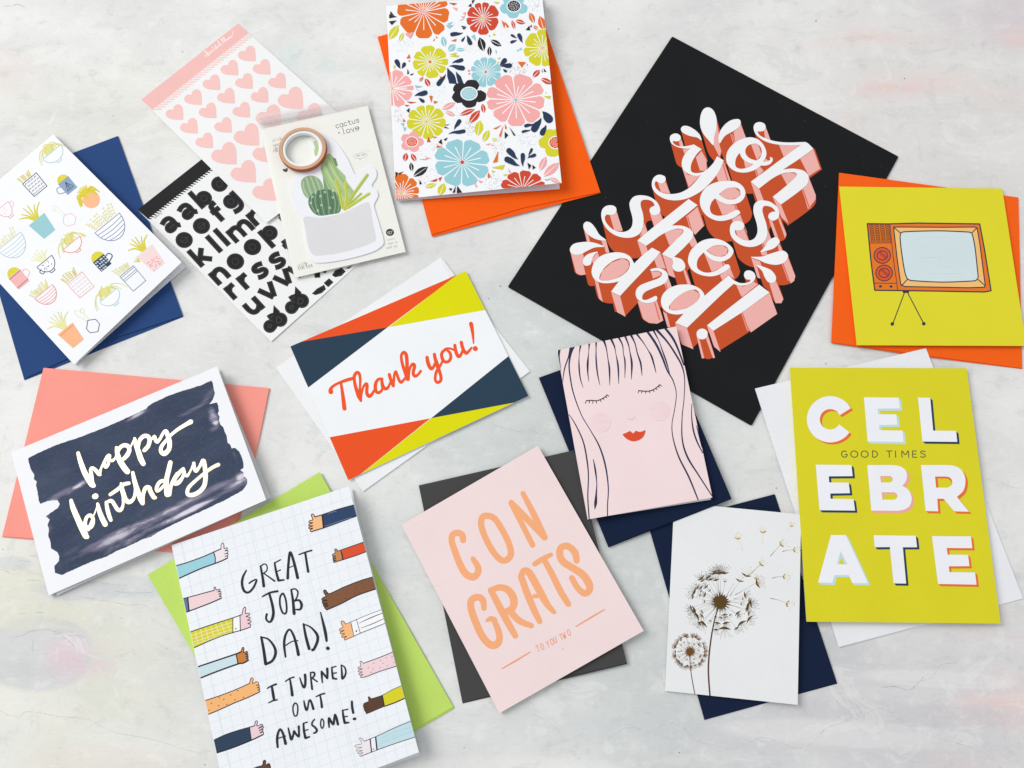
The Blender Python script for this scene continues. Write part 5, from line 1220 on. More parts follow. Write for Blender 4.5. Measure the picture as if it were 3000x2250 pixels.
PINK = {
 'drop1': [(vP2, [(328, 210), (390, 580), (365, 665), (292, 520), (300, 420), (325, 320)])],
 'drop2': [(vP2, [(622, 265), (690, 440), (560, 500), (535, 360), (600, 300)])],
 'o': [(vP2, [(745, 505), (830, 500), (880, 560), (870, 640), (820, 700)]), (vP2, [(650, 660), (780, 750), (680, 800)]), (vP2, [(925, 590), (965, 680), (980, 720), (890, 720)]), (vP2, [(800, 810), (855, 780), (900, 830), (840, 890)])],
 'h1': [(vP2, [(1505, 570), (1588, 805), (1450, 895), (1345, 685)]), (vP2, [(905, 345), (930, 310), (985, 460), (920, 450)]), (vP2, [(1085, 510), (1345, 522), (1145, 662)]), (vP2, [(1115, 875), (1210, 850), (1300, 870), (1280, 930), (1185, 1005)]),
        (vP2, [(745, 970), (845, 1045), (905, 1200), (830, 1205)]), (vP2, [(1012, 1155), (1110, 1240), (1205, 1475), (1120, 1400)]), (vP2, [(1445, 900), (1535, 1130), (1530, 1180), (1440, 1300), (1370, 1060)])],
 'y': [(vP1, [(1365, 480), (1395, 450), (1425, 545), (1375, 530)]), (vP1, [(1410, 570), (1500, 560), (1440, 640)]), (vP1, [(1640, 590), (1700, 700), (1700, 830), (1620, 830), (1570, 670)]), (vP1, [(1400, 790), (1470, 880), (1620, 895), (1485, 1030)]),
       (vP1, [(1110, 980), (1195, 950), (1260, 1110), (1145, 1090)]), (vP2, [(415, 720), (500, 950), (350, 965), (320, 870)])],
 'e1': [(vP2, [(360, 1110), (450, 1040), (550, 1035), (615, 1090), (600, 1150), (500, 1182), (400, 1160)]), (vP2, [(320, 1180), (400, 1225), (530, 1245), (580, 1320), (400, 1370)]), (vP2, [(615, 1365), (700, 1580), (560, 1560), (515, 1420)])],
 's1': [(vP2, [(965, 1430), (1005, 1440), (1080, 1650), (1040, 1650)]), (vP2, [(1085, 1380), (1178, 1600), (1160, 1650), (1080, 1420)]), (vP2, [(560, 1550), (660, 1530), (725, 1690), (590, 1650)]), (vP2, [(945, 1540), (1000, 1680), (920, 1740), (880, 1700)])],
 's2': [(vP1, [(1015, 1360), (1130, 1330), (1175, 1440), (1065, 1510)]), (vP1, [(525, 1370), (610, 1335), (682, 1560), (580, 1560)]), (vP1, [(930, 1440), (985, 1580), (900, 1640), (890, 1560)])],
 'h2': [(vP1, [(1590, 1270), (1668, 1500), (1560, 1610), (1450, 1390)]), (vP3, [(1190, 175), (1300, 135), (1400, 130), (1415, 160), (1340, 250), (1250, 330)]), (vP3, [(860, 275), (965, 332), (985, 400), (915, 450)]),
        (vP3, [(1165, 440), (1290, 500), (1325, 725), (1240, 690)]), (vP3, [(1540, 200), (1590, 310), (1520, 350), (1490, 290)])],
 'idot': [(vP3, [(1435, 610), (1510, 800), (1470, 805), (1420, 640)])],
 'e2': [(vP4, [(205, 385), (290, 335), (400, 325), (465, 370), (450, 440), (360, 465), (280, 440)]), (vP4, [(180, 425), (280, 500), (400, 525), (450, 570), (270, 650)]), (vP4, [(490, 590), (545, 730), (470, 690), (400, 750), (370, 690)])],
 'dropa': [(vP3, [(420, 265), (478, 265), (520, 415), (470, 415)]), (vP3, [(215, 150), (260, 190), (285, 285), (250, 285)])],
 'dropb': [(vP3, [(45, 400), (120, 440), (200, 425), (240, 680), (170, 690), (115, 660)])],
 'dropc': [(vP3, [(375, 410), (400, 480), (330, 560), (300, 500)])],
 'd1': [(vP3, [(400, 750), (430, 640), (540, 540), (680, 485), (750, 520), (760, 590), (700, 670), (560, 750)]), (vP3, [(340, 740), (385, 780), (440, 1015), (395, 975)]), (vP3, [(540, 895), (650, 945), (715, 1195), (615, 1140)]), (vP3, [(1140, 425), (1205, 610), (1100, 600), (1060, 490)])],
 'i2': [(vP3, [(1025, 645), (1130, 645), (1150, 690), (1050, 730)]), (vP3, [(860, 1000), (950, 1030), (1095, 1000), (1175, 1240), (1100, 1280), (1000, 1270), (930, 1220)]), (vP3, [(1235, 720), (1280, 840), (1220, 880), (1185, 790)])],
 'd2': [(vP3, [(1250, 1110), (1260, 1020), (1400, 900), (1530, 865), (1610, 910), (1600, 1000), (1500, 1070), (1380, 1115)]), (vP3, [(1318, 1275), (1460, 1328), (1540, 1590), (1400, 1530)]), (vP4, [(560, 790), (650, 830), (780, 770), (830, 800), (640, 955), (620, 930)]), (vP3, [(1170, 1130), (1215, 1160), (1260, 1320), (1225, 1320)])],
 'bang': [(vP4, [(972, 905), (1065, 1160), (745, 1385), (640, 1140)]), (vP4, [(212, 1305), (290, 1365), (378, 1625), (300, 1560)])],
 'bdot': [(vP4, [(85, 1430), (120, 1465), (180, 1700), (150, 1700)]), (vP4, [(200, 1460), (222, 1420), (310, 1690), (285, 1700)])],
 'dropd': [(vP4, [(1090, 310), (1130, 390), (1085, 395), (1075, 330)]), (vP4, [(865, 410), (935, 400), (945, 440), (880, 450)])],
 'drope': [(vP4, [(1198, 480), (1285, 700), (1270, 760), (1230, 790), (1130, 550)]), (vP4, [(750, 480), (855, 520), (880, 590), (815, 570), (860, 730), (825, 720)])],
 'dropf': [(vP4, [(970, 790), (1050, 760), (1140, 980), (1115, 1030), (1045, 1030)])],
}
LINES = {'drop2': [(vP2, 500, 385, .45)], 'h1': [(vP2, 1368, 1060, .9)], 'o': [(vP2, 800, 830, .3)], 'bang': [(vP4, 632, 1148, .9)], 'drope': [(vP4, 1125, 548, .85)], 'i2': [(vP3, 1060, 1020, .88), (vP3, 1195, 790, .4)], 'h2': [(vP1, 1460, 1390, .8)],
         'e2': [(vP4, 388, 525, .3)], 'e1': [(vP2, 540, 1240, .35)], 'y': [(vP2, 395, 745, .8)], 's2': [(vP1, 885, 1570, .25)], 's1': [(vP4, 880, 300, .3)], 'd2': [(vP4, 385, 670, .01)]}
# upper lines lie under the lower ones, as printed
b = Art(s_pr, ident, prnt, off=0.03)
ORDER = ['drop3', 'drop1', 'drop2', 'o', 'h1', 'y', 'e1', 's1', 's2', 'h2', 'dropa', 'dropb', 'dropc', 'idot', 'e2', 'dropd', 'drope', 'dropf', 'd1', 'i2', 'd2', 'bang', 'bdot']
for k in ORDER: emit(k, [Z[k]], PINK.get(k, ()), (), LINES.get(k, ()))
for k in ORDER: white('printed_letter' if len(k) < 4 or k in ('bang', 'idot', 'bdot') else 'printed_flourish', [Z[k]])

b = Art(s_pr, ident, prnt, off=0.05)
rnd = random.Random(9)
for k in range(26):                      # lint and dust on the black board
    u, v = rnd.random(), rnd.random()
    x = (pr_px[0][0] * (1 - u) + pr_px[1][0] * u) * (1 - v) + (pr_px[3][0] * (1 - u) + pr_px[2][0] * u) * v
    y = (pr_px[0][1] * (1 - u) + pr_px[1][1] * u) * (1 - v) + (pr_px[3][1] * (1 - u) + pr_px[2][1] * u) * v
    b.dot(x, y, rnd.uniform(.5, 1.1), '#6d6c6a', n=5)
b.build('dust')
# ------------------------------------------------------------------ floral card
a = Art(s_fl, vF, floral, fl_px, off=0.04)
FC = {'or': '#e2702c', 'rd': '#cd4b34', 'li': '#d3cf33', 'pk': '#f0aaa8', 'sk': '#96cbd5', 'bk': '#2f2c30', 'nv': '#2c3c57'}
WH = '#f3f5f8'
rnd = random.Random(5)
def polar(cx, cy, r, deg): return (cx + r * math.cos(math.radians(deg)), cy + r * math.sin(math.radians(deg)))
def flower(cx, cy, R, bounds, col, ccol, cr=11, lw=7, sq=1.0):
    c = FC[col]; n = len(bounds)
    for i in range(n):
        b0, b1 = bounds[i], bounds[(i + 1) % n]
        while b1 <= b0: b1 += 360
        m, h = (b0 + b1) / 2, (b1 - b0) / 2
        r = R * rnd.uniform(.95, 1.03)
        P = [(cx, cy), polar(cx, cy, r * .80, b0 + .5), polar(cx, cy, r * .93, m - h * .78), polar(cx, cy, r * 1.0, m - h * .42), polar(cx, cy, r * .985, m + h * .05),
             polar(cx, cy, r * 1.0, m + h * .45), polar(cx, cy, r * .92, m + h * .8), polar(cx, cy, r * .80, b1 - .5)]
        a.fill([(x, cy + (y - cy) * sq) for x, y in P], c)
    for i in range(n):
        b0, b1 = bounds[i], bounds[(i + 1) % n]
        while b1 <= b0: b1 += 360
        p0, p1 = polar(cx, cy, cr * 1.5, b0), polar(cx, cy, R * .92, b0)
        a.stroke([(p0[0], p0[1], lw * .6), (p1[0], cy + (p1[1] - cy) * sq, lw * 1.1)], lw, WH, smooth=False)
        for f, l in (((.5, .66),) if b1 - b0 < 50 else ((.33, .5), (.67, .62))):
            m = b0 + (b1 - b0) * f
            p0, p1 = polar(cx, cy, R * .14, m), polar(cx, cy, R * l, m)
            a.stroke([(p0[0], p0[1], lw * .5), (p1[0], cy + (p1[1] - cy) * sq, lw * .9)], lw, WH, smooth=False)
    a.dot(cx, cy, cr * 1.25, WH, n=12); a.dot(cx, cy, cr, FC.get(ccol, ccol), n=12)
    a.build('printed_flower')
def lobed(cx, cy, R, lobes, col, dcol, dr, off=0, sy=.86):
    c = FC[col]; vo = a.v; a.v = lambda p: vo((p[0], cy + (p[1] - cy) * sy))
    for d in lobes:
        p = polar(cx, cy, R * .60, d + off); h = R * .44
        a.fill([polar(p[0], p[1], h * (1.0 if k % 2 else .94), k * 24 + d) for k in range(15)], c)
        q = polar(cx, cy, R * .3, d + off); a.dot(q[0], q[1], R * .3, c)
    a.dot(cx, cy, dr * 1.16, WH, n=22); a.dot(cx, cy, dr, FC.get(dcol, dcol), n=22)
    for k in range(1, 34):
        rr = dr * .85 * math.sqrt(k / 34.0); t = k * 2.39996
        a.dot(cx + rr * math.cos(t), cy + rr * math.sin(t), dr * .07, WH, n=6)
    a.build('printed_flower'); a.v = vo
for cx, cy, rx, ry, n, c in ((240, 320, 75, 50, 90, '#a9d4dc'), (720, 340, 60, 36, 60, '#eec6c6'), (1150, 30, 52, 55, 46, '#5a6270'), (470, 620, 70, 60, 80, '#b5dce2'), (1030, 470, 80, 50, 80, '#5a4a50'), (1040, 490, 60, 30, 40, '#c98a80'), (705, 885, 42, 60, 80, '#454b5c'),
                             (210, 800, 34, 60, 60, '#7a6068'), (470, 1000, 50, 50, 50, '#b07a78'), (905, 1010, 52, 60, 80, '#cf8a80'), (1110, 970, 85, 50, 90, '#9fb6cc'), (870, 1265, 70, 62, 80, '#454b5c'), (385, 1250, 44, 34, 40, '#dba8a8'), (350, 1060, 60, 50, 30, '#b5c0cc'),
                             (600, 190, 70, 60, 40, '#c0ccd4'), (900, 200, 70, 50, 50, '#e3cfa8'), (640, 800, 60, 60, 36, '#b0b4c0'), (460, 1190, 40, 40, 24, '#b8c4cc'), (720, 1050, 10, 10, 1, '#b8c4cc'), (1190, 800, 50, 200, 30, '#a9afbb'), (760, 590, 40, 60, 16, '#a9afbb')):
    for k in range(n):
        rr = math.sqrt(rnd.random()); t = rnd.uniform(0, 6.283)
        a.dot(cx + rx * rr * math.cos(t), cy + ry * rr * math.sin(t), rnd.uniform(1.4, 2.3), c, n=5)
a.build('printed_dots')
flower(382, 83, 186, [-12, 31, 66, 113, 168, 205, 240, 270, 300, 325], 'or', 'pk', 13)
flower(793, 127, 118, [-127, -95, -62, -5, 63, 113, 150, 185], 'rd', 'li', 11, 6)
flower(426, 430, 126, [-128, -69, -16, 16, 54, 108, 142, 190], 'li', 'or', 11, 6, .88)
flower(1208, 333, 135, [20, 60, 95, 148, 183, 247, 290, 330], 'li', 'pk', 10, 6)
lobed(1008, 42, 98, (20, 95, 160, 235, 300), 'sk', 'bk', 44)
flower(813, 500, 106, [-80, -38, 0, 35, 85, 130, 180, 208, 243], 'sk', 'or', 9, 5)
a.fill([(545, 470), (590, 500), (612, 560), (620, 585), (560, 580), (545, 530)], FC['nv']); a.fill([(605, 495), (640, 530), (660, 580), (640, 600), (612, 560)], FC['nv'])
a.stroke([(560, 480), (600, 520), (615, 575)], 7, WH); a.build('printed_leaf')
lobed(697, 650, 122, (18, 88, 155, 215, 285), 'bk', 'sk', 52, sy=.80)
flower(1022, 695, 205, [214, 263, 315, 348, 25, 66, 111, 154, 183], 'pk', 'sk', 14, 8, .92)
flower(165, 615, 150, [-92, -52, -12, 8, 48, 85, 130, 200], 'pk', 'li', 9, 7, .88)
flower(403, 845, 137, [-130, -95, -60, -15, 25, 62, 105, 150, 190], 'li', 'pk', 10, 6, .9)
lobed(300, 985, 82, (0, 72, 140, 215, 285), 'pk', '#dc5a30', 38)
flower(650, 1127, 197, [-136, -87, -38, 8, 50, 92, 138, 185], 'sk', 'rd', 14, 8, .86)
lobed(1300, 990, 118, (60, 110, 180, 235, 290), 'li', '#dc5a30', 46)
flower(230, 1335, 126, [-120, -62, -22, 8, 30, 60, 100, 150, 200], 'or', 'li', 9, 6)
flower(1068, 1312, 160, [-180, -142, -100, -62, -28, 0, 90], 'rd', 'bk', 6, 6, .82)
def leaf(x0, y0, x1, y1, w, col, vein=True):
    dx, dy = x1 - x0, y1 - y0; L_ = math.hypot(dx, dy); nx, ny = -dy / L_, dx / L_
    P = [(x0, y0)] + [(x0 + dx * t + nx * w / 2 * s, y0 + dy * t + ny * w / 2 * s) for t, s in ((.25, .75), (.5, 1), (.75, .75))] + [(x1, y1)] + \
        [(x0 + dx * t - nx * w / 2 * s, y0 + dy * t - ny * w / 2 * s) for t, s in ((.75, .7), (.5, 1), (.25, .8))]
    a.fill(P, FC[col])
    if vein: a.stroke([(x0 + dx * .12, y0 + dy * .12, 2), (x1, y1, 5)], 4, WH, smooth=False, cap=False)
    a.build('printed_leaf')
for q in ((208, 175, 140, 278, 58, 'li'), (240, 226, 215, 290, 30, 'li'), (775, 835, 755, 947, 62, 'li'), (835, 903, 795, 988, 46, 'li'), (897, 975, 850, 963, 18, 'li'), (470, 1278, 388, 1302, 34, 'li'), (525, 1272, 490, 1360, 56, 'li'),
          (513, 252, 530, 328, 40, 'sk'), (600, 308, 553, 358, 46, 'sk'), (668, 345, 603, 345, 26, 'sk'), (770, 260, 800, 358, 56, 'bk'), (923, 320, 843, 278, 38, 'bk'), (838, 323, 840, 392, 32, 'bk'), (292, 1128, 302, 1192, 32, 'bk'), (412, 1158, 308, 1228, 52, 'bk'),
          (1087, 162, 1015, 143, 32, 'rd'), (995, 140, 1015, 207, 26, 'rd'), (1188, 486, 1138, 538, 38, 'rd'), (1275, 582, 1192, 545, 38, 'rd'), (380, 533, 350, 570, 20, 'rd'), (393, 545, 425, 604, 36, 'rd'), (737, 758, 628, 802, 36, 'rd'), (772, 766, 698, 857, 52, 'rd'),
          (790, 720, 802, 788, 32, 'rd'), (262, 1062, 250, 1123, 38, 'rd'), (295, 1068, 330, 1122, 34, 'rd'), (1118, 88, 1150, 162, 40, 'or'), (1188, 112, 1216, 210, 52, 'or'), (1143, 180, 1178, 206, 24, 'or'),
          (602, 713, 506, 762, 40, 'pk'), (600, 802, 528, 773, 30, 'pk'), (1232, 1088, 1188, 1188, 46, 'pk'), (1322, 1130, 1212, 1228, 58, 'pk'), (1330, 1270, 1250, 1235, 30, 'pk')): leaf(*q)
def drop(x0, y0, x1, y1, w, col='nv'):
    a.stroke([(x0, y0, 1), ((x0 * 2 + x1) / 3 + (y1 - y0) * .05, (y0 * 2 + y1) / 3 - (x1 - x0) * .05, w * .5), ((x0 + 2 * x1) / 3, (y0 + 2 * y1) / 3, w * .9), (x1, y1, w * .95)], w, FC[col], step=9)
for q in ((656, 228, 580, 240, 30), (668, 253, 650, 284, 16), (680, 245, 705, 300, 32), (222, 478, 195, 428, 34), (233, 478, 248, 446, 26), (578, 440, 645, 418, 28), (558, 460, 652, 474, 36), (1070, 298, 1045, 246, 30), (1030, 265, 994, 246, 18), (1030, 278, 992, 294, 20),
          (535, 515, 486, 583, 34), (912, 458, 945, 420, 34), (914, 462, 980, 456, 34), (932, 482, 952, 496, 18), (318, 668, 393, 645, 36), (345, 682, 378, 704, 24), (594, 902, 630, 842, 30), (553, 932, 660, 912, 28), (1205, 775, 1252, 828, 60), (1198, 818, 1150, 896, 50),
          (1150, 860, 1090, 875, 24), (1232, 868, 1205, 925, 38), (1128, 900, 1070, 916, 18), (1038, 1108, 975, 1048, 42), (1050, 1152, 962, 1108, 44), (1072, 1158, 1070, 1078, 32), (1110, 1090, 1132, 1038, 18), (1102, 1100, 1152, 1078, 24)):
    drop(*q); a.build('printed_leaf')
TR = [((152, 78), (178, 110), (150, 100), 'bk'), ((143, 100), (198, 118), (143, 128), 'bk'), ((140, 150), (195, 143), (160, 175), 'bk'), ((250, 235), (315, 225), (290, 270), 'pk'), ((580, 50), (615, 58), (612, 78), 'pk'), ((555, 20), (615, 25), (590, 38), 'rd'),
      ((690, 45), (712, 25), (715, 48), 'bk'), ((716, 5), (738, 0), (720, 30), 'bk'), ((865, 12), (910, 18), (890, 28), 'li'), ((922, 140), (940, 200), (950, 165), 'or'), ((945, 150), (975, 185), (960, 195), 'or'), ((535, 175), (590, 175), (560, 200), 'sk'), ((545, 165), (590, 152), (560, 172), 'sk'),
      ((642, 180), (680, 186), (650, 192), 'bk'), ((650, 195), (680, 190), (660, 208), 'bk'), ((572, 285), (610, 270), (605, 290), 'or'), ((445, 285), (460, 265), (455, 285), 'or'), ((465, 250), (480, 262), (470, 268), 'or'), ((262, 408), (282, 375), (290, 405), 'or'), ((275, 425), (292, 415), (280, 432), 'or'),
      ((1090, 210), (1115, 180), (1122, 212), 'bk'), ((1120, 188), (1130, 170), (1132, 192), 'bk'), ((1202, 478), (1210, 505), (1203, 502), 'bk'), ((1215, 475), (1235, 500), (1218, 500), 'bk'), ((1035, 430), (1090, 432), (1062, 470), 'or'), ((1098, 438), (1104, 455), (1098, 455), 'or'),
      ((560, 380), (610, 365), (605, 385), 'li'), ((558, 392), (628, 385), (622, 398), 'li'), ((895, 405), (915, 398), (905, 415), 'li'), ((890, 435), (905, 428), (897, 445), 'li'), ((865, 230), (882, 240), (865, 250), 'li'), ((836, 240), (846, 252), (834, 256), 'li'), ((1042, 345), (1062, 330), (1060, 350), 'sk'), ((1025, 350), (1045, 345), (1035, 360), 'sk'),
      ((712, 255), (735, 240), (745, 285), 'sk'), ((878, 345), (890, 355), (885, 378), 'sk'), ((690, 485), (705, 492), (692, 500), 'or'), ((690, 515), (705, 505), (700, 520), 'or'), ((490, 530), (515, 535), (500, 548), 'or'), ((270, 478), (282, 510), (268, 518), 'bk'), ((285, 520), (315, 508), (300, 525), 'bk'), ((170, 460), (185, 455), (182, 485), 'li'),
      ((318, 592), (375, 602), (330, 612), 'sk'), ((325, 615), (360, 635), (335, 625), 'sk'), ((420, 665), (445, 668), (435, 715), 'or'), ((450, 700), (482, 708), (456, 722), 'or'), ((262, 705), (335, 712), (290, 720), 'rd'), ((250, 728), (285, 732), (262, 742), 'rd'), ((285, 750), (282, 785), (262, 770), 'bk'), ((240, 825), (256, 842), (240, 848), 'rd'),
      ((222, 858), (248, 855), (240, 880), 'sk'), ((240, 882), (262, 888), (248, 915), 'sk'), ((415, 950), (430, 985), (405, 988), 'rd'), ((440, 950), (480, 952), (455, 958), 'rd'), ((505, 965), (512, 1005), (485, 990), 'bk'), ((520, 970), (550, 955), (535, 980), 'bk'), ((475, 1010), (512, 1020), (470, 1028), 'or'), ((345, 1108), (420, 1100), (395, 1112), 'pk'), ((390, 1085), (440, 1105), (400, 1098), 'pk'),
      ((862, 895), (925, 868), (885, 898), 'or'), ((935, 870), (918, 955), (905, 945), 'or'), ((945, 860), (960, 890), (948, 900), 'or'), ((945, 915), (970, 940), (945, 965), 'bk'), ((975, 880), (1020, 940), (1008, 945), 'bk'), ((810, 1005), (845, 995), (835, 1010), 'pk'), ((848, 1000), (878, 1012), (855, 1010), 'pk'), ((900, 1050), (895, 1125), (862, 1132), 'or'),
      ((850, 1165), (945, 1145), (930, 1178), 'li'), ((850, 1182), (880, 1190), (862, 1202), 'li'), ((932, 1215), (968, 1208), (945, 1225), 'li'), ((828, 1195), (848, 1225), (828, 1240), 'or'), ((425, 1260), (480, 1240), (468, 1262), 'rd'), ((485, 1238), (510, 1228), (495, 1262), 'rd'), ((185, 1195), (205, 1200), (188, 1235), 'bk'), ((205, 1205), (245, 1190), (215, 1215), 'bk'),
      ((355, 1250), (370, 1278), (352, 1282), 'bk'), ((555, 1310), (580, 1308), (572, 1328), 'bk'), ((605, 1290), (582, 1340), (600, 1338), 'bk'), ((615, 1290), (650, 1338), (612, 1342), 'bk'), ((760, 1250), (795, 1262), (775, 1272), 'pk'), ((735, 1262), (755, 1300), (742, 1300), 'pk'), ((1102, 1130), (1130, 1150), (1112, 1178), 'bk'), ((1138, 1145), (1160, 1165), (1138, 1178), 'bk'),
      ((1212, 668), (1265, 668), (1255, 690), 'li'), ((1225, 645), (1235, 640), (1232, 652), 'li'), ((1215, 1248), (1265, 1240), (1240, 1255), 'sk'), ((968, 1168), (990, 1200), (975, 1200), 'pk'), ((655, 90), (675, 85), (668, 112), 'pk'), ((640, 118), (670, 112), (655, 125), 'pk'), ((630, 145), (672, 120), (650, 140), 'pk'), ((525, 870), (565, 862), (545, 872), 'bk'), ((520, 888), (560, 895), (535, 880), 'bk')]
for p, q, r, c in TR: a.fill([p, q, r], FC[c])
a.build('printed_triangles')

# ------------------------------------------------------------------ potted plants card
EXP, EYP = (0.775, -0.632), (0.655, 0.756)
rnd = random.Random(8)
a = Art(sp, vA, plant, plant_front, off=0.04)
def at(cx, cy, s=1.0):
    a.v = lambda p: vA((cx + (p[0] * EXP[0] + p[1] * EYP[0]) * s, cy + (p[0] * EXP[1] + p[1] * EYP[1]) * s))
YE, YP = '#d6c93c', '#dedb92'
def aloe(y0, h, col, w=8, n=6):
    for k in range(n):
        t = (k - (n - 1) / 2) / ((n - 1) / 2) + rnd.uniform(-.08, .08)
        e = (t * h * .62, y0 - h * (1.02 - .38 * abs(t)) * rnd.uniform(.9, 1.05))
        a.stroke([(t * 6, y0, w * .9), (t * 20 + e[0] * .2, y0 - h * .45, w * 1.05), (e[0], e[1], w * .6)], w, col, step=14)
def sprigs(x0, x1, y0, h, col, n=6, berries=False):
    for k in range(n):
        x = x0 + (x1 - x0) * (k + .5) / n + rnd.uniform(-3, 3); hh = h * rnd.uniform(.6, 1.15); lean = (k - (n - 1) / 2) * 5
        a.stroke([(x, y0), (x + lean * .4, y0 - hh * .5), (x + lean, y0 - hh)], 1.6, col, step=20)
        for j in range(1, 5):
            f = j / 4.4
            for s in (-1, 1):
                px, py = x + lean * f, y0 - hh * f
                a.stroke([(px, py), (px + s * 6, py - 6)], 3.6, col, smooth=False)
def palm(y0, r, col, strong=None):
    for k in range(17):
        t = -1 + 2 * k / 16.0
        R_ = r * rnd.uniform(.8, 1.1)
        c = strong if (strong and k in (5, 14)) else col
        a.stroke([(t * 14, y0, 6), (t * R_ * .5, y0 - R_ * (.75 - .3 * abs(t)), 6), (t * R_ * .95, y0 - R_ * (.5 - .35 * abs(t)), 5), (t * R_ * 1.15, y0 + R_ * (-.1 + .38 * abs(t)), 3)], 5, c, step=14)
def bowl(w, h, col, lw, stripes=0, fillc=None, foot=True):
    P = [(-w / 2, -h / 2)] + [(w / 2 * math.cos(math.radians(180 - k * 15)), -h / 2 + h * math.sin(math.radians(k * 15))) for k in range(13)]
    if fillc: a.fill(P[1:], fillc)
    a.stroke(P + [P[0]], lw, col, smooth=False)
    for i in range(stripes):
        y = -h / 2 + h * (i + 1) / (stripes + 1); x = w / 2 * math.sqrt(max(0, 1 - ((y + h / 2) / h) ** 2))
        a.stroke([(-x, y - 2), (0, y + 5), (x, y - 2)], lw, col, step=12)
    if foot and not stripes: a.stroke([(-16, h / 2 + 3), (-12, h / 2 + 12), (16, h / 2 + 12), (18, h / 2 + 2)], lw, col, smooth=False)
def squiggle_pot(w, h, col, lw, squ):
    a.stroke([(-w / 2, -h / 2), (w / 2, -h / 2), (w / 2 - 4, h / 2), (-w / 2 + 4, h / 2), (-w / 2, -h / 2)], lw, col, smooth=False)
    for j in range(5):
        for i in range(4):
            x, y = -w / 2 + 14 + i * w / 4.6 + (j % 2) * 5, -h / 2 + 14 + j * h / 5.4
            a.stroke([(x - 6, y + 4), (x, y - 5), (x + 5, y + 3), (x + 11, y - 3)], lw * .6, squ, step=6)
def tapered(w, h, col):
    a.fill([(-w / 2, -h / 2), (w / 2, -h / 2), (w * .36, h / 2), (-w * .36, h / 2)], col)
def mug(w, h, col, hand, side, hl=5):
    a.stroke([(side * w * .48, -h * .25), (side * (w * .48 + 26), -h * .3), (side * (w * .48 + 34), h * .05), (side * w * .48, h * .25)], hl, hand, step=6)
    a.fill([(-w / 2, -h / 2), (w / 2, -h / 2), (w * .47, h / 2), (-w * .47, h / 2)], col)
def dome(w, y0, h, col):
    a.fill([(w / 2 * math.cos(math.radians(180 + k * 15)), y0 + h * math.sin(math.radians(180 + k * 15))) for k in range(13)], col)
    for k in range(14):
        x = rnd.uniform(-.35, .35) * w; a.dot(x, y0 - rnd.uniform(.1, .75) * h, 1.6, '#f3efb0', n=5)
def done(n='printed_pot_plant'): a.build(n)
at(335, 222); palm(-28, 92, YP, YE); bowl(140, 62, '#a9c6da', 4, fillc='#f2f4f7'); done()
at(213, 397); sprigs(-52, 20, -52, 52, YE, 5); squiggle_pot(108, 104, '#474a6b', 4.5, '#5d607e'); done()
at(412, 402); dome(74, -44, 34, '#dcd23f'); mug(80, 88, '#8fa6c0', '#8598b6', -1); a.stroke([(-22, 26), (2, -26), (24, 24), (-22, 26)], 3.5, '#3f4a66', smooth=False)
for k in (-8, 0, 8): a.stroke([(2, -24), (k, 24)], 2, '#3f4a66', smooth=False)
a.stroke([(-12, 2), (14, 4)], 2, '#3f4a66', smooth=False); done()
at(548, 480); a.dot(0, 10, 52, '#f5bb90', n=20)
for k in range(26):
    t = rnd.uniform(-1, 1); a.stroke([(t * 20, -38, 8), (t * 62, -50 + rnd.uniform(-14, 10), 9), (t * 84, -14 + rnd.uniform(-8, 26), 5)], 8, rnd.choice(['#dccd3c', '#e0d34a', '#d6c636']), step=14)
for k in range(8): t = -1 + k / 3.5; a.stroke([(t * 10, -44, 8), (t * 36, -88 + abs(t) * 10, 5)], 7, '#dccd3c', smooth=False)
done()
at(262, 652); aloe(-40, 134, '#d9d03f', 9, 6); tapered(122, 122, '#9bcbd2'); done()
at(420, 606); a.stroke([(-42, -8), (-6, -38), (34, -20), (40, 18), (4, 44), (-38, 24), (-42, -8)], 3.4, '#edc4c4', smooth=False)
a.stroke([(-14, -36), (-26, -110), (-10, -118), (0, -38)], 2.4, '#e8e8c4', step=10); a.stroke([(-24, -90), (-44, -104), (-34, -112), (-22, -98)], 2.4, '#e8e8c4'); done()
at(690, 674); sprigs(-82, 74, -56, 84, '#e3dd86', 12); bowl(192, 118, '#6c78a6', 4, 4, '#f2f4f7'); done()
at(38, 556); bowl(92, 74, '#eab0b2', 4, 0, '#f3f3f6'); a.stroke([(44, -26), (66, -26), (60, 0), (40, 2)], 3.4, '#eec2c4')
for k in range(16): a.dot(rnd.uniform(-30, 28), rnd.uniform(-28, 16), 2.2, '#ecb5b2', n=6)
a.stroke([(-60, -38), (-46, -80)], 7, YP, smooth=False); done()
at(92, 782); sprigs(-80, 60, -44, 66, '#ebe9b4', 10); bowl(178, 110, '#b3ccd8', 4, 4, '#f2f4f7'); done()
at(452, 772); palm(-26, 92, YP, YE); bowl(128, 56, '#ef8a72', 4, fillc='#f2f4f7'); done()
at(292, 888); aloe(-32, 88, '#ecebc0', 9, 6); bowl(116, 70, '#474a6b', 4.5, 0, '#f2f4f7')
for k in range(20): a.dot(rnd.uniform(-40, 34), rnd.uniform(-30, 16), 2.8, '#474a6b', n=6)
a.stroke([(-46, -8), (-64, -2), (-56, 20), (-36, 14)], 5, '#474a6b'); done()
at(622, 872); dome(84, -38, 42, '#dcd23f'); mug(84, 76, '#2f4862', '#46506f', 1, 6)
for k in range(18):
    x, y = -34 + (k % 5) * 16 + rnd.uniform(-3, 3), -28 + (k // 5) * 18; a.stroke([(x, y, 5), (x + 2, y + 8, 4)], 5, '#dfe8f0', smooth=False); a.stroke([(x + 5, y + 2), (x + 8, y + 7)], 3, '#dfe8f0', smooth=False)
done()
at(922, 848); aloe(-58, 122, '#d9d03f', 9, 6)
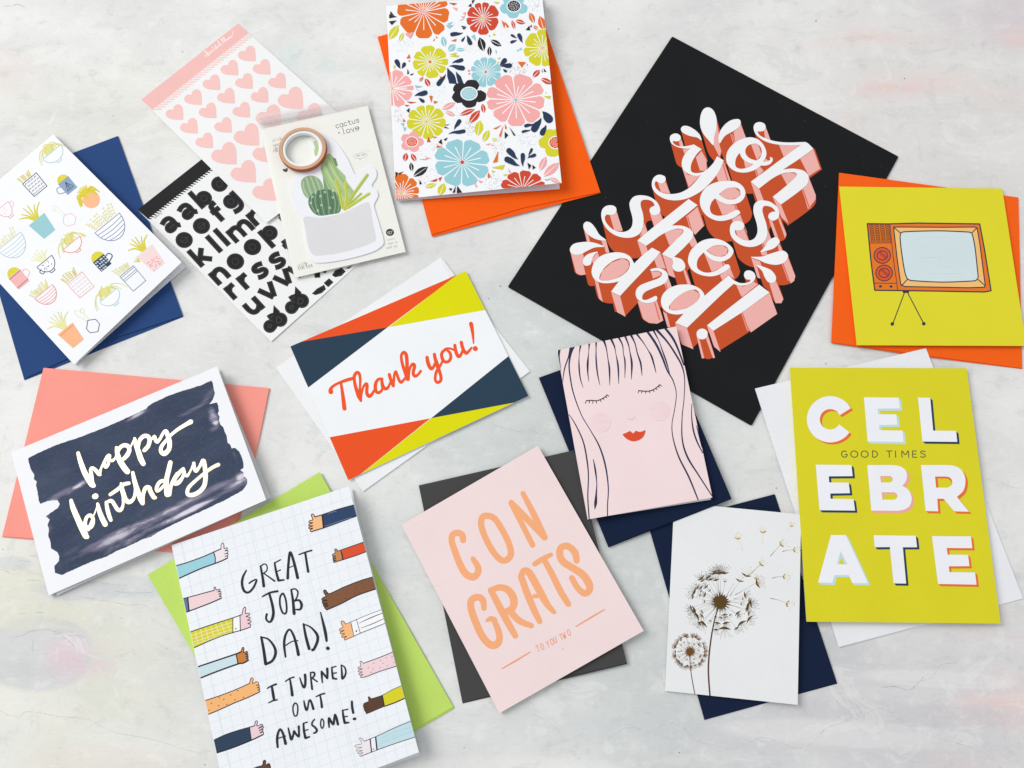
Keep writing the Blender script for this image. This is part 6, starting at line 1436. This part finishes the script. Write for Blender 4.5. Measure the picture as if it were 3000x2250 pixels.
for k in range(4): a.stroke([(-66, -34), (-92 + k * 12, -56 - k * 5)], 4, YE, smooth=False, cap=False)
tapered(120, 136, '#f3d9da')
for k in range(30):
    y = rnd.uniform(2, 62); a.dot(rnd.uniform(-.36, .36) * 110, y, 3.6, '#ea9080', n=6)
done()
at(116, 972); dome(84, -44, 42, '#dcd23f'); mug(90, 92, '#f0b7b5', '#f2cfcd', 1, 7); a.stroke([(-44, -36), (44, -38)], 3.6, '#5a4458', smooth=False); a.stroke([(-42, 34), (42, 32)], 3.6, '#5a4458', smooth=False); done()
at(806, 966); sprigs(-54, 30, -58, 50, '#e3dd86', 6); a.stroke([(-52, -58), (54, -58), (52, 60), (-48, 62), (-52, -58)], 4, '#8592b0', smooth=False)
for y in (-46, -28, -16): a.stroke([(-50, y), (50, y - 2)], 3, '#8592b0', smooth=False)
done()
at(490, 1006); sprigs(-58, 30, -56, 52, YE, 6); squiggle_pot(118, 116, '#f0b6b6', 4, '#efc9cd'); done()
at(294, 1078); sprigs(-62, 40, -36, 58, '#e3dd86', 9); bowl(138, 84, '#e99088', 4, 4, '#f2f4f7'); done()
at(680, 1092); palm(-28, 96, YP, YE); bowl(136, 62, '#a8d4e2', 4, fillc='#f2f4f7'); done()
at(436, 1316); aloe(-56, 124, '#e6e3a0', 8, 7); tapered(116, 122, '#f5b78c'); a.stroke([(-50, -44), (0, -48), (48, -46)], 3, '#d9653a', step=12); done()
at(565, 1254); a.stroke([(-42, -10), (-2, -46), (38, -22), (38, 16), (0, 46), (-40, 22), (-42, -10)], 4, '#5b5f79', smooth=False)
a.stroke([(-10, -40), (-34, -120), (-16, -140), (4, -100), (10, -42)], 2.6, '#e2e2a6', step=10); a.stroke([(-6, -112), (14, -128), (22, -110), (6, -96)], 2.6, '#e2e2a6')
for k in range(6): a.dot(rnd.uniform(-22, -6), rnd.uniform(-110, -50), 2.2, '#e2e2a6', n=6)
done()
# ------------------------------------------------------------------ heart stickers
a = Art(s_heart, vB, hearts, heart_px, off=0.03)
HP, HPD = '#f2c6c2', '#f0bdb9'
a.fill([(38, 668), (822, 52), (910, 128), (128, 752)], HPD); a.build('header_strip')
N_ = 32
for i in range(N_):
    t = i / (N_ - 1.0)
    x, y = 128 + (905 - 128) * t, 752 + (132 - 752) * t
    a.stroke([(x - 6, y + 6), (x + 66, y + 3)] if False else [(x - 6, y - 1), (x + 78, y - 8)], 9.5, '#f3cdc9', smooth=False, cap=False)
a.build('printed_stitches')
ex, ey = Vector((784, -616)).normalized(), Vector((0.715, 0.70))
B0 = (556, 318)
for st in ([(0, 6), (8, -8), (12, 8)], [(26, 10), (34, -40), (38, -10), (30, 14), (48, 8), (44, -8)], [(54, 6), (64, -8), (66, 8), (78, -6), (80, 8), (92, -4), (96, 8)], [(110, -30), (104, 10)], [(118, 8), (126, -10)], [(130, 10), (142, -30), (136, 10)],
           [(150, 10), (152, -8), (160, 6), (168, -8)], [(176, 10), (188, -38), (180, 10), (192, 6)], [(214, 12), (222, -36), (236, 8), (246, -34), (254, 10)], [(262, 6), (272, -6), (268, 10), (282, 4)], [(288, -4), (284, 8), (296, 2), (302, -6), (298, 10), (330, -2), (360, -20)]):
    a.stroke([(B0[0] + ex.x * x * .86 + ey.x * y, B0[1] + ex.y * x * .86 + ey.y * y) for x, y in st], 5, '#fbeeec', step=6)
a.build('header_lettering')
def heart(cx, cy, w, big=False):
    """upright is toward the upper left of the sheet; tip at lower right"""
    s = w / 144.0
    P = [(68, -8), (70, 60), (60, 62), (20, 62), (-30, 55), (-58, 40), (-72, 18), (-66, -6), (-44, -22), (-14, -22), (-6, -28), (0, -46), (18, -62), (40, -64), (60, -48)]
    pts = [(-72, 18), (-64, -6), (-42, -22), (-12, -22), (-8, -40), (12, -60), (38, -64), (60, -46), (69, -10), (71, 40)]
    Q = catmull([(x, y) for x, y in pts], 6) + [(71, 60)] + catmull([(30, 60), (-20, 54), (-55, 40), (-72, 18)], 6)
    a.fill([(cx + x * s, cy + y * s) for x, y in Q], HP)
    a.build('heart_sticker', thick=0.06, off=0.0)
for cx, cy in ((893, 297), (752, 412), (1012, 405), (606, 530), (870, 520), (1138, 516), (457, 650), (724, 638), (996, 632), (307, 772), (575, 758), (848, 752), (424, 882), (700, 876), (548, 1000)): heart(cx, cy, 146)
for cx, cy in ((1246, 658), (1068, 802), (890, 954), (708, 1106), (1400, 790), (1042, 1090), (864, 1252), (1040, 1400), (1230, 940), (1220, 1240)): heart(cx, cy, 210)
# ------------------------------------------------------------------ letter stickers
a = Art(s_alpha, vC, alph, alpha_px, off=0.03)
BK = '#29292b'
a.fill([(8, 455), (527, 46), (604, 122), (92, 528)], BK); a.build('header_strip')
for i in range(27):
    t = i / 26.0
    x, y = 92 + (604 - 92) * t, 524 + (118 - 524) * t
    a.stroke([(x - 2, y - 2, 13), (x + 32, y + 6, 7)], 10, BK, smooth=False, cap=False)
a.build('printed_stitches')
text(a, vC, '2', (0, 0), (1, 0), (0, 1), 1, BK) if False else None
for ch, i in zip('39173', range(5)):
    text(a, vC, ch, (143 + i * 11.5, 518 - i * 8.5), (10, -7.5), (9, 9), 2.6, '#3c3c3e')
a.build('printed_code')
AX, AY = (0.787, -0.617), (0.675, 0.737)
LG = {   # black letter bodies: butt-ended strokes and discs, counters stay filled (they are kiss-cut stickers)
 'a': ([[(-44, -36), (-6, -50), (28, -44), (40, -14), (40, 22), (50, 42), (64, 50)], [(40, 4), (-10, -2), (-34, 16), (-28, 40), (6, 44), (36, 26)]], [(-4, 22, 26)]),
 'b': ([[(-46, -104), (-46, 62)]], [(4, 4, 60)]), 'c': ([], [(0, 0, 62)]), 'e': ([], [(0, 0, 64)]), 'o': ([], [(0, 0, 65)]),
 'f': ([[(-8, 62), (-8, -62), (4, -86), (42, -90)], [(-40, -36), (40, -36)]], []),
 'g': ([[(42, -62), (42, 46), (22, 78), (-10, 84), (-46, 76)]], [(-8, -2, 58)]),
 'k': ([[(-46, -104), (-46, 62)], [(-40, 18), (40, -58)], [(-16, -2), (44, 62)]], []),
 'l': ([[(0, -104), (0, 62)]], []),
 'm': ([[(-80, -60), (-80, 62)], [(-80, -22), (-50, -42), (-14, -36), (-2, 0), (-2, 62)], [(0, -20), (28, -42), (62, -36), (76, 0), (76, 62)]], []),
 'n': ([[(-44, -60), (-44, 62)], [(-42, -18), (-8, -42), (30, -36), (44, 0), (44, 62)]], []),
 'p': ([[(-46, -62), (-46, 108)]], [(4, 0, 60)]),
 'r': ([[(-26, -60), (-26, 62)], [(-24, -10), (2, -38), (38, -40)]], []),
 's': ([[(48, -34), (10, -48), (-26, -42), (-34, -20), (-8, -4), (24, 6), (32, 28), (10, 46), (-24, 44), (-50, 32)]], []),
 't': ([[(-8, -84), (-8, 24), (6, 42), (36, 40)], [(-42, -38), (34, -38)]], []),
 'u': ([[(-44, -60), (-44, 4), (-26, 38), (10, 40), (38, 18)], [(44, -60), (44, 62)]], []),
 'v': ([[(-54, -60), (-4, 56)], [(54, -60), (4, 56)]], []),
 'w': ([[(-80, -60), (-40, 56)], [(0, -56), (-36, 56)], [(0, -56), (36, 56)], [(80, -60), (40, 56)]], []),
 'x': ([[(-44, -60), (44, 60)], [(44, -60), (-44, 60)]], []),
 '&': ([[(66, -84), (30, -30), (-12, 6), (-36, 34)], [(-36, -72), (-10, -20), (40, 40)], arc(-34, 50, 36, 32, -60, 300, 12), arc(42, 22, 38, 42, -90, 130, 10)], [(36, 26, 46), (-32, 50, 40)]),
}
def sticker(ch, cx, cy, s=1.0):
    a.v = lambda p: vC((cx + (p[0] * AX[0] + p[1] * AY[0]) * s, cy + (p[0] * AX[1] + p[1] * AY[1]) * s))
    strokes, discs = LG[ch]
    W0 = 40 if ch in 'ams' else 42
    if ch == '&': W0 = 34
    for d, c in ((0, BK), (11, '#545457'), (15, BK)):
        for st in strokes:
            Q = [tuple(p) for p in st]
            if d and len(Q) > 1:      # pull the butt ends in so the cut line runs round them
                for e0, e1 in ((0, 1), (-1, -2)):
                    dx, dy = Q[e1][0] - Q[e0][0], Q[e1][1] - Q[e0][1]; L_ = math.hypot(dx, dy)
                    Q[e0] = (Q[e0][0] + dx / L_ * d * .5, Q[e0][1] + dy / L_ * d * .5)
            a.stroke(Q, W0 - d, c, smooth=len(Q) > 3, cap=(ch == '&'), step=9)
        for x, y, r in discs: a.dot(x, y, r - d * .5, c, n=28)
    if discs and ch != '&' and ch != 'a':
        x, y, r = discs[0]
        for rr, c in ((.40 * r, '#545457'), (.40 * r - 2.4, BK)): a.dot(x, y, rr, c, n=18)
        if ch == 'e': a.stroke([(x - .4 * r, y), (x + .62 * r, y)], 2.6, '#545457', smooth=False, cap=False)
    if ch in 'a&': 
        for x, y, r in discs:
            for rr, c in ((.30 * r, '#545457'), (.30 * r - 2.2, BK)): a.dot(x, y, rr, c, n=14)
    a.build('letter_sticker', thick=0.07, off=0.0)
for ch, x, y in (('a', 268, 578), ('a', 405, 470), ('b', 540, 362), ('c', 672, 247), ('e', 386, 700), ('e', 526, 586), ('f', 664, 490), ('g', 772, 385), ('k', 532, 835), ('l', 642, 748), ('l', 706, 694), ('m', 842, 618), ('n', 975, 506),
                 ('n', 672, 984), ('o', 801, 874), ('o', 939, 757), ('p', 1075, 645), ('r', 780, 1112), ('r', 880, 1030), ('s', 1002, 947), ('s', 1142, 866), ('t', 1252, 762), ('u', 948, 1238), ('v', 1074, 1118), ('v', 1196, 1012), ('w', 1330, 920), ('x', 1460, 930),
                 ('t', 1225, 540)):
    sticker(ch, x, y, 1.06)
a.v = vC
vAm = V(720, 780, 4.5346)
for dx, dy in ((0, 0), (-287, 250)):
    a.v = lambda p: vAm((p[0] + dx, p[1] + dy))
    def tri(o): a.fill([(657, 265 + o * 1.6), (738 - o, 345), (748, 400), (660, 600), (655, 470), (600, 462 - o * .4), (562 + o * 1.7, 410), (600, 384 + o * .6), (650 + o * .4, 366 + o * .3)], BK if o != 9 else '#5a5a5d')
    for o, c in ((0, BK), (9, '#5a5a5d'), (14, BK)):
        a.dot(745, 460, 96 - o, c, n=32); a.dot(607, 548, 88 - o, c, n=30); tri(o)
        a.fill([(650, 470), (745, 470), (690, 590), (640, 520)], BK)
    a.stroke([(690, 500), (700, 425), (735, 425), (765, 455), (755, 490), (722, 503), (690, 500)], 5.5, '#5a5a5d', smooth=False)
    a.stroke([(582, 548), (590, 530), (622, 518), (632, 545), (612, 570), (592, 565), (582, 548)], 5.5, '#5a5a5d', smooth=False)
    a.stroke([(650, 400), (600, 455)], 5, '#5a5a5d', smooth=False); a.stroke([(640, 480), (560, 480)], 3, BK, smooth=False)
    a.build('letter_sticker', thick=0.07, off=0.0)
a.v = vC
for P in ([(1516, 1048), (1560, 1010), (1596, 1042), (1552, 1082)], [(1420, 1135), (1460, 1095), (1520, 1062), (1534, 1098), (1500, 1130), (1450, 1146)], [(1583, 985), (1610, 945), (1662, 925), (1694, 955), (1660, 990), (1610, 1002)], [(1690, 930), (1750, 905), (1722, 932)]):
    c = (sum(p[0] for p in P) / len(P), sum(p[1] for p in P) / len(P))
    a.fill(P, BK); a.stroke([((x - c[0]) * .72 + c[0], (y - c[1]) * .72 + c[1]) for x, y in P], 3, '#4d4d50', smooth=False, closed=False)
    a.build('letter_sticker', thick=0.07, off=0.0)
# ------------------------------------------------------------------ cactus packet: die-cut note, print, clear sleeve
s_note = Surf((*cact_px[0], 3.9), (*cact_px[1], 3.9), (*cact_px[3], 4.0))
note = [(1540, 945), (1640, 1045), (1710, 1150), (1775, 1278), (1830, 1232), (1895, 1200), (1940, 1240), (1940, 1300), (1903, 1365), (1945, 1402), (1955, 1450), (1930, 1500), (1925, 1540), (1970, 1690), (2000, 1800), (1990, 1850), (1900, 1905),
        (1700, 1960), (1500, 1990), (1420, 1975), (1385, 1900), (1350, 1700), (1335, 1630), (1285, 1560), (1250, 1450), (1258, 1330), (1320, 1262), (1410, 1240), (1440, 1150), (1400, 1000), (1440, 930)]
a = Art(s_note, vB, cact, off=-0.8)
a.fill(catmull(note, 12, True), '#eef0f5')
nt_ = a.build('sticky_note', thick=0.8, off=-0.8)
a = Art(s_note, vC, cact, off=0.03)
a.fill(catmull([(1358, 515), (1480, 520), (1600, 500), (1700, 470), (1860, 395), (1892, 425), (1915, 560), (1940, 690), (1900, 725), (1700, 792), (1500, 825), (1425, 815), (1390, 740), (1370, 620)], 10, True), '#dcdcde')
a.build('printed_pot')
GRN = ['#a9c48b', '#93b47a', '#b9d09a', '#7f9f6c']
a.fill(catmull([(1492, 110), (1530, 30), (1560, 0), (1600, 35), (1622, 75), (1625, 110), (1690, 180), (1700, 220), (1750, 290), (1770, 330), (1740, 380), (1660, 430), (1580, 360), (1530, 290), (1512, 200)], 8, True), GRN[0])
a.fill([(1508, 170), (1550, 280), (1600, 400), (1570, 400), (1520, 300)], '#80a07a')
for P, c, w in (([(1510, 90), (1570, 200), (1650, 330), (1700, 400)], GRN[2], 16), ([(1545, 50), (1610, 170), (1690, 290), (1745, 360)], GRN[2], 14), ([(1535, 80), (1600, 210), (1660, 310)], GRN[3], 6), ([(1570, 40), (1640, 170), (1720, 280)], GRN[3], 5), ([(1500, 120), (1540, 220), (1600, 330)], GRN[1], 10)):
    a.stroke(P, w, c)
a.fill([(1585, 30), (1615, 40), (1632, 100), (1610, 100)], '#6f9068')
a.build('printed_cactus')
a.fill(catmull([(1332, 250), (1345, 205), (1390, 180), (1450, 185), (1495, 225), (1515, 290), (1500, 350), (1450, 375), (1400, 370), (1355, 330)], 8, True), '#93b089')
for P in ([(1350, 230), (1360, 300), (1400, 365)], [(1375, 195), (1400, 280), (1430, 360)], [(1410, 185), (1440, 270), (1470, 350)], [(1450, 195), (1480, 270), (1490, 330)]): a.stroke(P, 9, '#b3c9a4')
for P in ([(1362, 215), (1380, 290), (1410, 360)], [(1395, 190), (1420, 270), (1450, 355)], [(1432, 190), (1462, 270), (1482, 340)]): a.stroke(P, 3, '#6f9068')
a.build('printed_cactus')
a.fill(catmull([(1392, 400), (1400, 355), (1450, 310), (1520, 290), (1590, 300), (1640, 350), (1655, 420), (1645, 475), (1590, 490), (1490, 503), (1440, 485), (1405, 440)], 8, True), '#5d7f62')
for P in ([(1420, 345), (1415, 410), (1450, 480)], [(1450, 315), (1448, 400), (1480, 495)], [(1490, 298), (1500, 400), (1520, 495)], [(1540, 292), (1555, 400), (1560, 490)], [(1585, 302), (1610, 400), (1600, 485)], [(1620, 330), (1642, 400), (1630, 475)]): a.stroke(P, 7, '#8fb08a')
for P in ([(1437, 330), (1432, 405), (1466, 490)], [(1470, 305), (1475, 400), (1500, 498)], [(1516, 295), (1530, 400), (1540, 492)], [(1564, 296), (1585, 400), (1582, 488)]): a.stroke(P, 5, '#4a6a54')
for x, y in ((1450, 315), (1490, 345), (1525, 312), (1590, 300), (1590, 355), (1412, 400), (1498, 418), (1565, 440), (1468, 462), (1425, 350)):
    for k in range(4): a.stroke([(x, y), polar(x, y, 12, k * 90 + 40)], 3, '#e8efe2', smooth=False)
a.build('printed_cactus')
for P, w, c in (([(1615, 215), (1640, 300), (1670, 440)], 26, '#c9cc55'), ([(1690, 240), (1700, 330), (1690, 450)], 26, '#d0d05c'), ([(1690, 450), (1760, 330), (1870, 175)], 26, '#bcc653'), ([(1700, 445), (1760, 380), (1820, 325)], 18, '#b3bf55'), ([(1710, 440), (1800, 380), (1885, 325)], 24, '#c9cf58')):
    a.stroke(P, w, c); a.stroke([(p[0] + 5, p[1] + 2) for p in P], w * .3, '#a9b84e'); a.build('printed_leaf')
a.v = vB
a.fill(catmull([(1432, 1015), (1455, 998), (1474, 1040), (1472, 1095), (1452, 1130), (1440, 1090), (1445, 1050)], 6, True), '#b3c98c')
a.fill(catmull([(1405, 990), (1440, 985), (1430, 1010)], 6, True), '#f0dccb'); a.build('printed_cactus')
a = Art(s_cact, vB, cact, off=0.03)
GT = '#63625f'
tdx, tdy = 0.962, -0.262
def small(s, o, adv, h, w, col=GT): text(a, vB, s, o, (tdx * adv, tdy * adv), (0.26 * h, 0.965 * h), w, col, track=1.08)
small('cactus', (1604, 856), 34, 48, 4.6); small('love', (1652, 902), 38, 50, 4.6); a.dot(1640, 938, 6, GT); a.dot(1798, 900, 6, GT)
a.stroke([(1648, 955), (1720, 940), (1800, 922)], 1.6, '#bdbcb6'); a.build('printed_lettering')
small('stick', (1092, 985), 17, 30, 2.6, '#a5a49e'); small('mem', (1102, 1024), 19, 30, 2.6, '#a5a49e')
for st in ([(1112, 1066), (1108, 1092)], [(1120, 1062), (1142, 1058)], [(1130, 1056), (1132, 1092)], [(1120, 1070), (1142, 1066), (1142, 1078), (1122, 1082), (1120, 1070)], [(1118, 1094), (1146, 1084)]): a.stroke(st, 3, '#8a8984', smooth=False)
a.build('printed_lettering')
a.fill(catmull([(1183, 1240), (1192, 1230), (1205, 1232), (1215, 1222), (1224, 1228), (1222, 1250), (1205, 1256)], 6, True), '#4c4a48'); a.build('printed_heart')
a.stroke([polar(1815, 1122, 1, 0)], 1, GT) if False else None
a.stroke([(1815 + 56 * math.cos(t * .35), 1122 + 22 * math.sin(t * .35) - 6 * math.cos(t * .35)) for t in range(18)], 2.2, '#b9b8b2', closed=True)
a.stroke([(1800, 1142), (1812, 1158), (1826, 1142)], 2.2, '#b9b8b2', smooth=False)
text(a, vB, 'series', (1778, 1112), (12.5, -2), (2, 18), 2.4, '#a5a49e')
for st in ([(1830, 1086), (1828, 1078)], [(1850, 1086), (1852, 1078)], [(1870, 1090), (1886, 1086)]): a.stroke(st, 2.4, '#c5c4be', smooth=False)
a.build('printed_lettering')
def smallc(s, o, adv, h, w, col=GT): text(a, vC, s, o, (tdx * adv, tdy * adv * .8), (0.2 * h, 0.965 * h), w, col, track=1.25)
smallc('life', (1334, 884), 12, 22, 2.6, '#77756f'); smallc('cactus', (1304, 904), 21, 38, 3.4, '#77756f')
smallc('od', (1300, 892), 16, 24, 1.6, '#b9b8b2'); a.build('printed_lettering')
a.v = vC
a.dot(2053, 638, 33, '#3a3a3a', n=20, ry=29)
for st in ([(2032, 634), (2036, 642), (2044, 630), (2050, 640), (2058, 628), (2064, 638), (2072, 624)], [(2036, 650), (2046, 646), (2056, 654), (2066, 644)]): a.stroke(st, 3.2, '#e8e8e4')
a.build('printed_badge')
smallc('love to', (2034, 718), 11.5, 22, 1.8, '#a5a49e'); smallc('send you', (2022, 752), 11.5, 22, 1.8, '#a5a49e'); smallc('moment', (2028, 690), 12, 18, 1.4, '#bfbeb8')
a.build('printed_lettering')
def film_material():
    m = bpy.data.materials.new("clear_film"); m.use_nodes = True
    nt = m.node_tree; N = nt.nodes; L = nt.links
    for n in list(N):
        if n.type == 'BSDF_PRINCIPLED': N.remove(n)
    out = N["Material Output"]
    tr = N.new("ShaderNodeBsdfTransparent"); tr.inputs[0].default_value = (1, 1, 1, 1)
    gl = N.new("ShaderNodeBsdfGlossy"); gl.inputs["Roughness"].default_value = .22; gl.inputs[0].default_value = (1, 1, 1, 1)
    lw = N.new("ShaderNodeLayerWeight"); lw.inputs["Blend"].default_value = .2
    mx = N.new("ShaderNodeMixShader"); L.new(lw.outputs["Fresnel"], mx.inputs[0]); L.new(tr.outputs[0], mx.inputs[1]); L.new(gl.outputs[0], mx.inputs[2])
    L.new(mx.outputs[0], out.inputs["Surface"]); return m
film = film_material()
s_film = Surf((*cact_px[0], 4.3), (*cact_px[1], 4.3), (*cact_px[3], 4.4))
ftl, ftr, fbr, fbl = s_film.uv(*vB((975, 742))), s_film.uv(*vB((1892, 640))), s_film.uv(*vC((2186, 805))), s_film.uv(*vC((1262, 1026)))
vs, fs = [], []
NU, NV = 30, 20
for j in range(NV + 1):
    for i in range(NU + 1):
        u, v = i / NU, j / NV
        x = (ftl[0] * (1 - u) + ftr[0] * u) * (1 - v) + (fbl[0] * (1 - u) + fbr[0] * u) * v
        y = (ftl[1] * (1 - u) + ftr[1] * u) * (1 - v) + (fbl[1] * (1 - u) + fbr[1] * u) * v
        z = 0.10 * math.exp(-((u - .07) / .03) ** 2) + .12 * math.sin(v * 9 + u * 3) * math.exp(-u * 5) + .05 * math.sin(u * 14 + v * 4)
        z -= 0.25 * max(0, (.035 - u) / .035) + 1.0 * max(0, (u - .985) / .015) + 1.4 * max(0, (.10 - v) / .10)
        vs.append(s_film.world(x, y, z))
for j in range(NV):
    for i in range(NU):
        k = j * (NU + 1) + i; fs.append([k, k + 1, k + NU + 2, k + NU + 1])
mesh_obj('clear_sleeve', vs, fs, film, cact, smooth=True)
# seam strip of the sleeve above the card
tape = bpy.data.materials.new("seal_strip"); tape.use_nodes = True
tb = tape.node_tree.nodes["Principled BSDF"]; tb.inputs["Base Color"].default_value = (.80, .74, .75, 1); tb.inputs["Roughness"].default_value = .3; tb.inputs["Alpha"].default_value = .22
sheet('seal_strip', [vB((968, 797)), vB((1890, 640)), vB((1874, 712)), vB((1000, 906))], flat(3.6), .02, tape, cact)
sheet('seal_strip', [vB((985, 850)), vB((1500, 762)), vB((1503, 790)), vB((992, 880))], flat(3.75), .02, tape, cact)
# ------------------------------------------------------------------ washi tape roll
vW = V(740, 300, 6.144)
HT, HB_ = 8.4, 4.6
c3 = at_height(*vW((896, 826)), HT * .001)
Rw = (at_height(*vW((468, 800)), HT * .001) - at_height(*vW((1324, 850)), HT * .001)).length / 2
roll = bpy.data.objects.new('washi_tape_roll', None); roll.location = (c3.x, c3.y, HB_ * .001); COL.objects.link(roll)
roll['label'] = 'narrow copper striped paper tape roll with white core lying on the cactus packet'; roll['category'] = 'tape roll'
def annulus(name, r0, r1, z0, z1, mats, n=192, wave=0.0, bev=0.0002):
    vs, fs, fm = [], [], []
    prof = [(r0, z0), (r1, z0), (r1, z1 - bev), (r1 - bev, z1), (r0 + bev, z1), (r0, z1 - bev)]
    for i in range(n):
        t = 2 * math.pi * i / n
        for k, (r, z) in enumerate(prof):
            rr = r + (wave if (i % 2 and r > (r0 + r1) / 2) else 0)
            vs.append((c3.x + rr * math.cos(t), c3.y + rr * math.sin(t), z))
    m = len(prof)
    for i in range(n):
        for k in range(m):
            a_, b_ = i * m + k, i * m + (k + 1) % m
            c_, d_ = ((i + 1) % n) * m + (k + 1) % m, ((i + 1) % n) * m + k
            fs.append([a_, b_, c_, d_]); fm.append(1 if (len(mats) > 1 and k in (1, 2)) else 0)
    return mesh_obj(name, vs, fs, mats, roll, fm)
annulus('tape', Rw * .835, Rw, HB_ * .001, HT * .001, [paper('#cfa784', rough=.5, grain=.1, scale=1400), paper('#b3604a', rough=.4, grain=.12, scale=1400)], n=150, wave=-0.0005)
annulus('core', Rw * .735, Rw * .832, HB_ * .001, HT * .001 - .0004, [paper('#eef0f4', rough=.45)], n=96)
# ------------------------------------------------------------------ dandelion card
a = Art(s_dn, vY, dand, dn_px, off=0.04)
rnd = random.Random(21)
BZ, BZ2, GO, GP = '#594624', '#704b25', '#b58a3c', '#ead9a6'  # foil reflections put into flat colours: dark room as bronze, glints as gold
def tuft(x, y, ang, s, c=BZ, filaments=7, gold=None, arcw=1.0):
    """little parachute opening toward ang (degrees)"""
    n = polar(0, 0, 1, ang + 90)
    l, r = (x - n[0] * s * .5 * arcw, y - n[1] * s * .5 * arcw), (x + n[0] * s * .5 * arcw, y + n[1] * s * .5 * arcw)
    q = polar(0, 0, s * .16, ang)
    a.stroke([(l[0] + q[0], l[1] + q[1], 2.2), (x, y, s * .23), (r[0] + q[0], r[1] + q[1], 2.2)], 4, c, step=6)
    for k in range(filaments):
        d = ang + (k - (filaments - 1) / 2) * 100 / filaments + rnd.uniform(-5, 5); L_ = s * rnd.uniform(.7, 1.15)
        e = polar(x, y, L_, d)
        a.stroke([(x, y, 1.3), (e[0], e[1], .8)], 1.1, gold or c, smooth=False, cap=False)
        if rnd.random() < .7: a.dot(e[0], e[1], rnd.uniform(1.4, 2.7), c, n=6)
def head(cx, cy, R, n, c, core, skip=()):
    a.fill([polar(cx, cy, core * (1.0 if k % 2 else 1.55) * rnd.uniform(.9, 1.1), k * 360 / 36) for k in range(36)], c)
    for k in range(n):
        d = 360.0 * k / n + rnd.uniform(-4, 4)
        if any(lo < d % 360 < hi for lo, hi in skip): continue
        rr = R * rnd.choice([.82, .80, .86, .62, .45]) * rnd.uniform(.95, 1.05)
        p = polar(cx, cy, rr, d)
        m = polar(cx, cy, rr * .5, d + rnd.uniform(-7, 7))
        a.stroke([polar(cx, cy, core * 1.2, d) + (2.6,), m + (1.1,), p + (1.0,)], 1.4, c, step=30, cap=False)
        a.stroke([polar(cx, cy, core, d) + (4.5,), polar(cx, cy, core * 1.7, d) + (1,)], 3, c, smooth=False, cap=False)
        tuft(p[0], p[1], d, R * (.17 if rr > R * .7 else .10), c, 6 if rr > R * .7 else 3, gold=(GO if -20 < (d + 20) % 360 - 0 < 80 and rnd.random() < .3 else None))
a.stroke([(530, 830, 9), (505, 920, 9), (484, 1030, 10), (468, 1160, 11), (463, 1280, 11), (474, 1445, 11)], 10, '#5b4136', step=14)
a.stroke([(334, 1150, 5), (338, 1240, 5), (350, 1330, 6), (370, 1435, 6)], 5, '#5b4136', step=14)
a.build('foil_stem')
head(548, 790, 240, 42, BZ, 42, skip=((292, 352),))
for x, y, d, s in ((535, 592, -88, 70), (570, 592, -86, 60), (500, 596, -100, 50), (415, 628, -128, 52), (478, 636, -110, 46), (515, 640, -100, 46), (366, 722, -155, 60), (412, 694, -135, 40), (448, 688, -130, 40), (440, 742, -160, 40), (368, 850, 165, 66), (385, 885, 150, 66), (430, 940, 125, 60), (575, 970, 92, 76),
                   (690, 935, 55, 70), (745, 905, 40, 60), (735, 820, 10, 74), (755, 800, -5, 56), (715, 745, -15, 46), (420, 885, 140, 40), (665, 865, 50, 46), (575, 876, 80, 40), (525, 934, 100, 46), (586, 932, 82, 46)):
    tuft(x, y, d, s, BZ, 7, arcw=1.15)
for x0, y0, x1, y1 in ((612, 750, 680, 650), (648, 742, 790, 660), (590, 750, 640, 660), (640, 770, 700, 748), (735, 612, 815, 540)):
    a.stroke([(x0, y0, 4.5), ((x0 + x1) / 2 - 4, (y0 + y1) / 2 + 4, 1.2), (x1, y1, 1.0)], 1.4, '#6a6252', step=16, cap=False)
tuft(678, 644, -70, 50, BZ, 5, GP, 1.2); tuft(724, 608, -70, 60, BZ, 6, GP, 1.2); tuft(800, 664, -20, 66, BZ, 9, GO, 1.1); tuft(795, 632, -70, 40, GO, 5, GO)
a.build('foil_dandelion_head')
head(335, 1135, 124, 36, BZ2, 22)
for k in range(26):
    d = k * 360 / 26 + rnd.uniform(-4, 4)
    p = polar(335, 1135, 124 * rnd.choice([.84, .88, .8, .6]) , d); tuft(p[0], p[1], d, 24, BZ2, 6, arcw=1.3)
a.build('foil_dandelion_head')
# drifting seeds: (tuft x, y, opening angle, size, tail end x, y)
for x, y, d, s, tx, ty in ((664, 352, -80, 44, 700, 430), (842, 308, -88, 48, 836, 385), (1036, 264, -60, 30, 1012, 300), (965, 392, -30, 50, 895, 470), (1056, 428, 0, 40, 978, 440), (825, 530, -40, 46, 762, 590), (985, 612, 10, 42, 908, 625), (1008, 800, 20, 50, 895, 765)):
    pale = d < -50
    a.stroke([(x, y, 1.6), ((x + tx) / 2 + 3, (y + ty) / 2 - 4, 1.6), (tx, ty, 4.5)], 2, GP if pale else '#7c7566', step=14)
    tuft(x, y, d, s, GO if pale else '#5d4a2a', 5, GP, .9)
    a.stroke([(x - 6, y - 4, 3), polar(x, y, s * .5, d - 45) + (7,)], 5, '#f0dfae', smooth=False); a.stroke([(x, y + 3, 4), polar(x, y, s * .42, d + 60) + (6,)], 5, GO, smooth=False)  # painted foil glints on the seed
    a.build('foil_seed')
